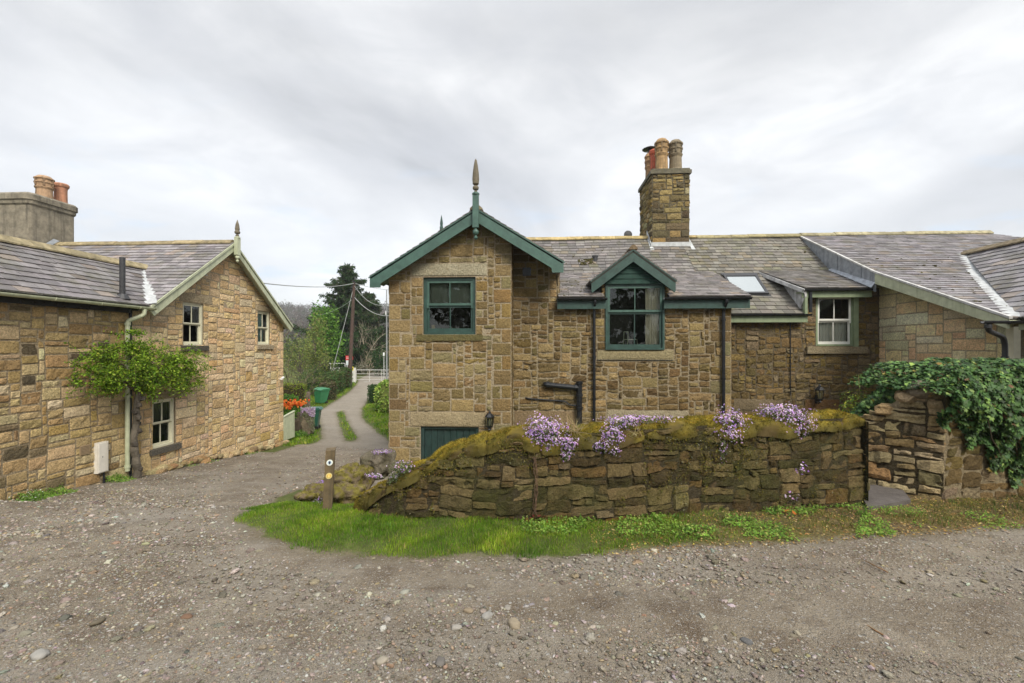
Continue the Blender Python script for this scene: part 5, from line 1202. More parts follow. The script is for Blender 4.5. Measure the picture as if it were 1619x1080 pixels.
# stub vent pipe through the annex roof
q = pt(193.5, 468, X=-9.95); sr = (RZ - AZ) / (AEX - RX); zt = pt(193.5, 407, X=-9.95)[2]
m = MB(); m.tube([(q[0], q[1], AZ), (q[0], q[1], zt)], .06, 14); m.lathe([(.16, AZ + .12), (.09, AZ + .24)], (q[0], q[1], 0), 12); m.obj('vent_pipe', M['grey_plastic'], lr)
# meter box, air brick, conduit
m = MB(); m.fbox(fl, mt[0], mt[2], mt[1], mt[3], .0, .10); m.fbox(fl, mt[0] + .02, mt[2] - .02, mt[1] + .02, mt[3] - .02, .10, .112); mo = m.obj('meter_box', M['meter_white'], lc)
m = MB(); m.fbox(fl, (mt[0] + mt[2]) / 2 - .03, (mt[0] + mt[2]) / 2 - .02, (mt[1] + mt[3]) / 2, (mt[1] + mt[3]) / 2 + .03, .112, .118, 0, (.05, .05, .05)); m.obj('lock', M['plain'], mo)
m = MB(); yy = yx(161); m.tube([(-9.95, yy, mt[1]), (-9.95, yy, mt[1] - .35)], .02, 8); m.obj('conduit', M['black_iron'], lc)
va = (yx(124), zx(132, 719), yx(140), zx(132, 704)); m = MB(); m.fbox(fl, va[0], va[2], va[1], va[3], .02, .03, 0, (.3, .22, .13))
for i in range(7): z = va[1] + (va[3] - va[1]) * (i + .2) / 7; m.fbox(fl, va[0] + .01, va[2] - .01, z, z + .012, .03, .042, 0, (.36, .27, .17))
m.obj('air_brick', M['plain'], lc)
# rendered chimney
CXR, CXL = -15.9, -19.6; cyf, cyb = 13.4, 14.83; ctop = 4.84
m = MB(); R_ = .12
def rrect(x0, x1, y0, y1, r, k=4):
    P = []
    for (cx, cy, a0) in ((x1 - r, y1 - r, 0), (x0 + r, y1 - r, 90), (x0 + r, y0 + r, 180), (x1 - r, y0 + r, 270)):
        for i in range(k + 1): a = math.radians(a0 + 90 * i / k); P.append((cx + r * math.cos(a), cy + r * math.sin(a)))
    return P
lv = [(-.1, 1.5), (-.02, 3.2), (.0, 3.45), (.0, 4.45), (.05, 4.5), (.06, 4.6), (.10, 4.62), (.10, 4.78), (.04, 4.84)]
rings = [[(p[0], p[1], z) for p in rrect(CXL - e, CXR + e, cyf - e, cyb + e, .1 + max(e, 0))] for e, z in lv]
V = np.array([p for r_ in rings for p in r_]); k = len(rings[0]); F = [(i * k + j, i * k + (j + 1) % k, (i + 1) * k + (j + 1) % k, (i + 1) * k + j) for i in range(len(rings) - 1) for j in range(k)] + [tuple(range((len(rings) - 1) * k, len(rings) * k))]
m.add(V, F, 0); lch = m.obj('chimney', M['render'], lr)
for (yy, ty, r, col, st, xx) in ((14.2, 279, .225, (.34, .22, .13), 0, 70), (14.75, 291, .19, (.42, .20, .12), 1, 96)):
    q = pt(xx, ty, Y=yy); chimney_pot(lch, (q[0], yy, 4.82), q[2] - 4.82, r, col, st)
m = MB(); m.prism([(CXR + .0, YL0 + 2.1, zc_(13.0) + .03), (CXR + .2, 13.3, zc_(13.3) + .04), (CXR + .2, 14.1, zc_(14.1) + .12), (CXR + .0, 14.1, zc_(14.1) + .2)], (.02, 0, .02)); m.obj('flashing', M['lead'], lch)
# security camera at the far corner
q = pt(446, 598, X=WXL + .12); m = MB(); m.tube([(q[0] - .14, q[1], q[2] - .05), (q[0], q[1], q[2])], .02, 6, 0, (.7, .7, .7)); m.tube([(q[0] - .02, q[1] + .12, q[2] + .02), (q[0] + .03, q[1] - .1, q[2] - .02)], .045, 10, 0, (.75, .75, .75)); m.obj('security_camera', M['plain'], lc)
# ================================================================ MOSSY GARDEN WALL
class Curve:
    """wall surface swept along a plan curve: u = metres along, v = world z, n = outward"""
    def __init__(s, pts, batter=.06, z0=-2.3):
        P = np.array(pts, float)[:, :2]; t = np.concatenate([[0], np.cumsum(np.hypot(*np.diff(P, axis=0).T))]); q = np.linspace(0, t[-1], 200)
        X = np.interp(q, t, P[:, 0]); Y = np.interp(q, t, P[:, 1]); k = np.ones(13) / 13
        Xp = np.pad(X, 6, mode='reflect', reflect_type='odd'); Yp = np.pad(Y, 6, mode='reflect', reflect_type='odd'); s.X = np.convolve(Xp, k, 'valid'); s.Y = np.convolve(Yp, k, 'valid')
        s.q = np.concatenate([[0], np.cumsum(np.hypot(np.diff(s.X), np.diff(s.Y)))]); s.L = s.q[-1]; s.b = batter; s.z0 = z0
        tx, ty = np.gradient(s.X, s.q), np.gradient(s.Y, s.q); l = np.hypot(tx, ty); s.nx, s.ny = ty / l, -tx / l; s.N = np.array([0, -1., 0])
    def P(s, u, v, n):
        u, v, n = np.broadcast_arrays(np.atleast_1d(u).astype(float), np.atleast_1d(v), np.atleast_1d(n)); n = n - s.b * (v - s.z0)
        return np.stack([np.interp(u, s.q, s.X) + n * np.interp(u, s.q, s.nx), np.interp(u, s.q, s.Y) + n * np.interp(u, s.q, s.ny), v], 1)
base = [pt(x, y, z=-2.3) for x, y in ((563, 803), (580, 814), (605, 822), (650, 827), (700, 830), (850, 833), (1000, 831), (1080, 824), (1150, 816), (1280, 807), (1368, 801))]
tip = base[0]; wpts = [(tip[0] + .22, tip[1] + .62, 0), (tip[0] + .0, tip[1] + .28, 0)] + base
CW = Curve(wpts)
tx_ = [540, 560, 575, 590, 620, 650, 700, 760, 810, 850, 900, 1000, 1080, 1150, 1250, 1362, 1400]; ty_ = [786, 780, 772, 762, 746, 731, 708, 687, 677, 677, 677, 670, 666, 660, 655, 652, 651]
uu = np.linspace(0, CW.L, 160); Pb = CW.P(uu, np.full(160, -1.3), np.zeros(160))
def px_x(p): 
    d = CS * p[:, 0] + SN * p[:, 1]; f = -SN * p[:, 0] + CS * p[:, 1]; return HX + FPX * d / f
pxs = px_x(Pb); topz = np.array([pt(x, np.interp(x, tx_, ty_), Y=p[1] + .16)[2] for x, p in zip(pxs, Pb)])
topz[:14] = np.minimum(topz[:14], topz[14])
def wtop(u): return np.interp(u, uu, topz)
gw = thing('garden_wall', 'curved fieldstone garden wall with thick golden moss along its top', 'wall', tuple(CW.P(CW.L / 2, -2.3, 0)[0]))
m = MB(); outer = [(0, -2.75), (CW.L, -2.75)] + [(u, float(wtop(u)) - .10) for u in np.linspace(CW.L, 0, 60)]
PAL_GW = [((0.18, 0.135, 0.061), 6), ((0.23, 0.176, 0.082), 5), ((0.098, 0.07, 0.031), 5), ((0.164, 0.107, 0.041), 2), ((0.213, 0.164, 0.09), 1.2), ((0.074, 0.061, 0.025), 3), ((0.189, 0.098, 0.033), .4)]
masonry(m, CW, outer, (), (), PAL_GW, (.14, .58), (.05, .20), .021, .028, .003, cu=.06, cv=.04, rc=.35, warp=.05, seed=101, skew=.012, mortar=(.045, .04, .022), smooth_frac=.0, back=False)
# earth core behind the stones, end faces
k = 120; us = np.linspace(0, CW.L, k); A = CW.P(us, np.full(k, -2.8), np.full(k, -.004)); B = CW.P(us, wtop(us) - .06, np.full(k, -.004)); m.add(np.vstack([A, B]), [(i, i + 1, k + i + 1, k + i) for i in range(k - 1)], 1, (.075, .06, .035))
T = .46; A = CW.P(us, np.full(k, -3.6), np.full(k, -T - .1)); B = CW.P(us, wtop(us) - .06, np.full(k, -T)); m.add(np.vstack([A, B]), [(i + 1, i, k + i, k + i + 1) for i in range(k - 1)], 1, (.09, .07, .04))
for ue in (0.0, CW.L):
    a, b_ = CW.P(ue, -2.8, .02)[0], CW.P(ue, -2.8, -T)[0]; d = (b_ - a); d[2] = 0
    if ue > 0: fe = Fr(a, -d * -1, (0, 0, 1)); fe.o[2] = 0
    else: fe = Fr(b_, -d, (0, 0, 1)); fe.o[2] = 0
    L = np.linalg.norm(d); masonry(m, fe, [(0, -2.75), (L, -2.75), (L, float(wtop(ue)) - .1), (0, float(wtop(ue)) - .1)], pal=PAL_GW, w=(.15, .4), h=(.1, .25), D=.05, rough=.035, rc=.5, seed=int(103 + ue), mortar=(.045, .04, .022))
# rounded coping
nu_, na = 420, 22; us = np.linspace(-.03, CW.L + .05, nu_); an = np.linspace(-.12, math.pi + .1, na)
UU, AA = np.meshgrid(us, an, indexing='ij'); tp = wtop(np.clip(UU, 0, CW.L)); R2 = T / 2 + .05
hgt_ = .20 + .04 * np.sin(UU * 2.1) + .025 * np.sin(UU * 7.3 + 1)
nn = R2 * np.sign(np.cos(AA)) * np.abs(np.cos(AA)) ** .75 - T / 2; vv = tp - hgt_ + hgt_ * np.sign(np.sin(AA)) * np.abs(np.sin(AA)) ** .8
edge_ = np.minimum(np.clip((UU + .03) / .12, 0, 1), np.clip((CW.L + .05 - UU) / .12, 0, 1)) ** .5
vv = tp - hgt_ + (vv - tp + hgt_) * (.25 + .75 * edge_)
Q = np.stack([UU.ravel(), AA.ravel() * .35, UU.ravel() * 0], 1)
joint = np.abs(((UU + .12 * np.sin(UU * 5)) / .47) % 1 - .5) * 2; jn = -.05 * sstep(.86, 1.0, joint)
dsp = (.034 * vnoise(Q, 2.6, 1) + .022 * vnoise(Q, 7, 2) + .012 * vnoise(Q, 19, 3) + .006 * vnoise(Q, 50, 4)).reshape(UU.shape) + jn
nn2 = nn + dsp * np.cos(AA); vv2 = vv + dsp * np.maximum(np.sin(AA), -.3) * .8
PC = CW.P(np.clip(UU, -.03, CW.L + .05).ravel(), vv2.ravel(), nn2.ravel() + CW.b * 0)
# let the ends of the coping run past the curve
PC[:, 0] += np.where(UU.ravel() > CW.L, UU.ravel() - CW.L, 0)
fm_ = sstep(-.1, .9, np.sin(AA.ravel()) + .35 * vnoise(Q, 3.1, 8)); c1 = np.array([.27, .20, .028]); c2 = np.array([.085, .078, .018]); c3 = np.array([.085, .062, .03])
mo_n = .5 + .5 * vnoise(Q, 9, 12)
moss_c = c1 * mo_n[:, None] + c2 * (1 - mo_n[:, None]); bare = sstep(.25, .6, vnoise(Q, 2.6, 31))[:, None] * .85
CC = moss_c * fm_[:, None] + (c2 * .6 + c3 * .4) * (1 - fm_[:, None]); CC = CC * (1 - bare * (1 - .4 * fm_[:, None])) + c3 * bare * (1 - .4 * fm_[:, None])
ii = np.arange(nu_ * na).reshape(nu_, na); Fc = np.stack([ii[:-1, :-1], ii[1:, :-1], ii[1:, 1:], ii[:-1, 1:]], -1).reshape(-1, 4)
cp = MB(); cp.add(PC, Fc[:, ::1], 0, CC); 
gwall = m.obj('stonework', [M['stone_mossy'], M['stone_mossy']], gw)
cope = cp.obj('coping', M['moss'], gw, smooth=True)
# moss cushions: fine shoots all over the coping
rg = np.random.default_rng(17); n = 90000; iu = rg.uniform(0, nu_ - 1.001, n); ia = np.clip(rg.normal(na * .42, na * .24, n), 0, na - 1.001); i0, j0 = iu.astype(int), ia.astype(int); fu, fa = (iu - i0)[:, None], (ia - j0)[:, None]
G_ = PC.reshape(nu_, na, 3); Pm = G_[i0, j0] * (1 - fu) * (1 - fa) + G_[i0 + 1, j0] * fu * (1 - fa) + G_[i0, j0 + 1] * (1 - fu) * fa + G_[i0 + 1, j0 + 1] * fu * fa
Nm = np.cross(G_[i0 + 1, j0] - G_[i0, j0], G_[i0, j0 + 1] - G_[i0, j0]); Nm /= np.linalg.norm(Nm, axis=1)[:, None] + 1e-9
if Nm[:, 2].mean() < 0: Nm = -Nm
Cm = CC.reshape(nu_, na, 3)[i0, j0]; keep = (rg.random(n) < .35 + .65 * fm_.reshape(nu_, na)[i0, j0]) & (bare.reshape(nu_, na)[i0, j0] < .5)
Pm, Nm, Cm = Pm[keep], Nm[keep], Cm[keep]; n = len(Pm); Cm = np.clip(Cm * rg.uniform(.55, 1.75, (n, 1)) * (1 + rg.normal(0, .08, (n, 3))), .005, .7)
mm = MB(); cards(mm, Pm - Nm * .004, rg.uniform(.012, .032, n), None, Cm, .35, 1, 18, 'blade', up=Nm * 1.6 + np.array([0, 0, -.35]))
mo = mm.obj('moss', M['moss'], cope); mo['kind'] = 'stuff'
# moss and lichen pads clinging to the wall face
def wpt(x, y, lift=0.0):
    """point on the front face of the garden wall below photo pixel (x, y)"""
    Y = 6.3
    for _ in range(8):
        p = pt(x, y, Y=Y); i = np.argmin((Pb[:, 0] - p[0]) ** 2 + (np.arange(160) < 12) * 9); Y = CW.P(uu[i], p[2], lift)[0][1]
    return np.array(pt(x, y, Y=Y)), uu[i]
rg = np.random.default_rng(23); n = 26000; u_ = rg.uniform(0, CW.L, n); v_ = rg.uniform(-2.5, 0, n); v_ = wtop(u_) - .1 - (wtop(u_) + 2.4) * rg.random(n) ** 1.2
Qn = np.stack([u_, v_, u_ * 0], 1); f = vnoise(Qn, 1.6, 3) + .7 * vnoise(Qn, 5, 4) + .5 * (v_ > wtop(u_) - .35); k_ = f > .45; u_, v_ = u_[k_], v_[k_]; n = len(u_)
Pw = CW.P(u_, v_, np.full(n, .035)); cw = leafcol(n, [((.12, .11, .025), 4), ((.17, .14, .03), 3), ((.07, .075, .02), 3), ((.20, .20, .13), .8)], 5, .3)
mm = MB(); cards(mm, Pw, rg.uniform(.012, .035, n), None, cw, .4, 1, 19, 'blade', up=np.array([0, -1, -.3])); o = mm.obj('moss', M['moss'], gwall); o['kind'] = 'stuff'

# ---------------------------------------------------------------- purple trailing flowers
FP = [((.50, .32, .66), 5), ((.62, .46, .74), 4), ((.38, .21, .62), 3), ((.74, .60, .80), 3), ((.58, .34, .58), 1.2)]
def clump(blobs, label, seed, nl=900, nf=420, name='purple_rockcress', fs=(.011, .021), pal=FP, trail=()):
    """blobs: (px x, px y, rx px, ry px, lift) on the garden wall"""
    rng = np.random.default_rng(seed); m = MB(); fl = MB(); tot = sum(b[2] * b[3] for b in blobs); c0 = None
    for (x, y, rx, ry, lift) in blobs:
        c, _ = wpt(x, y, lift); 
        if c0 is None: c0 = c
        s = np.linalg.norm(c) / FPX; R = (rx * s * 1.0, max(.05, min(rx, ry) * s * .75), ry * s); share = rx * ry / tot
        P, d = blob_pts(int(nl * share), c, R, seed + int(x), .35, amp=.45); C = leafcol(len(P), [((.13, .17, .07), 4), ((.19, .23, .12), 3), ((.08, .11, .045), 2), ((.26, .28, .18), 1)], seed, .3)
        cards(m, P, rng.uniform(.014, .034, len(P)), d, C, .45, .9, seed + 1)
        P, d = blob_pts(int(nf * share), c, np.array(R) * 1.08, seed + int(x), .72, amp=.45); k = (d[:, 1] < .5) & (rng.random(len(P)) < .28 + .72 * sstep(-.5, .5, d[:, 2])); P, d = P[k], d[k]
        C = leafcol(len(P), pal, seed + 3, .18); C = np.where((d[:, 2] > .35)[:, None], C * np.array([1.15, 1.2, 1.08]), C)
        for q in (0, 1): cards(fl, P + rng.normal(0, .001, P.shape), rng.uniform(fs[0], fs[1], len(P)), d + np.array([0, -.4, .2]), C, .6, .55, seed + 5 + q, 'flower')
    off = tuple(c0); o = m.obj(name, M['leaf'], at=off); tag(o, label, 'flowers', 'purple rockcress cushions on the garden wall'); f = fl.obj('blossom', M['petal'], o); return o
clump([(862, 681, 29, 19, .0), (850, 692, 14, 13, .02), (872, 697, 14, 14, .03), (864, 706, 8, 9, .03)], 'largest dome of purple rockcress at the left shoulder of the mossy wall', 201, 2600, 1500)
clump([(896, 706, 13, 15, .03), (905, 703, 8, 8, .03), (893, 722, 7, 8, .03)], 'small hanging tuft of purple rockcress just right of the largest dome', 202, 1000, 520)
clump([(1010, 663, 50, 6, -.14), (986, 670, 22, 9, -.02), (968, 690, 17, 14, .03), (950, 707, 15, 8, .03), (970, 712, 8, 10, .03)], 'long mat of purple rockcress spilling down from the middle of the wall top', 203, 2600, 1500)
clump([(1153, 670, 21, 18, -.02), (1140, 684, 20, 7, .02), (1156, 690, 12, 10, .03)], 'rounded purple rockcress cushion between the long mat and the right hand dome', 204, 1900, 1100)
clump([(1142, 713, 6, 18, .05)], 'thin trailing strands of rockcress hanging below the rounded cushion', 205, 260, 40)
clump([(1240, 656, 34, 13, -.08), (1254, 672, 24, 12, .0), (1225, 654, 22, 9, -.08), (1264, 684, 10, 9, .03)], 'wide purple rockcress dome near the right end of the wall', 206, 2500, 1500)
clump([(1269, 741, 8, 7, .05)], 'tiny violet tuft growing from a joint low in the wall, the upper of two', 207, 40, 22, fs=(.02, .03))
clump([(1250, 787, 9, 8, .05)], 'tiny violet tuft at the wall foot, the lower of two', 208, 50, 24, fs=(.018, .028))
clump([(637, 742, 17, 13, .02), (622, 756, 10, 8, .04)], 'pale silvery rockcress on the low sloping end of the wall', 209, 1300, 130)
clump([(592, 753, 14, 4, -.15)], 'flat purple patch on the crown of the lowest wall end', 210, 240, 110)
# wisps of dry grass on the coping
def tuft(c, n, h, pal, label, seed, cat='grass tuft', name='grass_tuft', spread=.06, lean=.8, w=.05):
    rng = np.random.default_rng(seed); c = np.array(c); P = c + rng.normal(0, spread, (n, 3)) * (1, 1, .2); d = rng.normal(size=(n, 3)) * lean + (0, 0, 1.); m = MB(); cards(m, P, rng.uniform(.5, 1, n) * h, None, leafcol(n, pal, seed, .2), w, 1, seed, 'blade', up=d * 2)
    return tag(m.obj(name, M['grass'], at=tuple(c)), label, cat)
STRAW = [((.40, .32, .17), 4), ((.30, .24, .12), 3), ((.22, .24, .08), 1)]
c, _ = wpt(908, 683, .0); tuft(c + (0, 0, .03), 90, .26, STRAW, 'dry straw coloured grass tuft on the wall top between purple flowers', 301)
c, _ = wpt(1006, 688, .04); tuft(c, 50, .18, STRAW, 'wisp of dry grass hanging on the wall right of the long flower mat', 302)
# bare climber stems with wilted red leaves at their foot
m = MB(); rng = np.random.default_rng(5)
for i in range(5):
    x = 843 + rng.uniform(-4, 10); pth = []
    for t in np.linspace(0, 1, 9): p, _ = wpt(x + (rng.uniform(-3, 3)) + (8 * (t - .5) ** 2) * (i - 4) * .6, 722 + 92 * t, .06); pth.append(p)
    m.tube(pth, .003, 5, 0, (.12, .07, .045))
tag(m.obj('climber', M['bark'], at=tuple(pth[0])), 'bundle of bare reddish stems climbing the mossy wall below the largest flower dome', 'climber')
def groundcluster(x, y, n, r, pal, size, label, seed, name, cat, h=.1, shape='leaf', asp=.5, upv=None, mat='leaf'):
    c = np.array(gpt(x, y)); rng = np.random.default_rng(seed); P, d = blob_pts(n, c + (0, 0, h * .3), (r, r * .5, h), seed, .2); P[:, 2] = np.maximum(P[:, 2], c[2] + .005); m = MB()
    cards(m, P, rng.uniform(*size, n), None if upv is not None else np.array([0, -.4, 1.]), leafcol(n, pal, seed, .3), asp, .8, seed, shape, up=upv); return tag(m.obj(name, M[mat], at=tuple(c)), label, cat)
RED = [((.16, .035, .02), 4), ((.22, .06, .03), 3), ((.10, .03, .02), 2), ((.26, .12, .05), 1)]
groundcluster(850, 828, 260, .30, RED, (.03, .075), 'wilted dark red leaves heaped at the foot of the climber stems', 311, 'red_plant', 'plant', .10)
groundcluster(885, 834, 110, .22, RED, (.03, .06), 'smaller patch of dark red leaves right of the heap under the climber', 312, 'red_plant', 'plant', .07)
GRN = [((.13, .24, .05), 4), ((.18, .30, .07), 3), ((.09, .17, .03), 2)]
for i, (x, y, n, r, s, lab) in enumerate(((897, 838, 16, .12, (.10, .17), 'strap leaved green plant beside the red leaves'), (922, 832, 14, .10, (.10, .19), 'upright strap leaved green plant under the small purple tuft'), (1045, 833, 10, .10, (.07, .13), 'low pair of broad green leaves at the middle of the wall foot'),
        (1064, 825, 9, .06, (.10, .17), 'upright broad leaf plant right of the low pair'), (1220, 812, 14, .12, (.07, .13), 'loose leafy green plant below the two violet tufts'), (1365, 815, 22, .14, (.05, .11), 'spiky green weed before the right end of the mossy wall'), (615, 838, 40, .14, (.06, .12), 'taller grassy tuft at the foot of the low wall end'))):
    c = np.array(gpt(x, y)); rng = np.random.default_rng(400 + i); P = c + rng.normal(0, r * .3, (n, 3)) * (1, .6, 0) + (0, 0, .01); d = rng.normal(size=(n, 3)) * (1, .6, .2) + (0, 0, .8); m = MB()
    cards(m, P, rng.uniform(*s, n), None, leafcol(n, GRN, i, .2), .26, 1, 400 + i, 'leaf', up=d * 3); tag(m.obj('broadleaf_plant', M['leaf'], at=tuple(c)), lab, 'plant', 'broad leaved plants along the wall foot')
for i, (x, y, lab) in enumerate(((1243, 812, 'curled orange dead leaf at the wall foot below the violet tufts'), (998, 836, 'tan dead leaf on the verge near the middle of the wall'), (1258, 818, 'second curled orange leaf lying just right of the first'))):
    c = np.array(gpt(x, y)) + (0, 0, .03); m = MB(); cards(m, np.array([c, c + (.02, 0, .01)]), .07, (0, -.6, 1), (.42, .14, .03), .6, .4, i); tag(m.obj('fallen_leaf', M['leaf'], at=tuple(c)), lab, 'leaf', 'fallen leaves at the wall foot')

# ================================================================ RUBBLE WALL AND IVY AT THE RIGHT
LA = np.array(pt(1340, 762, z=-2.22)); CA = np.array(pt(1492, 792, z=-2.27)); RA = np.array(pt(1760, 775, z=-2.25)); LA = LA + (LA - CA) * .9
iw = thing('rubble_wall', 'pale rubble stone wall with a raised corner at right, half buried under ivy', 'wall', tuple(CA))
fL = Fr((LA[0], LA[1], 0), (CA[0] - LA[0], CA[1] - LA[1], 0)); LL = np.linalg.norm((CA - LA)[:2])
def ptf(x, y, fr):
    """hit a vertical wall plane with the sight line of pixel (x, y); returns (u, z)"""
    d = np.array(pt(x, y, Y=1.0)); t = (fr.o @ fr.N) / (d @ fr.N); p = d * t; return (p - fr.o) @ fr.U, p[2]
tl = [ptf(x, y, fL) for x, y in ((1362, 668), (1378, 656), (1395, 645), (1410, 638), (1430, 628), (1440, 614), (1456, 608), (1476, 617))]
m = MB(); cu_ = LL; out_ = [(0, -2.6), (cu_, -2.6), (cu_, tl[-1][1] - .06)] + [(a, b) for a, b in tl[::-1]] + [(0, tl[0][1] - .35)]
kwp = dict(pal=PAL_PATH, skew=.012, D=.022, rough=.028, gap=.012, cu=.09, cv=.06, rc=.5, warp=.06, mortar=(.34, .275, .175), smooth_frac=.1)
masonry(m, fL, out_, w=(.16, .48), h=(.06, .24), seed=111, **kwp)
fR = Fr((CA[0], CA[1], 0), (RA[0] - CA[0], RA[1] - CA[1], 0)); LR = np.linalg.norm((RA - CA)[:2])
kwp.update(pal=PAL_BROWN + [((.30, .24, .15), 4)]); masonry(m, fR, [(0, -2.7), (LR, -2.7), (LR, -.75), (0, tl[-1][1] - .05)], w=(.25, .7), h=(.12, .32), seed=112, **kwp)
for i, (a, b) in enumerate(zip(np.linspace(0, cu_, 9)[:-1], np.linspace(0, cu_, 9)[1:])):
    uc = (a + b) / 2; zt = np.interp(uc, [0] + [t[0] for t in tl], [tl[0][1] - .35] + [t[1] for t in tl]); p = fL.P(uc, zt - .05, -.2)[0]; rock(m, p, ((b - a) * .56, .26, .10), 500 + i, pick(PAL_PATH, rq), 3, .25, 0, rz=math.atan2(fL.U[1], fL.U[0]))
p = fL.P(tl[-2][0], tl[-2][1] - .09, -.1)[0]; rock(m, p, (.15, .2, .13), 511, (.36, .30, .22), 3, .3)
# top and back
P = [fL.P(0, tl[0][1] - .4, -.0)[0], fL.P(cu_, tl[-1][1] - .1, 0)[0], fL.P(cu_, tl[-1][1] - .1, -.45)[0], fL.P(0, tl[0][1] - .4, -.45)[0]]; m.prism(P, (0, 0, -2.2), 1, (.16, .13, .08))
P = [fR.P(0, tl[-1][1] - .1, 0)[0], fR.P(LR, -.8, 0)[0], fR.P(LR, -.8, -.5)[0], fR.P(0, tl[-1][1] - .1, -.5)[0]]; m.prism([q - fR.N * .01 for q in P], (0, 0, -1.9), 1, (.16, .13, .08))
m.obj('stonework', [M['stone_path'], M['stone_path']], iw)
m = MB(); rg = np.random.default_rng(3); n = 2600; u_ = rg.uniform(.2, tl[2][0], n); zt = np.interp(u_, [t[0] for t in tl], [t[1] for t in tl]); zt = np.where(u_ < tl[0][0], tl[0][1] - .35 + .35 * u_ / tl[0][0], zt)
Pq = fL.P(u_, zt + .03 - .10 * rg.random(n), -.02 - .35 * rg.random(n)); cards(m, Pq, rg.uniform(.015, .035, n), None, leafcol(n, [((.24, .22, .04), 3), ((.13, .13, .03), 3)], 4, .3), .4, 1, 4, 'blade', up=(0, -.2, 1)); m.obj('moss', M['moss'], iw)['kind'] = 'stuff'
# path slab between the two walls
m = MB(); q = [pt(1355, 768, z=-2.2), pt(1372, 806, z=-2.24), pt(1440, 793, z=-2.24), pt(1420, 766, z=-2.2)]
q = [np.array(a) for a in q]; m.prism([q[0] + (0, 0, .01), q[1] + (0, 0, .03), q[2] + (0, 0, .03), q[3] + (0, 0, .01)], (0, 0, -.25)); m.prism([q[0] + (-.2, 1.6, -.3), q[0] + (0, .01, .0), q[3] + (0, .01, .0), q[3] + (.2, 1.6, -.3)], (0, 0, -.2))
tag(m.obj('path_step', M['concrete'], at=tuple(q[1])), 'dark damp concrete path slab in the gap between the two garden walls', 'path', kind=None)

IV = [((0.044, 0.096, 0.028), 5), ((0.068, 0.144, 0.04), 5), ((0.024, 0.052, 0.018), 3), ((0.12, 0.208, 0.056), 2), ((0.176, 0.272, 0.064), 1), ((0.24, 0.192, 0.04), .2), ((0.128, 0.072, 0.032), .15)]
rg = np.random.default_rng(77); m = MB()
# front curtain hanging over the right hand face
n = 8500; u_ = rg.uniform(-.14, LR - .1, n); low = np.interp(u_, [-.4, 0, .25, .5, .8, 1.1, 1.6, 2.4], [-.95, -1.05, -1.2, -1.45, -1.7, -1.95, -1.95, -1.9]); low = low + .13 * np.sin(u_ * 14) + .08 * np.sin(u_ * 31)
top = np.interp(u_, [-.4, -.1, .3, 1, 3], [-.72, -.46, -.32, -.27, -.24]) + .05 * np.sin(u_ * 6) + .02 * np.sin(u_ * 17)
v_ = low + (top - low) * rg.random(n) ** .85; f = (top - v_) / (top - low); bulge = .09 + .24 * np.sin(np.clip(f * 1.25, 0, 1) * math.pi) ** .7 + .05 * vnoise(np.stack([u_, v_, u_ * 0], 1), 4, 5)
Pq = fR.P(u_, v_, bulge * rg.uniform(.55, 1.05, n)); C = leafcol(n, IV, 6, .32); cards(m, Pq, rg.uniform(.035, .095, n), fR.N + np.array([0, 0, .45]), C, 1, .55, 7, 'ivy', up=np.array([0, -.2, -1.]))
# crown going back over the wall, and the tail over the path side
n = 6500; u_ = rg.uniform(-.3, LR, n); bk = rg.uniform(-1.3, .25, n); tz = np.interp(u_, [-.4, -.1, .3, 1, 3], [-.60, -.44, -.32, -.27, -.24]) + .05 * np.sin(u_ * 6) + .035 * vnoise(np.stack([u_, bk, u_ * 0], 1), 5, 9) - .10 * np.clip(bk, 0, 1) * 3
Pq = fR.P(u_, tz - .06 * rg.random(n), bk); cards(m, Pq, rg.uniform(.045, .085, n), (0, -.25, 1), leafcol(n, IV, 8, .25), 1, .6, 9, 'ivy')
n = 7000; t_ = rg.random(n); aX = np.array(pt(1338, 650, Y=8.3)); 
L0 = fL.P(.35, -1, -.35)[0]; L1 = fL.P(cu_ - .1, -1, -.35)[0]; uu_ = np.interp(t_, [0, 1], [0, 1])[:, None]; Pq = L0 * (1 - uu_) + L1 * uu_ + fL.N * -1 * rg.uniform(-.15, .9, n)[:, None]
tz = np.interp(px_x(Pq), [1330, 1350, 1375, 1400, 1440, 1500], [664, 650, 626, 606, 592, 586]); dep = -SN * Pq[:, 0] + CS * Pq[:, 1]; ztop = (HY - tz) / FPX * dep; zlo = np.interp(px_x(Pq), [1330, 1362, 1440, 1480], [-1.25, -1.18, -.85, -.75])
k_ = rg.random(n); Pq[:, 2] = zlo + (ztop - zlo) * k_ ** .6 + .03 * vnoise(Pq, 5, 3); cards(m, Pq, rg.uniform(.04, .07, n), fL.N + np.array([0, -.2, .5]), leafcol(n, IV, 11, .25), 1, .6, 12, 'ivy', up=np.array([0, -.2, -1.]))
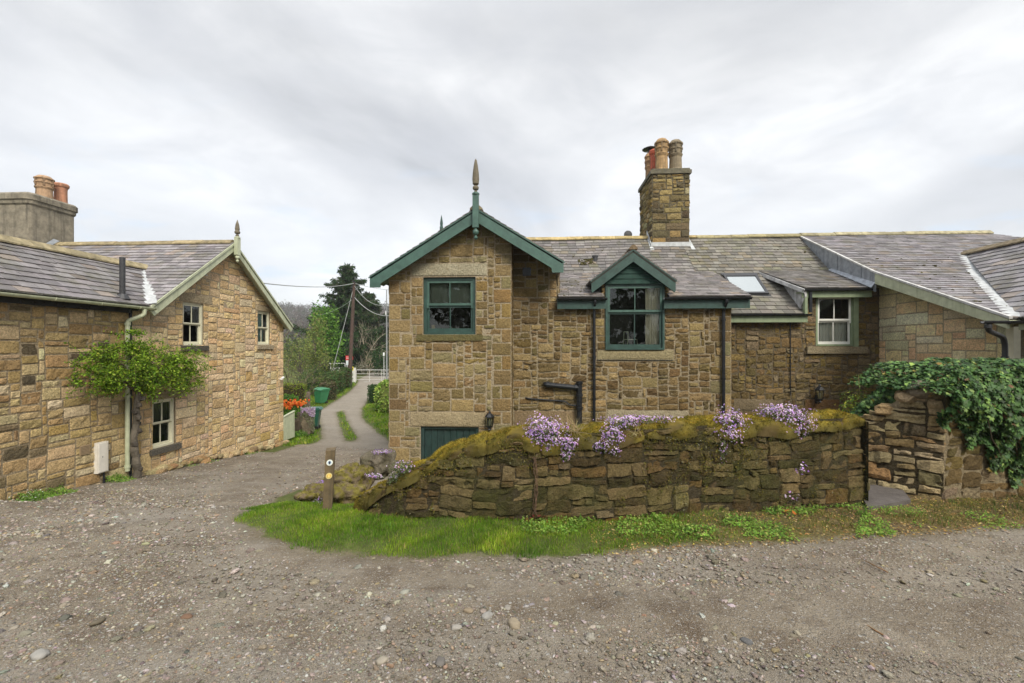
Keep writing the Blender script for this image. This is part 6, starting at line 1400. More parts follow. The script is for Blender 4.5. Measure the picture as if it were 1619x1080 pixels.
# long bare runners
ivy = m.obj('ivy', M['ivy'], at=tuple(CA)); tag(ivy, 'dense dark green ivy mounded over the right hand rubble wall', 'ivy')
m = MB()
for i in range(16):
    u0 = rg.uniform(.0, 1.9); v0 = rg.uniform(-.7, -.5); pth = [fR.P(u0 + .09 * t + .03 * math.sin(t * 2 + i), v0 - .14 * t, .30 - .02 * t)[0] for t in range(8)]; m.tube(pth, .005, 5, 0, (.10, .08, .05))
m.obj('vine', M['bark'], ivy)
YG = [((.36, .38, .05), 4), ((.22, .30, .06), 3), ((.12, .20, .05), 3)]
c = np.array(pt(1362, 640, Y=8.2)); P, d = blob_pts(900, c, (.36, .3, .24), 6, .3, amp=.5); m = MB(); cards(m, P, rg.uniform(.03, .06, len(P)), d + (0, 0, .5), leafcol(len(P), YG, 3, .2), .4, .8, 8)
for i in range(6): m.tube([c + (rg.normal(0, .1), 0, -.8), c + (rg.normal(0, .2), rg.normal(0, .1), .1)], .006, 5, 0, (.2, .2, .08))
tag(m.obj('spurge', M['leaf'], at=tuple(c)), 'yellow green leafy shrub in the gap between the garden wall and the ivy', 'shrub')
m = MB(); a = np.array(pt(1357, 650, Y=8.0)); m.tube([a + (0, 0, -.4), a + (.03, 0, .2), a + (.0, 0, .62)], .005, 5, 0, (.25, .22, .1)); P = np.array([a + (rg.normal(0, .06), rg.normal(0, .05), rg.uniform(0, .6)) for _ in range(60)]); cards(m, P, .035, None, leafcol(60, GRN, 2, .2), .5, 1, 3)
tag(m.obj('sapling', M['leaf'], at=tuple(a)), 'spindly young plant rising above the yellow green shrub', 'plant')

# ================================================================ WAYMARKER POST AND MOSSY STONES AT THE LEFT
b0 = np.array(gpt(516, 811)); b0[2] -= .25; Yp = b0[1]; t0 = np.array(pt(523, 711, Y=Yp))
m = MB(); U = np.array([math.cos(.32), math.sin(.32), 0]); W_ = np.array([-math.sin(.32), math.cos(.32), 0]); hw, hd = .062, .05
V = [b0 - U * hw - W_ * hd, b0 + U * hw - W_ * hd, b0 + U * hw + W_ * hd, b0 - U * hw + W_ * hd, t0 - U * hw - W_ * hd, t0 + U * hw - W_ * hd, t0 + U * hw + W_ * hd + (0, 0, .02), t0 - U * hw + W_ * hd + (0, 0, .02)]
wp_ = thing('waymarker_post', 'leaning square wooden waymarker post with two round discs in the grass', 'post', tuple(b0 + (0, 0, .25)))
m.hexa(V, 0, (.13, .095, .05)); m.obj('post', M['wood'], wp_)
ax = (t0 - b0) / np.linalg.norm(t0 - b0)
def disc(frac, ring, inner, arrow, nm, ax_flip=1):
    c = b0 + (t0 - b0) * frac - W_ * (hd + .003); m = MB(); th = np.arange(28) / 28 * 2 * math.pi
    def circ(r, o, col): 
        P = [c - W_ * o + (U * math.cos(t) + ax * math.sin(t)) * r for t in th]; m.prism(P, W_ * .004, 0, col)
    circ(.043, .004, ring); circ(.026, .0065, inner)
    pr = [(-.008, -.02), (.008, -.02), (.008, .004), (.019, .004), (0, .024), (-.019, .004), (-.008, .004)]
    m.prism([c - W_ * .009 + U * a + ax * (b * ax_flip) for a, b in pr], W_ * .002, 0, arrow); m.obj('disc', M['plain'], wp_)['label'] = nm
hT = np.linalg.norm(t0 - b0)
disc(1 - .15 / hT * 1.0 - .02, (.75, .78, .72), (.40, .52, .70), (.01, .012, .02), 'white waymark disc with dark arrow on blue'); disc(1 - .34 / hT - .02, (.62, .52, .22), (.70, .40, .04), (.80, .66, .25), 'yellow waymark disc with arrow', -1)
def mossy(V, Vw): 
    f = sstep(-.05, .35, V[:, 2] * .5 + .02 + .75 * vnoise(V, 4.5, 5)); a = np.array([.15, .13, .035]) * (.6 + .4 * (vnoise(V, 9, 2) + 1))[:, None]; return a * f[:, None] + np.array([.14, .11, .07]) * (1 - f[:, None])
def boulder(x, y, Y, r, label, seed, moss=1, rz=0., flowers=0):
    c = np.array(pt(x, y, Y=Y)); m = MB(); rock(m, c, r, seed, (.22, .19, .14), 5 if moss else 4, .36, 0, mossy if moss else None, rz); o = m.obj('boulder', M['stone_mossy'] if not moss else M['moss'], at=tuple(c - (0, 0, r[2] * .7)), smooth=True); tag(o, label, 'stone', 'stones edging the garden corner')
    if moss:
        V, F = ico(5); Vv = m.v[0]; rg = np.random.default_rng(seed); n = 3500; i = rg.integers(0, len(F), n); w1 = rg.random((n, 2)); w1 = np.where(w1.sum(1, keepdims=True) > 1, 1 - w1, w1); P = Vv[F[i, 0]] * (1 - w1.sum(1))[:, None] + Vv[F[i, 1]] * w1[:, :1] + Vv[F[i, 2]] * w1[:, 1:]
        nn = (P - c) / np.array(r) ** 2; nn /= np.linalg.norm(nn, axis=1)[:, None]; Cc = m.c[0][F[i, 0]] * rg.uniform(.6, 1.8, (n, 1)); k = (nn[:, 2] > -.3); mm = MB(); cards(mm, P[k], rg.uniform(.012, .03, k.sum()), None, Cc[k], .35, 1, seed, 'blade', up=nn[k] * 1.5); q = mm.obj('moss', M['moss'], o); q['kind'] = 'stuff'
    return o
boulder(504, 783, 7.2, (.30, .26, .16), 'low mossy golden boulder at the outer edge of the verge left of the post', 601)
boulder(545, 784, 7.1, (.30, .26, .17), 'mossy boulder between the post and the end of the garden wall', 602)
boulder(548, 755, 8.0, (.30, .26, .19), 'rounded yellow mossed boulder behind the post', 603)
boulder(573, 757, 8.1, (.20, .3, .20), 'dark weathered stone right of the yellow mossed boulder', 604, 1)
boulder(601, 733, 8.6, (.29, .5, .24), 'big rounded grey coping stone at the house corner with a flat brown end', 605, 0, .3)
boulder(545, 812, 6.7, (.18, .10, .085), 'small half buried grey stone in the grass beside the wall end', 606, 0, .2)
boulder(527, 766, 8.0, (.2, .2, .12), 'small stone with withered heather on it behind the post', 607, 1)
def fclump(x, y, Y, rx, ry, nl, nf, label, seed, fs=(.014, .024)):
    c = np.array(pt(x, y, Y=Y)); s = Y / FPX; m, fl = MB(), MB(); rg = np.random.default_rng(seed); P, d = blob_pts(nl, c, (rx * s, rx * s * .7, ry * s), seed, .3, amp=.4); cards(m, P, rg.uniform(.012, .03, nl), d, leafcol(nl, [((.15, .19, .09), 3), ((.24, .26, .17), 2)], seed, .3), .45, .9, seed)
    P, d = blob_pts(nf, c, (rx * s * 1.05, rx * s * .7, ry * s * 1.1), seed, .7, amp=.4); cards(fl, P, rg.uniform(*fs, nf), d + (0, 0, .3), leafcol(nf, FP, seed, .2), .6, .6, seed, 'flower'); o = m.obj('purple_rockcress', M['leaf'], at=tuple(c)); tag(o, label, 'flowers', 'purple rockcress in the garden corner'); fl.obj('blossom', M['petal'], o)
fclump(604, 714, 8.4, 17, 3, 300, 150, 'flat purple rockcress on top of the big coping stone', 611)
fclump(508, 765, 7.4, 10, 4, 150, 160, 'small purple rockcress patch left of the post between mossy boulders', 612)
fclump(502, 797, 6.8, 10, 9, 260, 70, 'silvery rockcress at the left foot of the post', 613)
fclump(541, 768, 7.3, 12, 4, 200, 60, 'silvery rockcress right of the post below the mossed boulder', 614)
for (x, y, lab, sd) in ((522, 826, 'long grass tuft at the foot of the waymarker post', 621), (548, 800, 'long grass tuft between the post and the wall end', 622)):
    c = np.array(gpt(x, y)); tuft(c, 160, .17, GP, lab, sd, spread=.09, lean=.35, w=.05)
# weeds along the annex foot
def along(n, X0, Y0, Y1, h, seed, label, pal, wd=.22, dens=.1):
    rg = np.random.default_rng(seed); Y = rg.uniform(Y0, Y1, n * 3); k = vnoise(np.stack([Y, Y * 0, Y * 0], 1), 1.6, seed) > dens; Y = Y[k][:n]; n = len(Y); X = X0 + rg.random(n) ** 1.5 * wd; Z = gz(X, Y) + rg.random(n) * h * (1 - (X - X0) / wd); m = MB()
    cards(m, np.stack([X, Y, Z], 1), rg.uniform(.02, .05, n), (.5, -.3, .7), leafcol(n, pal, seed, .25), .5, .8, seed); return tag(m.obj('weeds', M['leaf']), kind='stuff', label=label)
along(1800, -9.97, 8.2, 10.4, .16, 631, 'bright weeds growing along the foot of the annex wall', WP, .4)
along(900, -9.97, 10.9, 17.8, .10, 632, 'low weeds and rubble along the foot of the cottage gable', WP, .3, .5)
for (x, y, lab, sd) in ((42, 790, 'clump of white flowered weeds against the annex wall at the far left', 641),):
    c = np.array(pt(x, y, X=-9.75)); P, d = blob_pts(500, c, (.2, .3, .16), sd, .2); m = MB(); cards(m, P, rg.uniform(.03, .06, 500), d, leafcol(500, GRN, sd, .2), .5, .8, sd); cards(m, P[:60] + (0, 0, .06), .03, (0, 0, 1), (.8, .8, .75), .8, .5, sd + 1); tag(m.obj('flowering_weed', M['leaf'], at=tuple(c)), lab, 'plant')
# stony footing at the cottage gable
m = MB(); rg = np.random.default_rng(91)
for i in range(60):
    Y = rg.uniform(11.2, 17.6); r = rg.uniform(.06, .15); rock(m, (-9.98 + rg.uniform(0, .12), Y, float(gz(-9.9, Y)[0]) + rg.uniform(0, .12)), (r, r * 1.4, r * .7), 700 + i, pick(PAL_PATH, rg), 2, .25)
m.obj('footing', M['stone_path'], lc)['kind'] = 'stuff'

# ---------------------------------------------------------------- wall trained shrub on the left cottage
sh = thing('wall_shrub', 'bright green trained shrub spreading along the stone walls above a gnarled trunk', 'shrub', (-9.75, yx(215, 548, -9.75), -3.25))
Ysh = yx(214, 548, -9.75); m = MB(); rg = np.random.default_rng(4); pth = []
for t in np.linspace(0, 1, 16): pth.append((-9.75 + .04 * math.sin(t * 9), yx(np.interp(t, [0, .35, .6, .8, 1], [216, 212, 217, 214, 216]) + rg.uniform(-1.2, 1.2), 548, -9.75), -3.3 + 2.35 * t))
m.tube(pth, [.10, .09, .085, .09, .075, .09, .075, .07, .085, .065, .075, .07, .06, .07, .055, .05], 10, 0, (.10, .085, .065)); top_ = pth[-1]
for i in range(14): p = pth[rg.integers(2, 14)]; rock(m, (p[0] + rg.uniform(-.03, .09), p[1] + rg.uniform(-.08, .08), p[2]), (.07, .06, .07), 800 + i, (.06, .05, .04), 1, .3)
for (x, y) in ((140, 600), (165, 560), (130, 580), (250, 600), (290, 585), (310, 600), (235, 560), (270, 570), (195, 540), (180, 610)):
    e = pt(x, y, X=-9.8); a = np.array(top_); e = np.array(e); mid = (a + e) / 2 + (.08, 0, .1); m.tube([a + (0, 0, -.15), mid, e], [.035, .02, .008], 6, 0, (.10, .075, .05))
m.obj('trunk', M['bark'], sh)
m = MB(); SG = [((.15, .26, .02), 5), ((.22, .34, .03), 4), ((.08, .15, .018), 4), ((.32, .40, .06), 1.2)]
blobs = [(215, 585, 48, 34, 2600, .42), (262, 588, 42, 34, 2600, .40), (298, 592, 22, 28, 1100, .30), (165, 592, 34, 26, 1500, .30), (140, 600, 20, 18, 600, .22), (180, 560, 30, 14, 600, .2), (205, 548, 26, 12, 500, .18), (240, 563, 34, 12, 800, .25), (285, 570, 24, 10, 500, .2), (205, 525, 30, 4, 170, .12), (236, 613, 30, 10, 700, .3), (172, 610, 34, 10, 500, .22), (150, 562, 14, 6, 120, .1), (305, 615, 12, 10, 250, .15), (128, 585, 10, 12, 200, .12)]
for i, (x, y, rx, ry, n, th) in enumerate(blobs):
    c = np.array(pt(x, y, X=-9.72 + th * .3)); s_ = np.linalg.norm(c) / FPX; ys = abs(yx(x + rx, 548, -9.7) - yx(x - rx, 548, -9.7)) / 2
    P, d = blob_pts(int(n * 1.9), c, (th, ys * .92, ry * s_ * .85), 900 + i, .15, amp=.8); P = P[P[:, 0] > -9.97]; P = clumpy(P, 3.6, 5, -.12); n_ = len(P); cards(m, P, rg.uniform(.04, .085, n_), None, leafcol(n_, SG, i, .28), .5, 1, 910 + i)
for i in range(90):
    y_ = rg.uniform(128, 312); z_ = rg.uniform(552, 612); c = np.array(pt(y_, z_, X=-9.72 + rg.uniform(0, .35))); d = np.array([rg.uniform(-.1, .5), (y_ - 215) / 90 + rg.normal(0, .5), rg.uniform(-.3, .9)]); d /= np.linalg.norm(d); L = rg.uniform(.25, .6)
    pth = [c + d * L * t + (0, 0, -.12 * t * t) for t in np.linspace(0, 1, 6)]; m.tube(pth, .005, 4, 0, (.12, .12, .04)); k = int(L * 60); t = rg.random(k); q = c + d * L * t[:, None] + rg.normal(0, .02, (k, 3)) - np.array([0, 0, .12]) * (t ** 2)[:, None]; q[:, 0] = np.maximum(q[:, 0], -9.95); cards(m, q, rg.uniform(.035, .07, k), None, leafcol(k, SG, i + 5, .25), .5, 1, 950 + i)
m.obj('foliage', M['leaf'], sh)
# ================================================================ LANE SIDE AND DISTANCE
def tree(name, label, base, h, crown, pal, seed, leaf=.16, n=3000, trunk=.14, cat='tree', group=None, lean=0., bark=(.10, .085, .065), limbs=9, thr=-.3, asp=.6):
    """crown: list of (dx, dy, z fraction, rx, ry, rz)"""
    rg = np.random.default_rng(seed); b = np.array(base, float); r = thing(name, label, cat, tuple(b), group)
    m = MB(); k = 9; pth = [b + (lean * t * h + .05 * math.sin(t * 7 + seed), .04 * math.cos(t * 6), h * .8 * t - .1) for t in np.linspace(0, 1, k)]
    m.tube(pth, list(np.linspace(trunk, trunk * .25, k)), 8, 0, bark)
    for i in range(limbs):
        c = crown[i % len(crown)]; t = rg.uniform(.25, .75); a = pth[int(t * (k - 1))]; e = b + (c[0] + rg.normal(0, c[3] * .5), c[1] + rg.normal(0, c[4] * .5), c[2] * h + rg.normal(0, c[5] * .5)); mid = (a + e) / 2 + (0, 0, .08 * h)
        m.tube([a, mid, e], [trunk * .4, trunk * .22, trunk * .06], 6, 0, bark)
    m.obj('trunk', M['bark'], r)
    m = MB(); tot = sum(c[3] * c[4] * c[5] for c in crown)
    for i, c in enumerate(crown):
        nn = int(n * c[3] * c[4] * c[5] / tot); P, d = blob_pts(nn, b + (c[0], c[1], c[2] * h), c[3:6], seed + i, .25, amp=.35); P = clumpy(P, 2.6 / max(c[3], .6), seed + i, thr); nn = len(P)
        cards(m, P, rg.uniform(leaf * .6, leaf * 1.3, nn), None, leafcol(nn, pal, seed + i, .3), asp, 1, seed + i)
    m.obj('crown', M['leaf'], r); return r
def gbase(x, y): return gpt(x, y)
def at_px(x, Y, z=None):
    X = X_(x, Y); return (X, Y, float(terrain(X, Y)) if z is None else z)
def zpx(x, y, Y): return pt(x, y, Y=Y)[2]
BG = [((.05, .09, .025), 4), ((.08, .13, .035), 3), ((.035, .06, .02), 3)]
YGN = [((.19, .24, .06), 4), ((.26, .30, .09), 3), ((.13, .17, .05), 3), ((.20, .18, .09), 1)]
DG = [((.03, .075, .025), 4), ((.045, .10, .03), 3), ((.02, .045, .018), 3)]
BRT = [((.10, .22, .03), 4), ((.15, .28, .045), 3), ((.06, .14, .02), 3)]

# conifer: whorls of drooping boughs
def conifer(base, h, R, seed, label, pal):
    rg = np.random.default_rng(seed); b = np.array(base, float); r = thing('conifer', label, 'tree', tuple(b)); m = MB(); m.tube([b, b + (0, 0, h * .5), b + (0, 0, h)], [.32, .2, .03], 8, 0, (.09, .07, .05)); f = MB()
    for z in np.arange(.10, .99, .022):
        k = 9; prof = (1 - z) ** .8 * (.85 + .3 * math.sin(z * 40)) + .05
        for j in range(k):
            th = rg.uniform(0, 6.28); L = R * prof * rg.uniform(.6, 1.2); dz = rg.uniform(-.06, .12) * L; a = b + (0, 0, z * h); d = np.array([math.cos(th), math.sin(th), 0])
            pth = [a + d * L * t + (0, 0, dz * t + .22 * L * t * (t - .6) ) for t in (0, .35, .7, 1)]; m.tube(pth, [.05, .035, .02, .008], 4, 0, (.08, .06, .045), caps=False)
            n = int(60 * L / 2) + 20; t = rg.random(n) ** .7; q = np.array([np.interp(t, (0, .35, .7, 1), [p[i] for p in pth]) for i in range(3)]).T; side = np.cross(d, (0, 0, 1)); q = q + side * (rg.normal(0, .13, n) * L * .6 * (1.05 - t))[:, None] - np.array([0, 0, 1]) * (np.abs(rg.normal(0, .12, n)) * L * .35)[:, None]
            cards(f, q, rg.uniform(.28, .62, n), None, leafcol(n, pal, int(rg.integers(1e6)), .35), .28, 1, int(rg.integers(1e6)), 'leaf', up=d + np.array([0, 0, -.9]))
    m.obj('trunk', M['bark'], r); f.obj('crown', M['leaf'], r); return r
cb = at_px(549, 58); conifer(cb, zpx(549, 418, 58) - cb[2], 6.8, 5, 'tall dark spruce with drooping boughs behind the telegraph pole', [((.035, .075, .025), 4), ((.05, .095, .035), 3), ((.07, .095, .045), 2), ((.09, .085, .055), 1)])
cb = at_px(584, 62); conifer(cb, zpx(584, 462, 62) - cb[2], 4.6, 6, 'lower spruce beside the tall one, towards the stone house', [((.035, .06, .025), 4), ((.05, .075, .035), 3), ((.085, .08, .06), 2)])
b_ = at_px(513, 50); tree('holly', 'bright glossy green evergreen tree left of the spruce', b_, zpx(510, 477, 50) - b_[2], [(0, 0, .5, 1.5, 1.4, 3.0), (-.5, 0, .75, 1.2, 1.2, 1.8), (1.0, 0, .45, 1.3, 1.2, 2.4), (.6, 0, .8, 1.1, 1, 1.4)], BRT, 21, .3, 5200, .16)
b_ = at_px(535, 54); tree('evergreen', 'dark evergreen tree in front of the spruce trunk', b_, zpx(533, 505, 54) - b_[2], [(0, 0, .5, 1.6, 1.4, 2.6), (.9, 0, .35, 1.4, 1.2, 1.8), (-.8, 0, .3, 1.2, 1.2, 1.8)], DG, 22, .3, 4200, .16)
b_ = at_px(498, 38); tree('birch', 'slender yellow green young tree in the lane side garden', b_, zpx(500, 500, 38) - b_[2], [(0, 0, .55, 1.0, .9, 2.2), (.3, 0, .85, .7, .6, 1.2), (-.6, 0, .35, .9, .8, 1.4), (.8, 0, .35, .8, .7, 1.4)], YGN, 23, .15, 5200, .08, limbs=16)
b_ = at_px(474, 36); tree('birch', 'pale budding tree close beside the cottage corner', b_, zpx(474, 530, 36) - b_[2], [(0, 0, .6, 1.0, .9, 1.5), (-.9, 0, .55, .9, .8, 1.6), (.5, 0, .75, .7, .6, 1.1)], YGN, 24, .12, 2600, .09, limbs=20)
b_ = at_px(497, 33); tree('laurel', 'dark green garden bush below the young tree', b_, 2.6, [(0, 0, .45, .9, .8, 1.1), (.8, 0, .35, .7, .7, .9), (-.7, 0, .35, .7, .7, .9)], BG + [((.07, .13, .04), 3)], 25, .12, 5200, .07, cat='bush')
b_ = at_px(527, 39); tree('laurel', 'green bush between the young tree and the hedge', b_, 2.7, [(0, 0, .45, .9, .8, 1.2), (-.8, 0, .4, .7, .7, 1.0)], BG, 26, .14, 2600, .07, cat='bush')
# bare many-stemmed trees
def bare(name, label, base, h, seed, spread=.35, n=7, col=(.16, .125, .08), depth=4, buds=0, r0=.06, cat='tree'):
    rg = np.random.default_rng(seed); b = np.array(base, float); r = thing(name, label, cat, tuple(b)); m = MB(); tips = []
    def br(p, d, L, rad, k):
        q = [p]; dd = d.copy()
        for i in range(3): dd = dd + rg.normal(0, .10, 3); dd /= np.linalg.norm(dd); q.append(q[-1] + dd * L / 3)
        m.tube(q, [rad, rad * .85, rad * .7, rad * .5], 5, 0, col, caps=False)
        if k == 0: tips.extend(q[1:]); return
        for i in range(3): j = rg.integers(1, 4); e = dd + rg.normal(0, .45, 3) + (0, 0, .15); e /= np.linalg.norm(e); br(q[j], e, L * .62, rad * .5, k - 1)
    for i in range(n): d = np.array([rg.normal(0, spread), rg.normal(0, spread), 1.]); d /= np.linalg.norm(d); br(b + rg.normal(0, .12, 3) * (1, 1, 0), d, h * .48, r0, depth)
    m.obj('trunk', M['bark'], r)
    if buds:
        T_ = np.array(tips); i = rg.integers(0, len(T_), buds); f = MB(); cards(f, T_[i] + rg.normal(0, .1, (buds, 3)), .07, None, leafcol(buds, YGN, seed, .3), .6, 1, seed); f.obj('crown', M['leaf'], r)
    return r
b_ = at_px(461, 27); bare('bare_tree', 'twiggy dark stemmed tree just beyond the cottage corner', b_, zpx(461, 545, 27) - b_[2], 41, .4, 7, (.10, .085, .05), 3, 1300, .045)
b_ = at_px(573, 56); bare('bare_tree', 'pale grey bare tree with crooked stems in front of the spruces', b_, zpx(573, 500, 56) - b_[2], 42, .3, 5, (.30, .27, .20), 3, 300, .09)
b_ = at_px(582, 55); bare('bare_tree', 'second pale bare tree leaning towards the stone house', b_, zpx(583, 530, 55) - b_[2], 43, .4, 4, (.27, .23, .16), 3, 200, .08)
b_ = (X_(858, 38), 38, -3.5); bare('bare_tree', 'bare twigs of a tree showing above the main house ridge', b_, zpx(858, 352, 38) + 3.2, 44, .32, 6, (.13, .11, .09), 4, 0, .12)
b_ = at_px(574, 53); tree('blossom_shrub', 'pale flowering shrub beyond the gate', b_, 1.9, [(0, 0, .5, .95, .8, .75), (.9, 0, .4, .6, .6, .5)], [((.34, .33, .26), 4), ((.16, .16, .11), 3), ((.10, .10, .06), 3)], 27, .12, 1500, .05, cat='shrub')
b_ = at_px(600, 52); tree('dark_shrub', 'dark green shrub beyond the right end of the gate', b_, 3.6, [(0, 0, .45, 1.2, 1, 1.5), (.9, 0, .35, .8, .8, 1.1)], DG + [((.05, .09, .03), 3)], 28, .18, 2600, .06, cat='shrub')
# hedges and clipped shrubs
def hedge(name, label, boxes, pal, seed, n, leaf, cat='hedge', round_=.2):
    rg = np.random.default_rng(seed); m = MB(); c0 = None; tot = sum(b[2] * b[3] * b[4] for b in boxes)
    for (X, Y, lx, ly, h, rz) in boxes:
        z = float(terrain(X, Y)); c0 = c0 or (X, Y, z); k = int(n * lx * ly * h / tot); q = rg.uniform(-1, 1, (k, 3)); ax_ = rg.integers(0, 3, k); sg = rg.choice([-1, 1], k)
        q[np.arange(k), ax_] = sg * rg.uniform(.75, 1.0, k); q[:, 2] = np.where((ax_ == 2) & (q[:, 2] < 0), -q[:, 2], q[:, 2]); L = np.linalg.norm(q, axis=1)[:, None]; q = q * (1 - round_ * np.clip(L - 1, 0, 1)); 
        P = q * (lx / 2, ly / 2, h / 2) * (1 + .07 * vnoise(q * (lx, ly, h), 2, seed))[:, None]; c, s = math.cos(rz), math.sin(rz); P = np.stack([P[:, 0] * c - P[:, 1] * s, P[:, 0] * s + P[:, 1] * c, P[:, 2]], 1) + (X, Y, z + h / 2)
        cards(m, P, rg.uniform(leaf * .9, leaf * 1.8, k), None, leafcol(k, pal, seed, .28), .6, 1, seed)
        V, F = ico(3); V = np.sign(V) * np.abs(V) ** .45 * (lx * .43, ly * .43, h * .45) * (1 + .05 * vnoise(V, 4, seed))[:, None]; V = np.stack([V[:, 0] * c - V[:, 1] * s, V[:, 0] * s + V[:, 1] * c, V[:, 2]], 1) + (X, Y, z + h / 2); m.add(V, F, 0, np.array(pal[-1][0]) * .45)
    return tag(m.obj(name, M['leaf'], at=c0), label, cat)
def H(x, Y): return X_(x, Y)
hedge('clipped_bush', 'flat topped clipped bush with lime green top beside the tulips', [(H(460, 23.5), 23.5, 1.35, 1.3, 2.0, 0)], [((.20, .26, .03), 5), ((.14, .18, .03), 3), ((.10, .08, .04), 2)], 31, 3800, .05, 'bush', .3)
hedge('low_bush', 'small bright green bush in front of the clipped bush', [(H(456, 21.8), 21.8, .9, .8, 1.6, 0), (H(466, 21.8), 21.8, .7, .6, 1.35, 0)], BRT, 32, 1600, .06, 'bush', .3)
hedge('hedge', 'clipped dark green hedge running along the left of the lane to the telegraph pole', [(H(525, 33.5) - .4, 33.8, 1.3, 3.2, 1.5, .35), (H(535, 36.5) - .2, 36.5, 1.3, 3.4, 1.6, .35), (H(545.5, 39), 39.2, 1.0, 2.4, 1.75, .35)], [((.05, .10, .03), 5), ((.08, .14, .04), 3), ((.12, .11, .05), 1.5)], 33, 7500, .09, round_=.12)
hedge('climber_bush', 'tangled brown stemmed bush between the bin and the hedge', [(H(519, 31), 31, .9, 1.2, 1.3, 0)], [((.10, .11, .05), 4), ((.16, .12, .08), 4), ((.07, .09, .03), 2)], 34, 1300, .08, 'bush', .3)
hedge('box_hedge', 'dark square clipped box bush on the right of the lane', [(H(592, 29.5), 29.8, .9, 1.0, 1.05, 0), (H(599, 31), 31, 1.3, 1.0, 1.1, 0)], [((.030, .065, .018), 5), ((.05, .10, .03), 3)], 35, 3400, .06, 'bush', .1)
hedge('lime_shrub', 'light green leafy shrub tucked against the stone house beside the box bush', [(H(606, 27), 27, 1.0, 1.1, 1.5, .3), (H(613, 26), 26, 1.0, 1.0, 1.9, 0)], [((.28, .42, .07), 5), ((.17, .30, .05), 3), ((.36, .44, .12), 2)], 36, 2600, .11, 'shrub', .35)
# tulips
m = MB(); rg = np.random.default_rng(51); n = 190; Y = rg.uniform(19.0, 20.5, n); X = rg.uniform(-12.0, -10.5, n); Z = terrain(X, Y); 
for i in range(n): h = rg.uniform(.62, .85); z = Z[i] + .55; m.lathe([(.0, 0), (.035, .02), (.045, .06), (.03, .10)], (X[i], Y[i], z + h), 6, 0, np.array([(.62, .10, .02), (.70, .17, .03), (.75, .28, .06)][rg.integers(3)]))
P = np.stack([X, Y, Z + .9], 1)[rg.integers(0, n, 900)] + rg.normal(0, .06, (900, 3)); cards(m, P, .2, None, leafcol(900, BRT, 3, .2), .2, 1, 4, up=(0, 0, 1)); tag(m.obj('tulips', M['petal'], at=(-10.8, 20, -3.9)), kind='stuff', label='bed of orange red tulips behind the pale board gate')
m = MB(); m.box((-12.6, 18.9, -4.2), (-10.5, 20.3, -3.25), 0, (.09, .07, .045)); tag(m.obj('flower_bed', M['wood'], at=(-11, 20, -4)), 'raised earth bed holding the orange tulips', 'flower bed')
# pale board gate and flower hung pillar
g_ = thing('board_gate', 'pale green vertical board gate between the cottage corner and the flowery pillar', 'gate', (-10, 17.8, -3.85)); m = MB(); y0, y1 = Yc1 + .04, yx(466, 548, -10); k = 8
zt0, zt1 = zx(448.5, 660), zx(466, 650.5); zb0, zb1 = zx(449, 691), zx(466, 685)
for i in range(k):
    a, c = y0 + (y1 - y0) * i / k, y0 + (y1 - y0) * (i + 1) / k - .008; m.hexa([(-10.05, a, -3.72), (-10.0, a, -3.72), (-10.0, c, -3.72), (-10.05, c, -3.72), (-10.05, a, zt0 + (zt1 - zt0) * i / k), (-10.0, a, zt0 + (zt1 - zt0) * i / k), (-10.0, c, zt0 + (zt1 - zt0) * (i + 1) / k), (-10.05, c, zt0 + (zt1 - zt0) * (i + 1) / k)])
m.box((-10.1, y0, -3.55), (-10.06, y1, -3.45)); m.box((-10.1, y0, -3.0), (-10.06, y1, -2.9)); m.obj('boards', M['pale_paint'], g_); m = MB(); m.hexa([(-10.07, y0, zt0 + .002), (-9.98, y0, zt0 + .002), (-9.98, y1, zt1 + .002), (-10.07, y1, zt1 + .002), (-10.07, y0, zt0 + .035), (-9.98, y0, zt0 + .035), (-9.98, y1, zt1 + .035), (-10.07, y1, zt1 + .035)]); m.obj('rail', M['pale_paint'], g_)
P0 = gpt(481, 690); pl = thing('stone_pillar', 'weathered stone gate pillar draped in trailing plants beside the pale gate', 'pillar', P0); m = MB(); Vq, Fq = ico(4); V = Vq * (1 + .18 * vnoise(Vq, 2.5, 3) + .08 * vnoise(Vq, 8, 4))[:, None]; V = np.sign(V) * np.abs(V) ** .7
V = V * (.23, .26, .70) + (P0[0] - .02, P0[1] + .3, P0[2] + .52); m.add(V, Fq, 0, np.clip(np.array([.22, .18, .13]) * (1 + .4 * vnoise(V, 7, 3))[:, None], .02, .6)); m.obj('post', M['stone_path'], pl, smooth=True)
m = MB(); m.box((P0[0] - .5, P0[1] + .25, P0[2] - .1), (P0[0] - .3, P0[1] + .45, P0[2] + 1.0), 0, (.09, .07, .05)); m.obj('gatepost', M['wood'], pl)
m = MB(); rg = np.random.default_rng(9); n = 1500; t = rg.random(n); th = rg.normal(-.8, .8, n); P = np.stack([P0[0] + .27 * np.cos(th), P0[1] + .3 + .3 * np.sin(th), P0[2] + 1.22 - t * (.3 + .8 * np.abs(np.cos(th)))], 1); cards(m, P, rg.uniform(.03, .06, n), None, leafcol(n, [((.24, .25, .16), 4), ((.30, .28, .22), 3), ((.16, .20, .08), 3)], 4, .3), .5, 1, 5)
k = t < .4; cards(m, P[k] + (.03, -.03, .03), .035, None, leafcol(int(k.sum()), [((.50, .36, .58), 3), ((.60, .52, .62), 2)], 4, .2), .7, 1, 6, 'flower'); m.obj('trailing_plant', M['leaf'], pl)
c = gpt(478, 705); P, d = blob_pts(900, np.array(gpt(470, 693)) + (0, .2, .12), (.35, .5, .2), 5, .2); m = MB(); cards(m, P, .06, d, leafcol(900, BRT, 5, .25), .5, .8, 5); tag(m.obj('ferny_plant', M['leaf'], at=gpt(470, 693)), 'leafy green plant at the foot of the pale gate', 'plant')
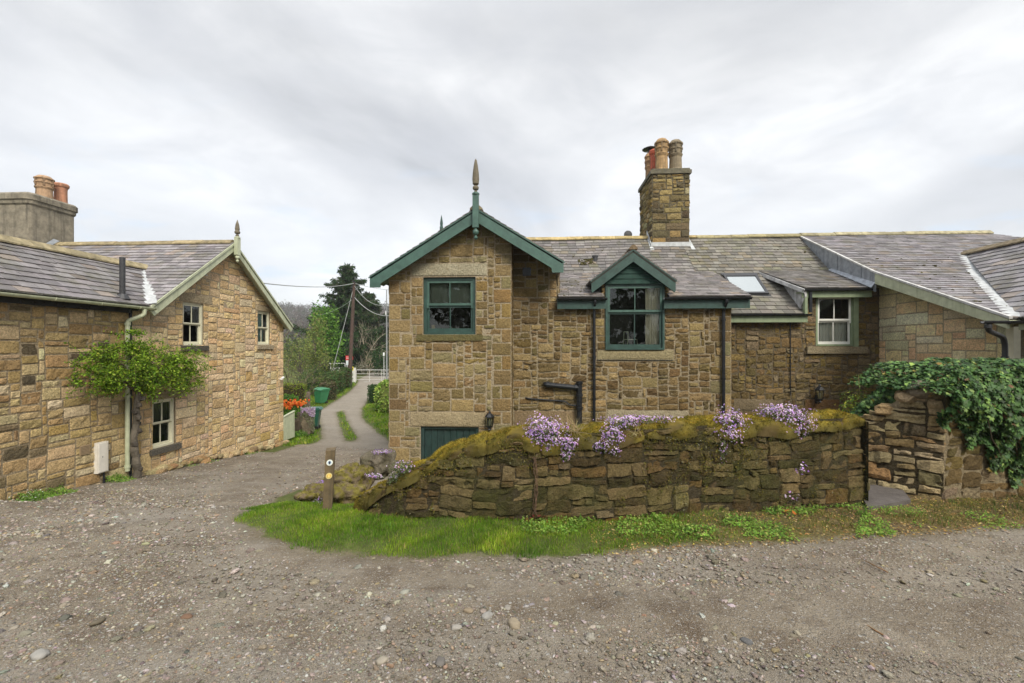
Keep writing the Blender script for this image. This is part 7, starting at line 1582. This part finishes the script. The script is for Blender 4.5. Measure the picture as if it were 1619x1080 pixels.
m = MB(); rock(m, c, (.30, .2, .035), 66, (.30, .26, .2), 2, .15); tag(m.obj('flat_stone', M['stone_path'], at=c), 'thin flat stone slab on the ground below the pillar', 'stone')
# wheelie bins
def bin_(label, base, h, rz, tilt, col, lidcol):
    o = thing('wheelie_bin', label, 'bin', base, 'wheelie bins beside the lane'); o.rotation_euler = (0, tilt, rz); w0, w1, d0, d1 = .44, .58, .5, .72; s = h / 1.07
    def part(mb, nm, mt):
        x = mb.obj(nm, mt, None); x.parent = o; return x
    m = MB(); z0, z1 = .12 * s, .93 * s; m.hexa([(-w0 / 2 * s, -d0 / 2 * s, z0), (w0 / 2 * s, -d0 / 2 * s, z0), (w0 / 2 * s, d0 / 2 * s, z0), (-w0 / 2 * s, d0 / 2 * s, z0), (-w1 / 2 * s, -d1 / 2 * s, z1), (w1 / 2 * s, -d1 / 2 * s, z1), (w1 / 2 * s, d1 / 2 * s, z1), (-w1 / 2 * s, d1 / 2 * s, z1)], 0, col)
    m.box((-w1 / 2 * s - .02, -d1 / 2 * s - .02, z1 - .05), (w1 / 2 * s + .02, d1 / 2 * s + .02, z1 - .01), 0, col)
    for q in (-.13, 0, .13): m.hexa([((q - .02) * s, (-d0 / 2 - .012) * s, z0), ((q + .02) * s, (-d0 / 2 - .012) * s, z0), ((q + .02) * s, -d0 / 2 * s, z0), ((q - .02) * s, -d0 / 2 * s, z0), ((q - .02) * s, (-d1 / 2 - .012) * s, z1 - .05), ((q + .02) * s, (-d1 / 2 - .012) * s, z1 - .05), ((q + .02) * s, -d1 / 2 * s, z1 - .05), ((q - .02) * s, -d1 / 2 * s, z1 - .05)], 0, np.array(col) * 1.25)
    part(m, 'body', M['fired'])
    m = MB(); lz = z1; P = [(-.32 * s, -.40 * s, lz), (-.32 * s, -.38 * s, lz + .03), (-.32 * s, -.1 * s, lz + .09), (-.32 * s, .34 * s, lz + .09), (-.32 * s, .40 * s, lz + .02)]; m.prism(P, (.64 * s, 0, 0), 0, lidcol); m.tube([(-.25 * s, .43 * s, lz + .01), (.25 * s, .43 * s, lz + .01)], .02, 8, 0, lidcol); part(m, 'lid', M['fired'])
    for sx in (-1, 1):
        m = MB(); m.tube([(sx * .20 * s, .22 * s, .10 * s), (sx * .27 * s, .22 * s, .10 * s)], .10 * s, 14, 0, (.015, .015, .015)); part(m, 'wheel', M['fired'])
    return o
p_ = gpt(507, 639); bin_('bright green wheelie bin with ribbed side tilting beside the lane further along', (p_[0], p_[1], p_[2]), 1.12, -.35, .10, (.03, .17, .07), (.035, .20, .09))
p_ = gpt(492, 680); bin_('dark green wheelie bin standing behind the flowery pillar', (p_[0], p_[1] + .1, p_[2]), 1.10, -1.3, 0, (.015, .075, .05), (.02, .10, .075))
# second pale gate leaf and its post
m = MB(); Yq = 24.5; a, c = X_(475.5, Yq), X_(482, Yq); zt, zb_ = zpx(478, 621, Yq), zpx(478, 643, Yq); m.box((a, Yq, zb_ - .3), (c, Yq + .04, zt - .02)); m.box((a - .01, Yq - .01, zt - .02), (c + .01, Yq + .05, zt + .02)); m.box((a + .07, Yq - .012, zt - .30), (a + .1, Yq, zt - .2)); tag(m.obj('garden_gate', M['cream_paint'], at=(a, Yq, zb_)), 'small cream painted gate leaf beside the clipped bush', 'gate')
m = MB(); m.tube([(X_(486, 25), 25, -4.1), (X_(486, 25), 25, zpx(486, 620, 25))], .16, 8, 0, (.13, .10, .075)); tag(m.obj('tree_stump', M['bark'], at=(X_(486, 25), 25, -3.9)), 'thick brown stump post beside the cream gate leaf', 'stump')
# telegraph pole, guy and cables
PB = gpt(552, 613); Yt = PB[1]; top = np.array(pt(560, 446, Y=Yt))
tp_ = thing('telegraph_pole', 'dark brown wooden telegraph pole beside the lane', 'pole', PB); m = MB(); m.tube([np.array(PB) - (0, 0, .3), (np.array(PB) + top) / 2, top], [.19, .155, .12], 12, 0, (.075, .045, .035)); m.obj('pole', M['wood'], tp_)
m = MB(); 
for z, dx in ((-.15, .12), (-.3, -.12), (-1.3, .14), (-1.45, -.13)): m.tube([top + (0, -.1, z), top + (dx * 1.6, -.2, z + .05)], .03, 6)
m.tube([top + (-.02, 0, -.02), top + (.0, 0, .08)], .15, 10); m.obj('bracket', M['black_iron'], tp_)
def cable(a, b_, sag, r, label, col_mat='cable'):
    a, b_ = np.array(a, float), np.array(b_, float); pth = [a + (b_ - a) * t - np.array([0, 0, 4 * sag * t * (1 - t)]) for t in np.linspace(0, 1, 15)]; m = MB(); m.tube(pth, r, 5); return tag(m.obj('cable', M[col_mat], at=tuple(a)), label, 'cable', 'cables strung from the telegraph pole')
cable(top + (0, 0, -.1), pt(320, 434, X=-9.93), .35, .022, 'overhead cable running from the telegraph pole to the left cottage gable')
cable(top + (0, 0, -.1), pt(622, 459, Y=38), .1, .02, 'upper short cable from the pole to behind the stone house')
cable(top + (0, 0, -.3), pt(625, 476, Y=34), .9, .018, 'sagging cable from the pole, upper of the two low loops')
cable(top + (0, 0, -1.3), pt(625, 498, Y=34), .6, .026, 'thick sagging cable from the pole, lowest loop towards the stone house')
cable(top + (0, 0, -.25), pt(526, 585, Y=Yt - 1.0), .05, .022, 'taut pale stay cable slanting from the pole top down to the garden')
cable(top + (0, 0, -1.4), pt(503, 498, Y=47), .3, .018, 'thin cable from the pole vanishing behind the bright evergreen')
# level crossing gate, fence, signs
Yg = 45.0; gt = thing('field_gate', 'pale metal bar gate across the far end of the lane', 'gate', at_px(588, Yg)); ga, gb_ = X_(563.5, Yg), X_(616, Yg); zlo, zhi = zpx(588, 604, Yg), zpx(588, 585, Yg)
for i, f in enumerate((0, .2, .42, .68, 1.0)): 
    m = MB(); zz_ = zlo + (zhi - zlo) * f; m.tube([(ga, Yg, zz_), (gb_, Yg, zz_)], .035 if f == 1 else .02, 6); m.obj('bar', M['metal_white'], gt)
for xx in (ga, X_(584, Yg), X_(603.5, Yg), gb_): m = MB(); m.tube([(xx, Yg, zlo - .05), (xx, Yg, zhi + .02)], .022, 6); m.obj('upright', M['metal_white'], gt)
m = MB(); m.tube([(ga - .12, Yg, zlo - .5), (ga - .12, Yg, zhi + .15)], .09, 8, 0, (.14, .12, .1)); m.obj('post', M['wood'], gt)
def picket(name, label, x0, x1, Yf, zb_, zt_, k):
    o = thing(name, label, 'fence', (X_(x0, Yf), Yf, zb_)); a, c = X_(x0, Yf), X_(x1, Yf); m = MB()
    for i in range(k): x = a + (c - a) * (i + .5) / k; w_ = .05; m.prism([(x - w_, Yf, zb_), (x + w_, Yf, zb_), (x + w_, Yf, zt_ - .08), (x, Yf, zt_), (x - w_, Yf, zt_ - .08)], (0, .025, 0))
    m.obj('pickets', M['white_paint'], o); m = MB()
    for f in (.2, .75): z = zb_ + (zt_ - zb_) * f; m.box((a, Yf + .03, z - .045), (c, Yf + .07, z + .045))
    m.obj('rails', M['white_paint'], o)
picket('picket_fence', 'white picket fence behind the hedge left of the telegraph pole', 524, 551, 44.2, -3.6, zpx(540, 581, 44.2), 12)
picket('picket_fence', 'white picket fence between the telegraph pole and the bar gate', 555.5, 562.5, 44.2, -3.6, zpx(558, 581, 44.2), 4)
m = MB(); Yr = 47
for x in (523, 529, 545.5): m.tube([(X_(x, Yr), Yr, -3.6), (X_(x, Yr), Yr, zpx(x, 574.5, Yr))], .035, 6)
m.tube([(X_(512, Yr), Yr, zpx(512, 574.5, Yr)), (X_(545.5, Yr), Yr, zpx(545, 574.5, Yr))], .035, 6); tag(m.obj('railing', M['metal_white'], at=(X_(530, Yr), Yr, -3.5)), 'plain tubular railing above the picket fence', 'railing')
sg = thing('crossing_sign', 'red and white level crossing sign boards on a post behind the telegraph pole', 'sign', at_px(549, 43)); Ys_ = 43.4
def brd(x0, y0, x1, y1, col, nm, par=sg, Yq=Ys_, mt='plain'): m = MB(); m.box((X_(x0, Yq), Yq, zpx(x0, y1, Yq)), (X_(x1, Yq), Yq + .03, zpx(x0, y0, Yq)), 0, col); return m.obj(nm, M[mt], par)
brd(546.5, 562.5, 552, 569.5, (.60, .02, .02), 'red_board'); brd(553.2, 563.5, 558, 569, (.50, .03, .03), 'red_board'); brd(547, 569.8, 551.5, 577.5, (.62, .68, .70), 'white_board'); brd(555.5, 580, 558.8, 586, (.72, .60, .03), 'yellow_board')
for z0 in (564.2, 566.4): m = MB(); m.box((X_(547.4, Ys_), Ys_ - .012, zpx(547, z0 + .7, Ys_)), (X_(551.2, Ys_), Ys_ - .002, zpx(547, z0, Ys_)), 0, (.75, .6, .6)); m.obj('lettering', M['plain'], sg)
m = MB(); 
for x in (549.2, 556.5): m.tube([(X_(x, Ys_ + .1), Ys_ + .06, -3.6), (X_(x, Ys_ + .1), Ys_ + .06, zpx(x, 563, Ys_))], .04, 6, 0, (.6, .6, .6))
m.obj('post', M['plain'], sg)
lp = thing('lamp_post', 'thin grey pole standing just left of the stone house corner', 'lamp post', at_px(611.5, 42)); m = MB(); m.tube([(X_(611.5, 42), 42, -3.7), (X_(611.3, 42), 42, zpx(611, 458, 42))], [.08, .05], 8, 0, (.22, .23, .24)); m.obj('pole', M['plain'], lp); m = MB(); m.box((X_(609.3, 42), 41.9, zpx(611, 498, 42)), (X_(611, 42), 42.0, zpx(611, 492, 42)), 0, (.5, .5, .5)); m.obj('fitting', M['plain'], lp)
sp_ = thing('signal', 'short white headed signal post at the right end of the bar gate', 'signal', at_px(607, 46)); m = MB(); m.tube([(X_(607, 46), 46, -3.6), (X_(607, 46), 46, zpx(607, 562, 46))], .035, 6, 0, (.5, .5, .5)); m.obj('post', M['plain'], sp_); m = MB(); m.box((X_(606, 46), 45.9, zpx(607, 562.5, 46)), (X_(608, 46), 46.05, zpx(607, 557.5, 46)), 0, (.75, .77, .78)); m.obj('head', M['plain'], sp_)

# far side: scrub belt and wooded hill
def mass(name, label, kind_, pts, pal, seed, leaf, n_each):
    rg = np.random.default_rng(seed); m = MB()
    for i, (X, Y, z, rx, ry, rz) in enumerate(pts):
        P, d = blob_pts(n_each, (X, Y, z), (rx, ry, rz), seed + i, .6, amp=.3); P = P[d[:, 2] > -.5]; k = len(P); base_ = np.array(pal[rg.integers(len(pal))]) * rg.uniform(.75, 1.25); cards(m, P, rg.uniform(leaf * .6, leaf * 1.4, k), None, np.clip(base_ * rg.uniform(.7, 1.3, (k, 1)), .005, .8), .7, 1, seed + i)
    return tag(m.obj(name, M['leaf']), kind=kind_, label=label)
rg = np.random.default_rng(61)
pts = []
for i in range(60):
    Y = rg.uniform(66, 90); X = rg.uniform(-.62, -.24) * Y; r = rg.uniform(1.6, 3.0); pts.append((X, Y, float(terrain(X, Y)) + r * .7, r * 1.2, r, r * rg.uniform(.8, 1.5)))
mass('scrub_belt', 'green and brown scrub beyond the crossing', 'stuff', pts, [(.07, .10, .03), (.12, .14, .05), (.15, .12, .08), (.05, .08, .025), (.16, .17, .08)], 62, .45, 170)
hx = np.linspace(-700, 500, 90); hy = np.linspace(180, 760, 40); HXg, HYg = np.meshgrid(hx, hy, indexing='ij')
def hill(X, Y): return -3 + 53 * sstep(170, 620, Y + .05 * X) + 3.0 * np.sin(X * .011 + 1) + 1.6 * np.sin(X * .031)
HZ = hill(HXg, HYg); ii = np.arange(HXg.size).reshape(HXg.shape); m = MB(); m.add(np.stack([HXg.ravel(), HYg.ravel(), HZ.ravel() - 1], 1), np.stack([ii[:-1, :-1], ii[1:, :-1], ii[1:, 1:], ii[:-1, 1:]], -1).reshape(-1, 4), 0, (.10, .09, .06)); tag(m.obj('hill', M['plain'], smooth=True), kind='structure', label='wooded hillside beyond the railway')
pts = []
for i in range(2100):
    Y = rg.uniform(200, 640) ; t = rg.uniform(-.76, -.08); X = t * Y; r = rg.uniform(3.2, 6.5); pts.append((X, Y, float(hill(np.array(X), np.array(Y))) + r * .6, r, r, r * rg.uniform(.9, 1.5)))
mass('hill_wood', 'bare brown, grey and green trees covering the far hillside', 'stuff', pts, [(.085, .064, .046), (.095, .072, .055), (.07, .058, .04), (.075, .08, .035), (.04, .06, .022), (.10, .085, .06), (.09, .062, .048)], 63, 1.5, 46)

# woodland edge on the other side of the yard, behind the viewer; the windows reflect it
rg = np.random.default_rng(81); pts = []
for i in range(74):
    X = rg.uniform(-26, 26); Y = rg.uniform(-12, -7.5); z = rg.choice([-1.6, -.2, 1.4, 3.4, 5.2]) + rg.uniform(-1, 1); r = rg.uniform(1.6, 2.8); pts.append((X, Y, z, r, r * .9, r * .9))
mass('tree_belt', 'leafy woodland edge behind the viewer, mirrored darkly in the windows', 'stuff', pts, [(.04, .08, .025), (.06, .11, .03), (.09, .10, .05), (.03, .055, .02)], 82, .5, 300)

# ---------------------------------------------------------------- air between here and the far hillside
m = MB(); m.box((-900, -62, -70), (700, 770, 75)); hz = m.obj('haze', None or bpy.data.materials.new('haze_air')); hm = hz.data.materials[0]; hm.use_nodes = True; nt = hm.node_tree; nt.nodes.clear()
o_ = nt.nodes.new('ShaderNodeOutputMaterial'); pv_ = nt.nodes.new('ShaderNodeVolumePrincipled'); pv_.inputs['Color'].default_value = (.86, .90, .96, 1); pv_.inputs['Density'].default_value = .0005; pv_.inputs['Anisotropy'].default_value = .2
nt.links.new(pv_.outputs[0], o_.inputs['Volume']); tag(hz, kind='stuff', label='thin damp haze softening the far hillside')
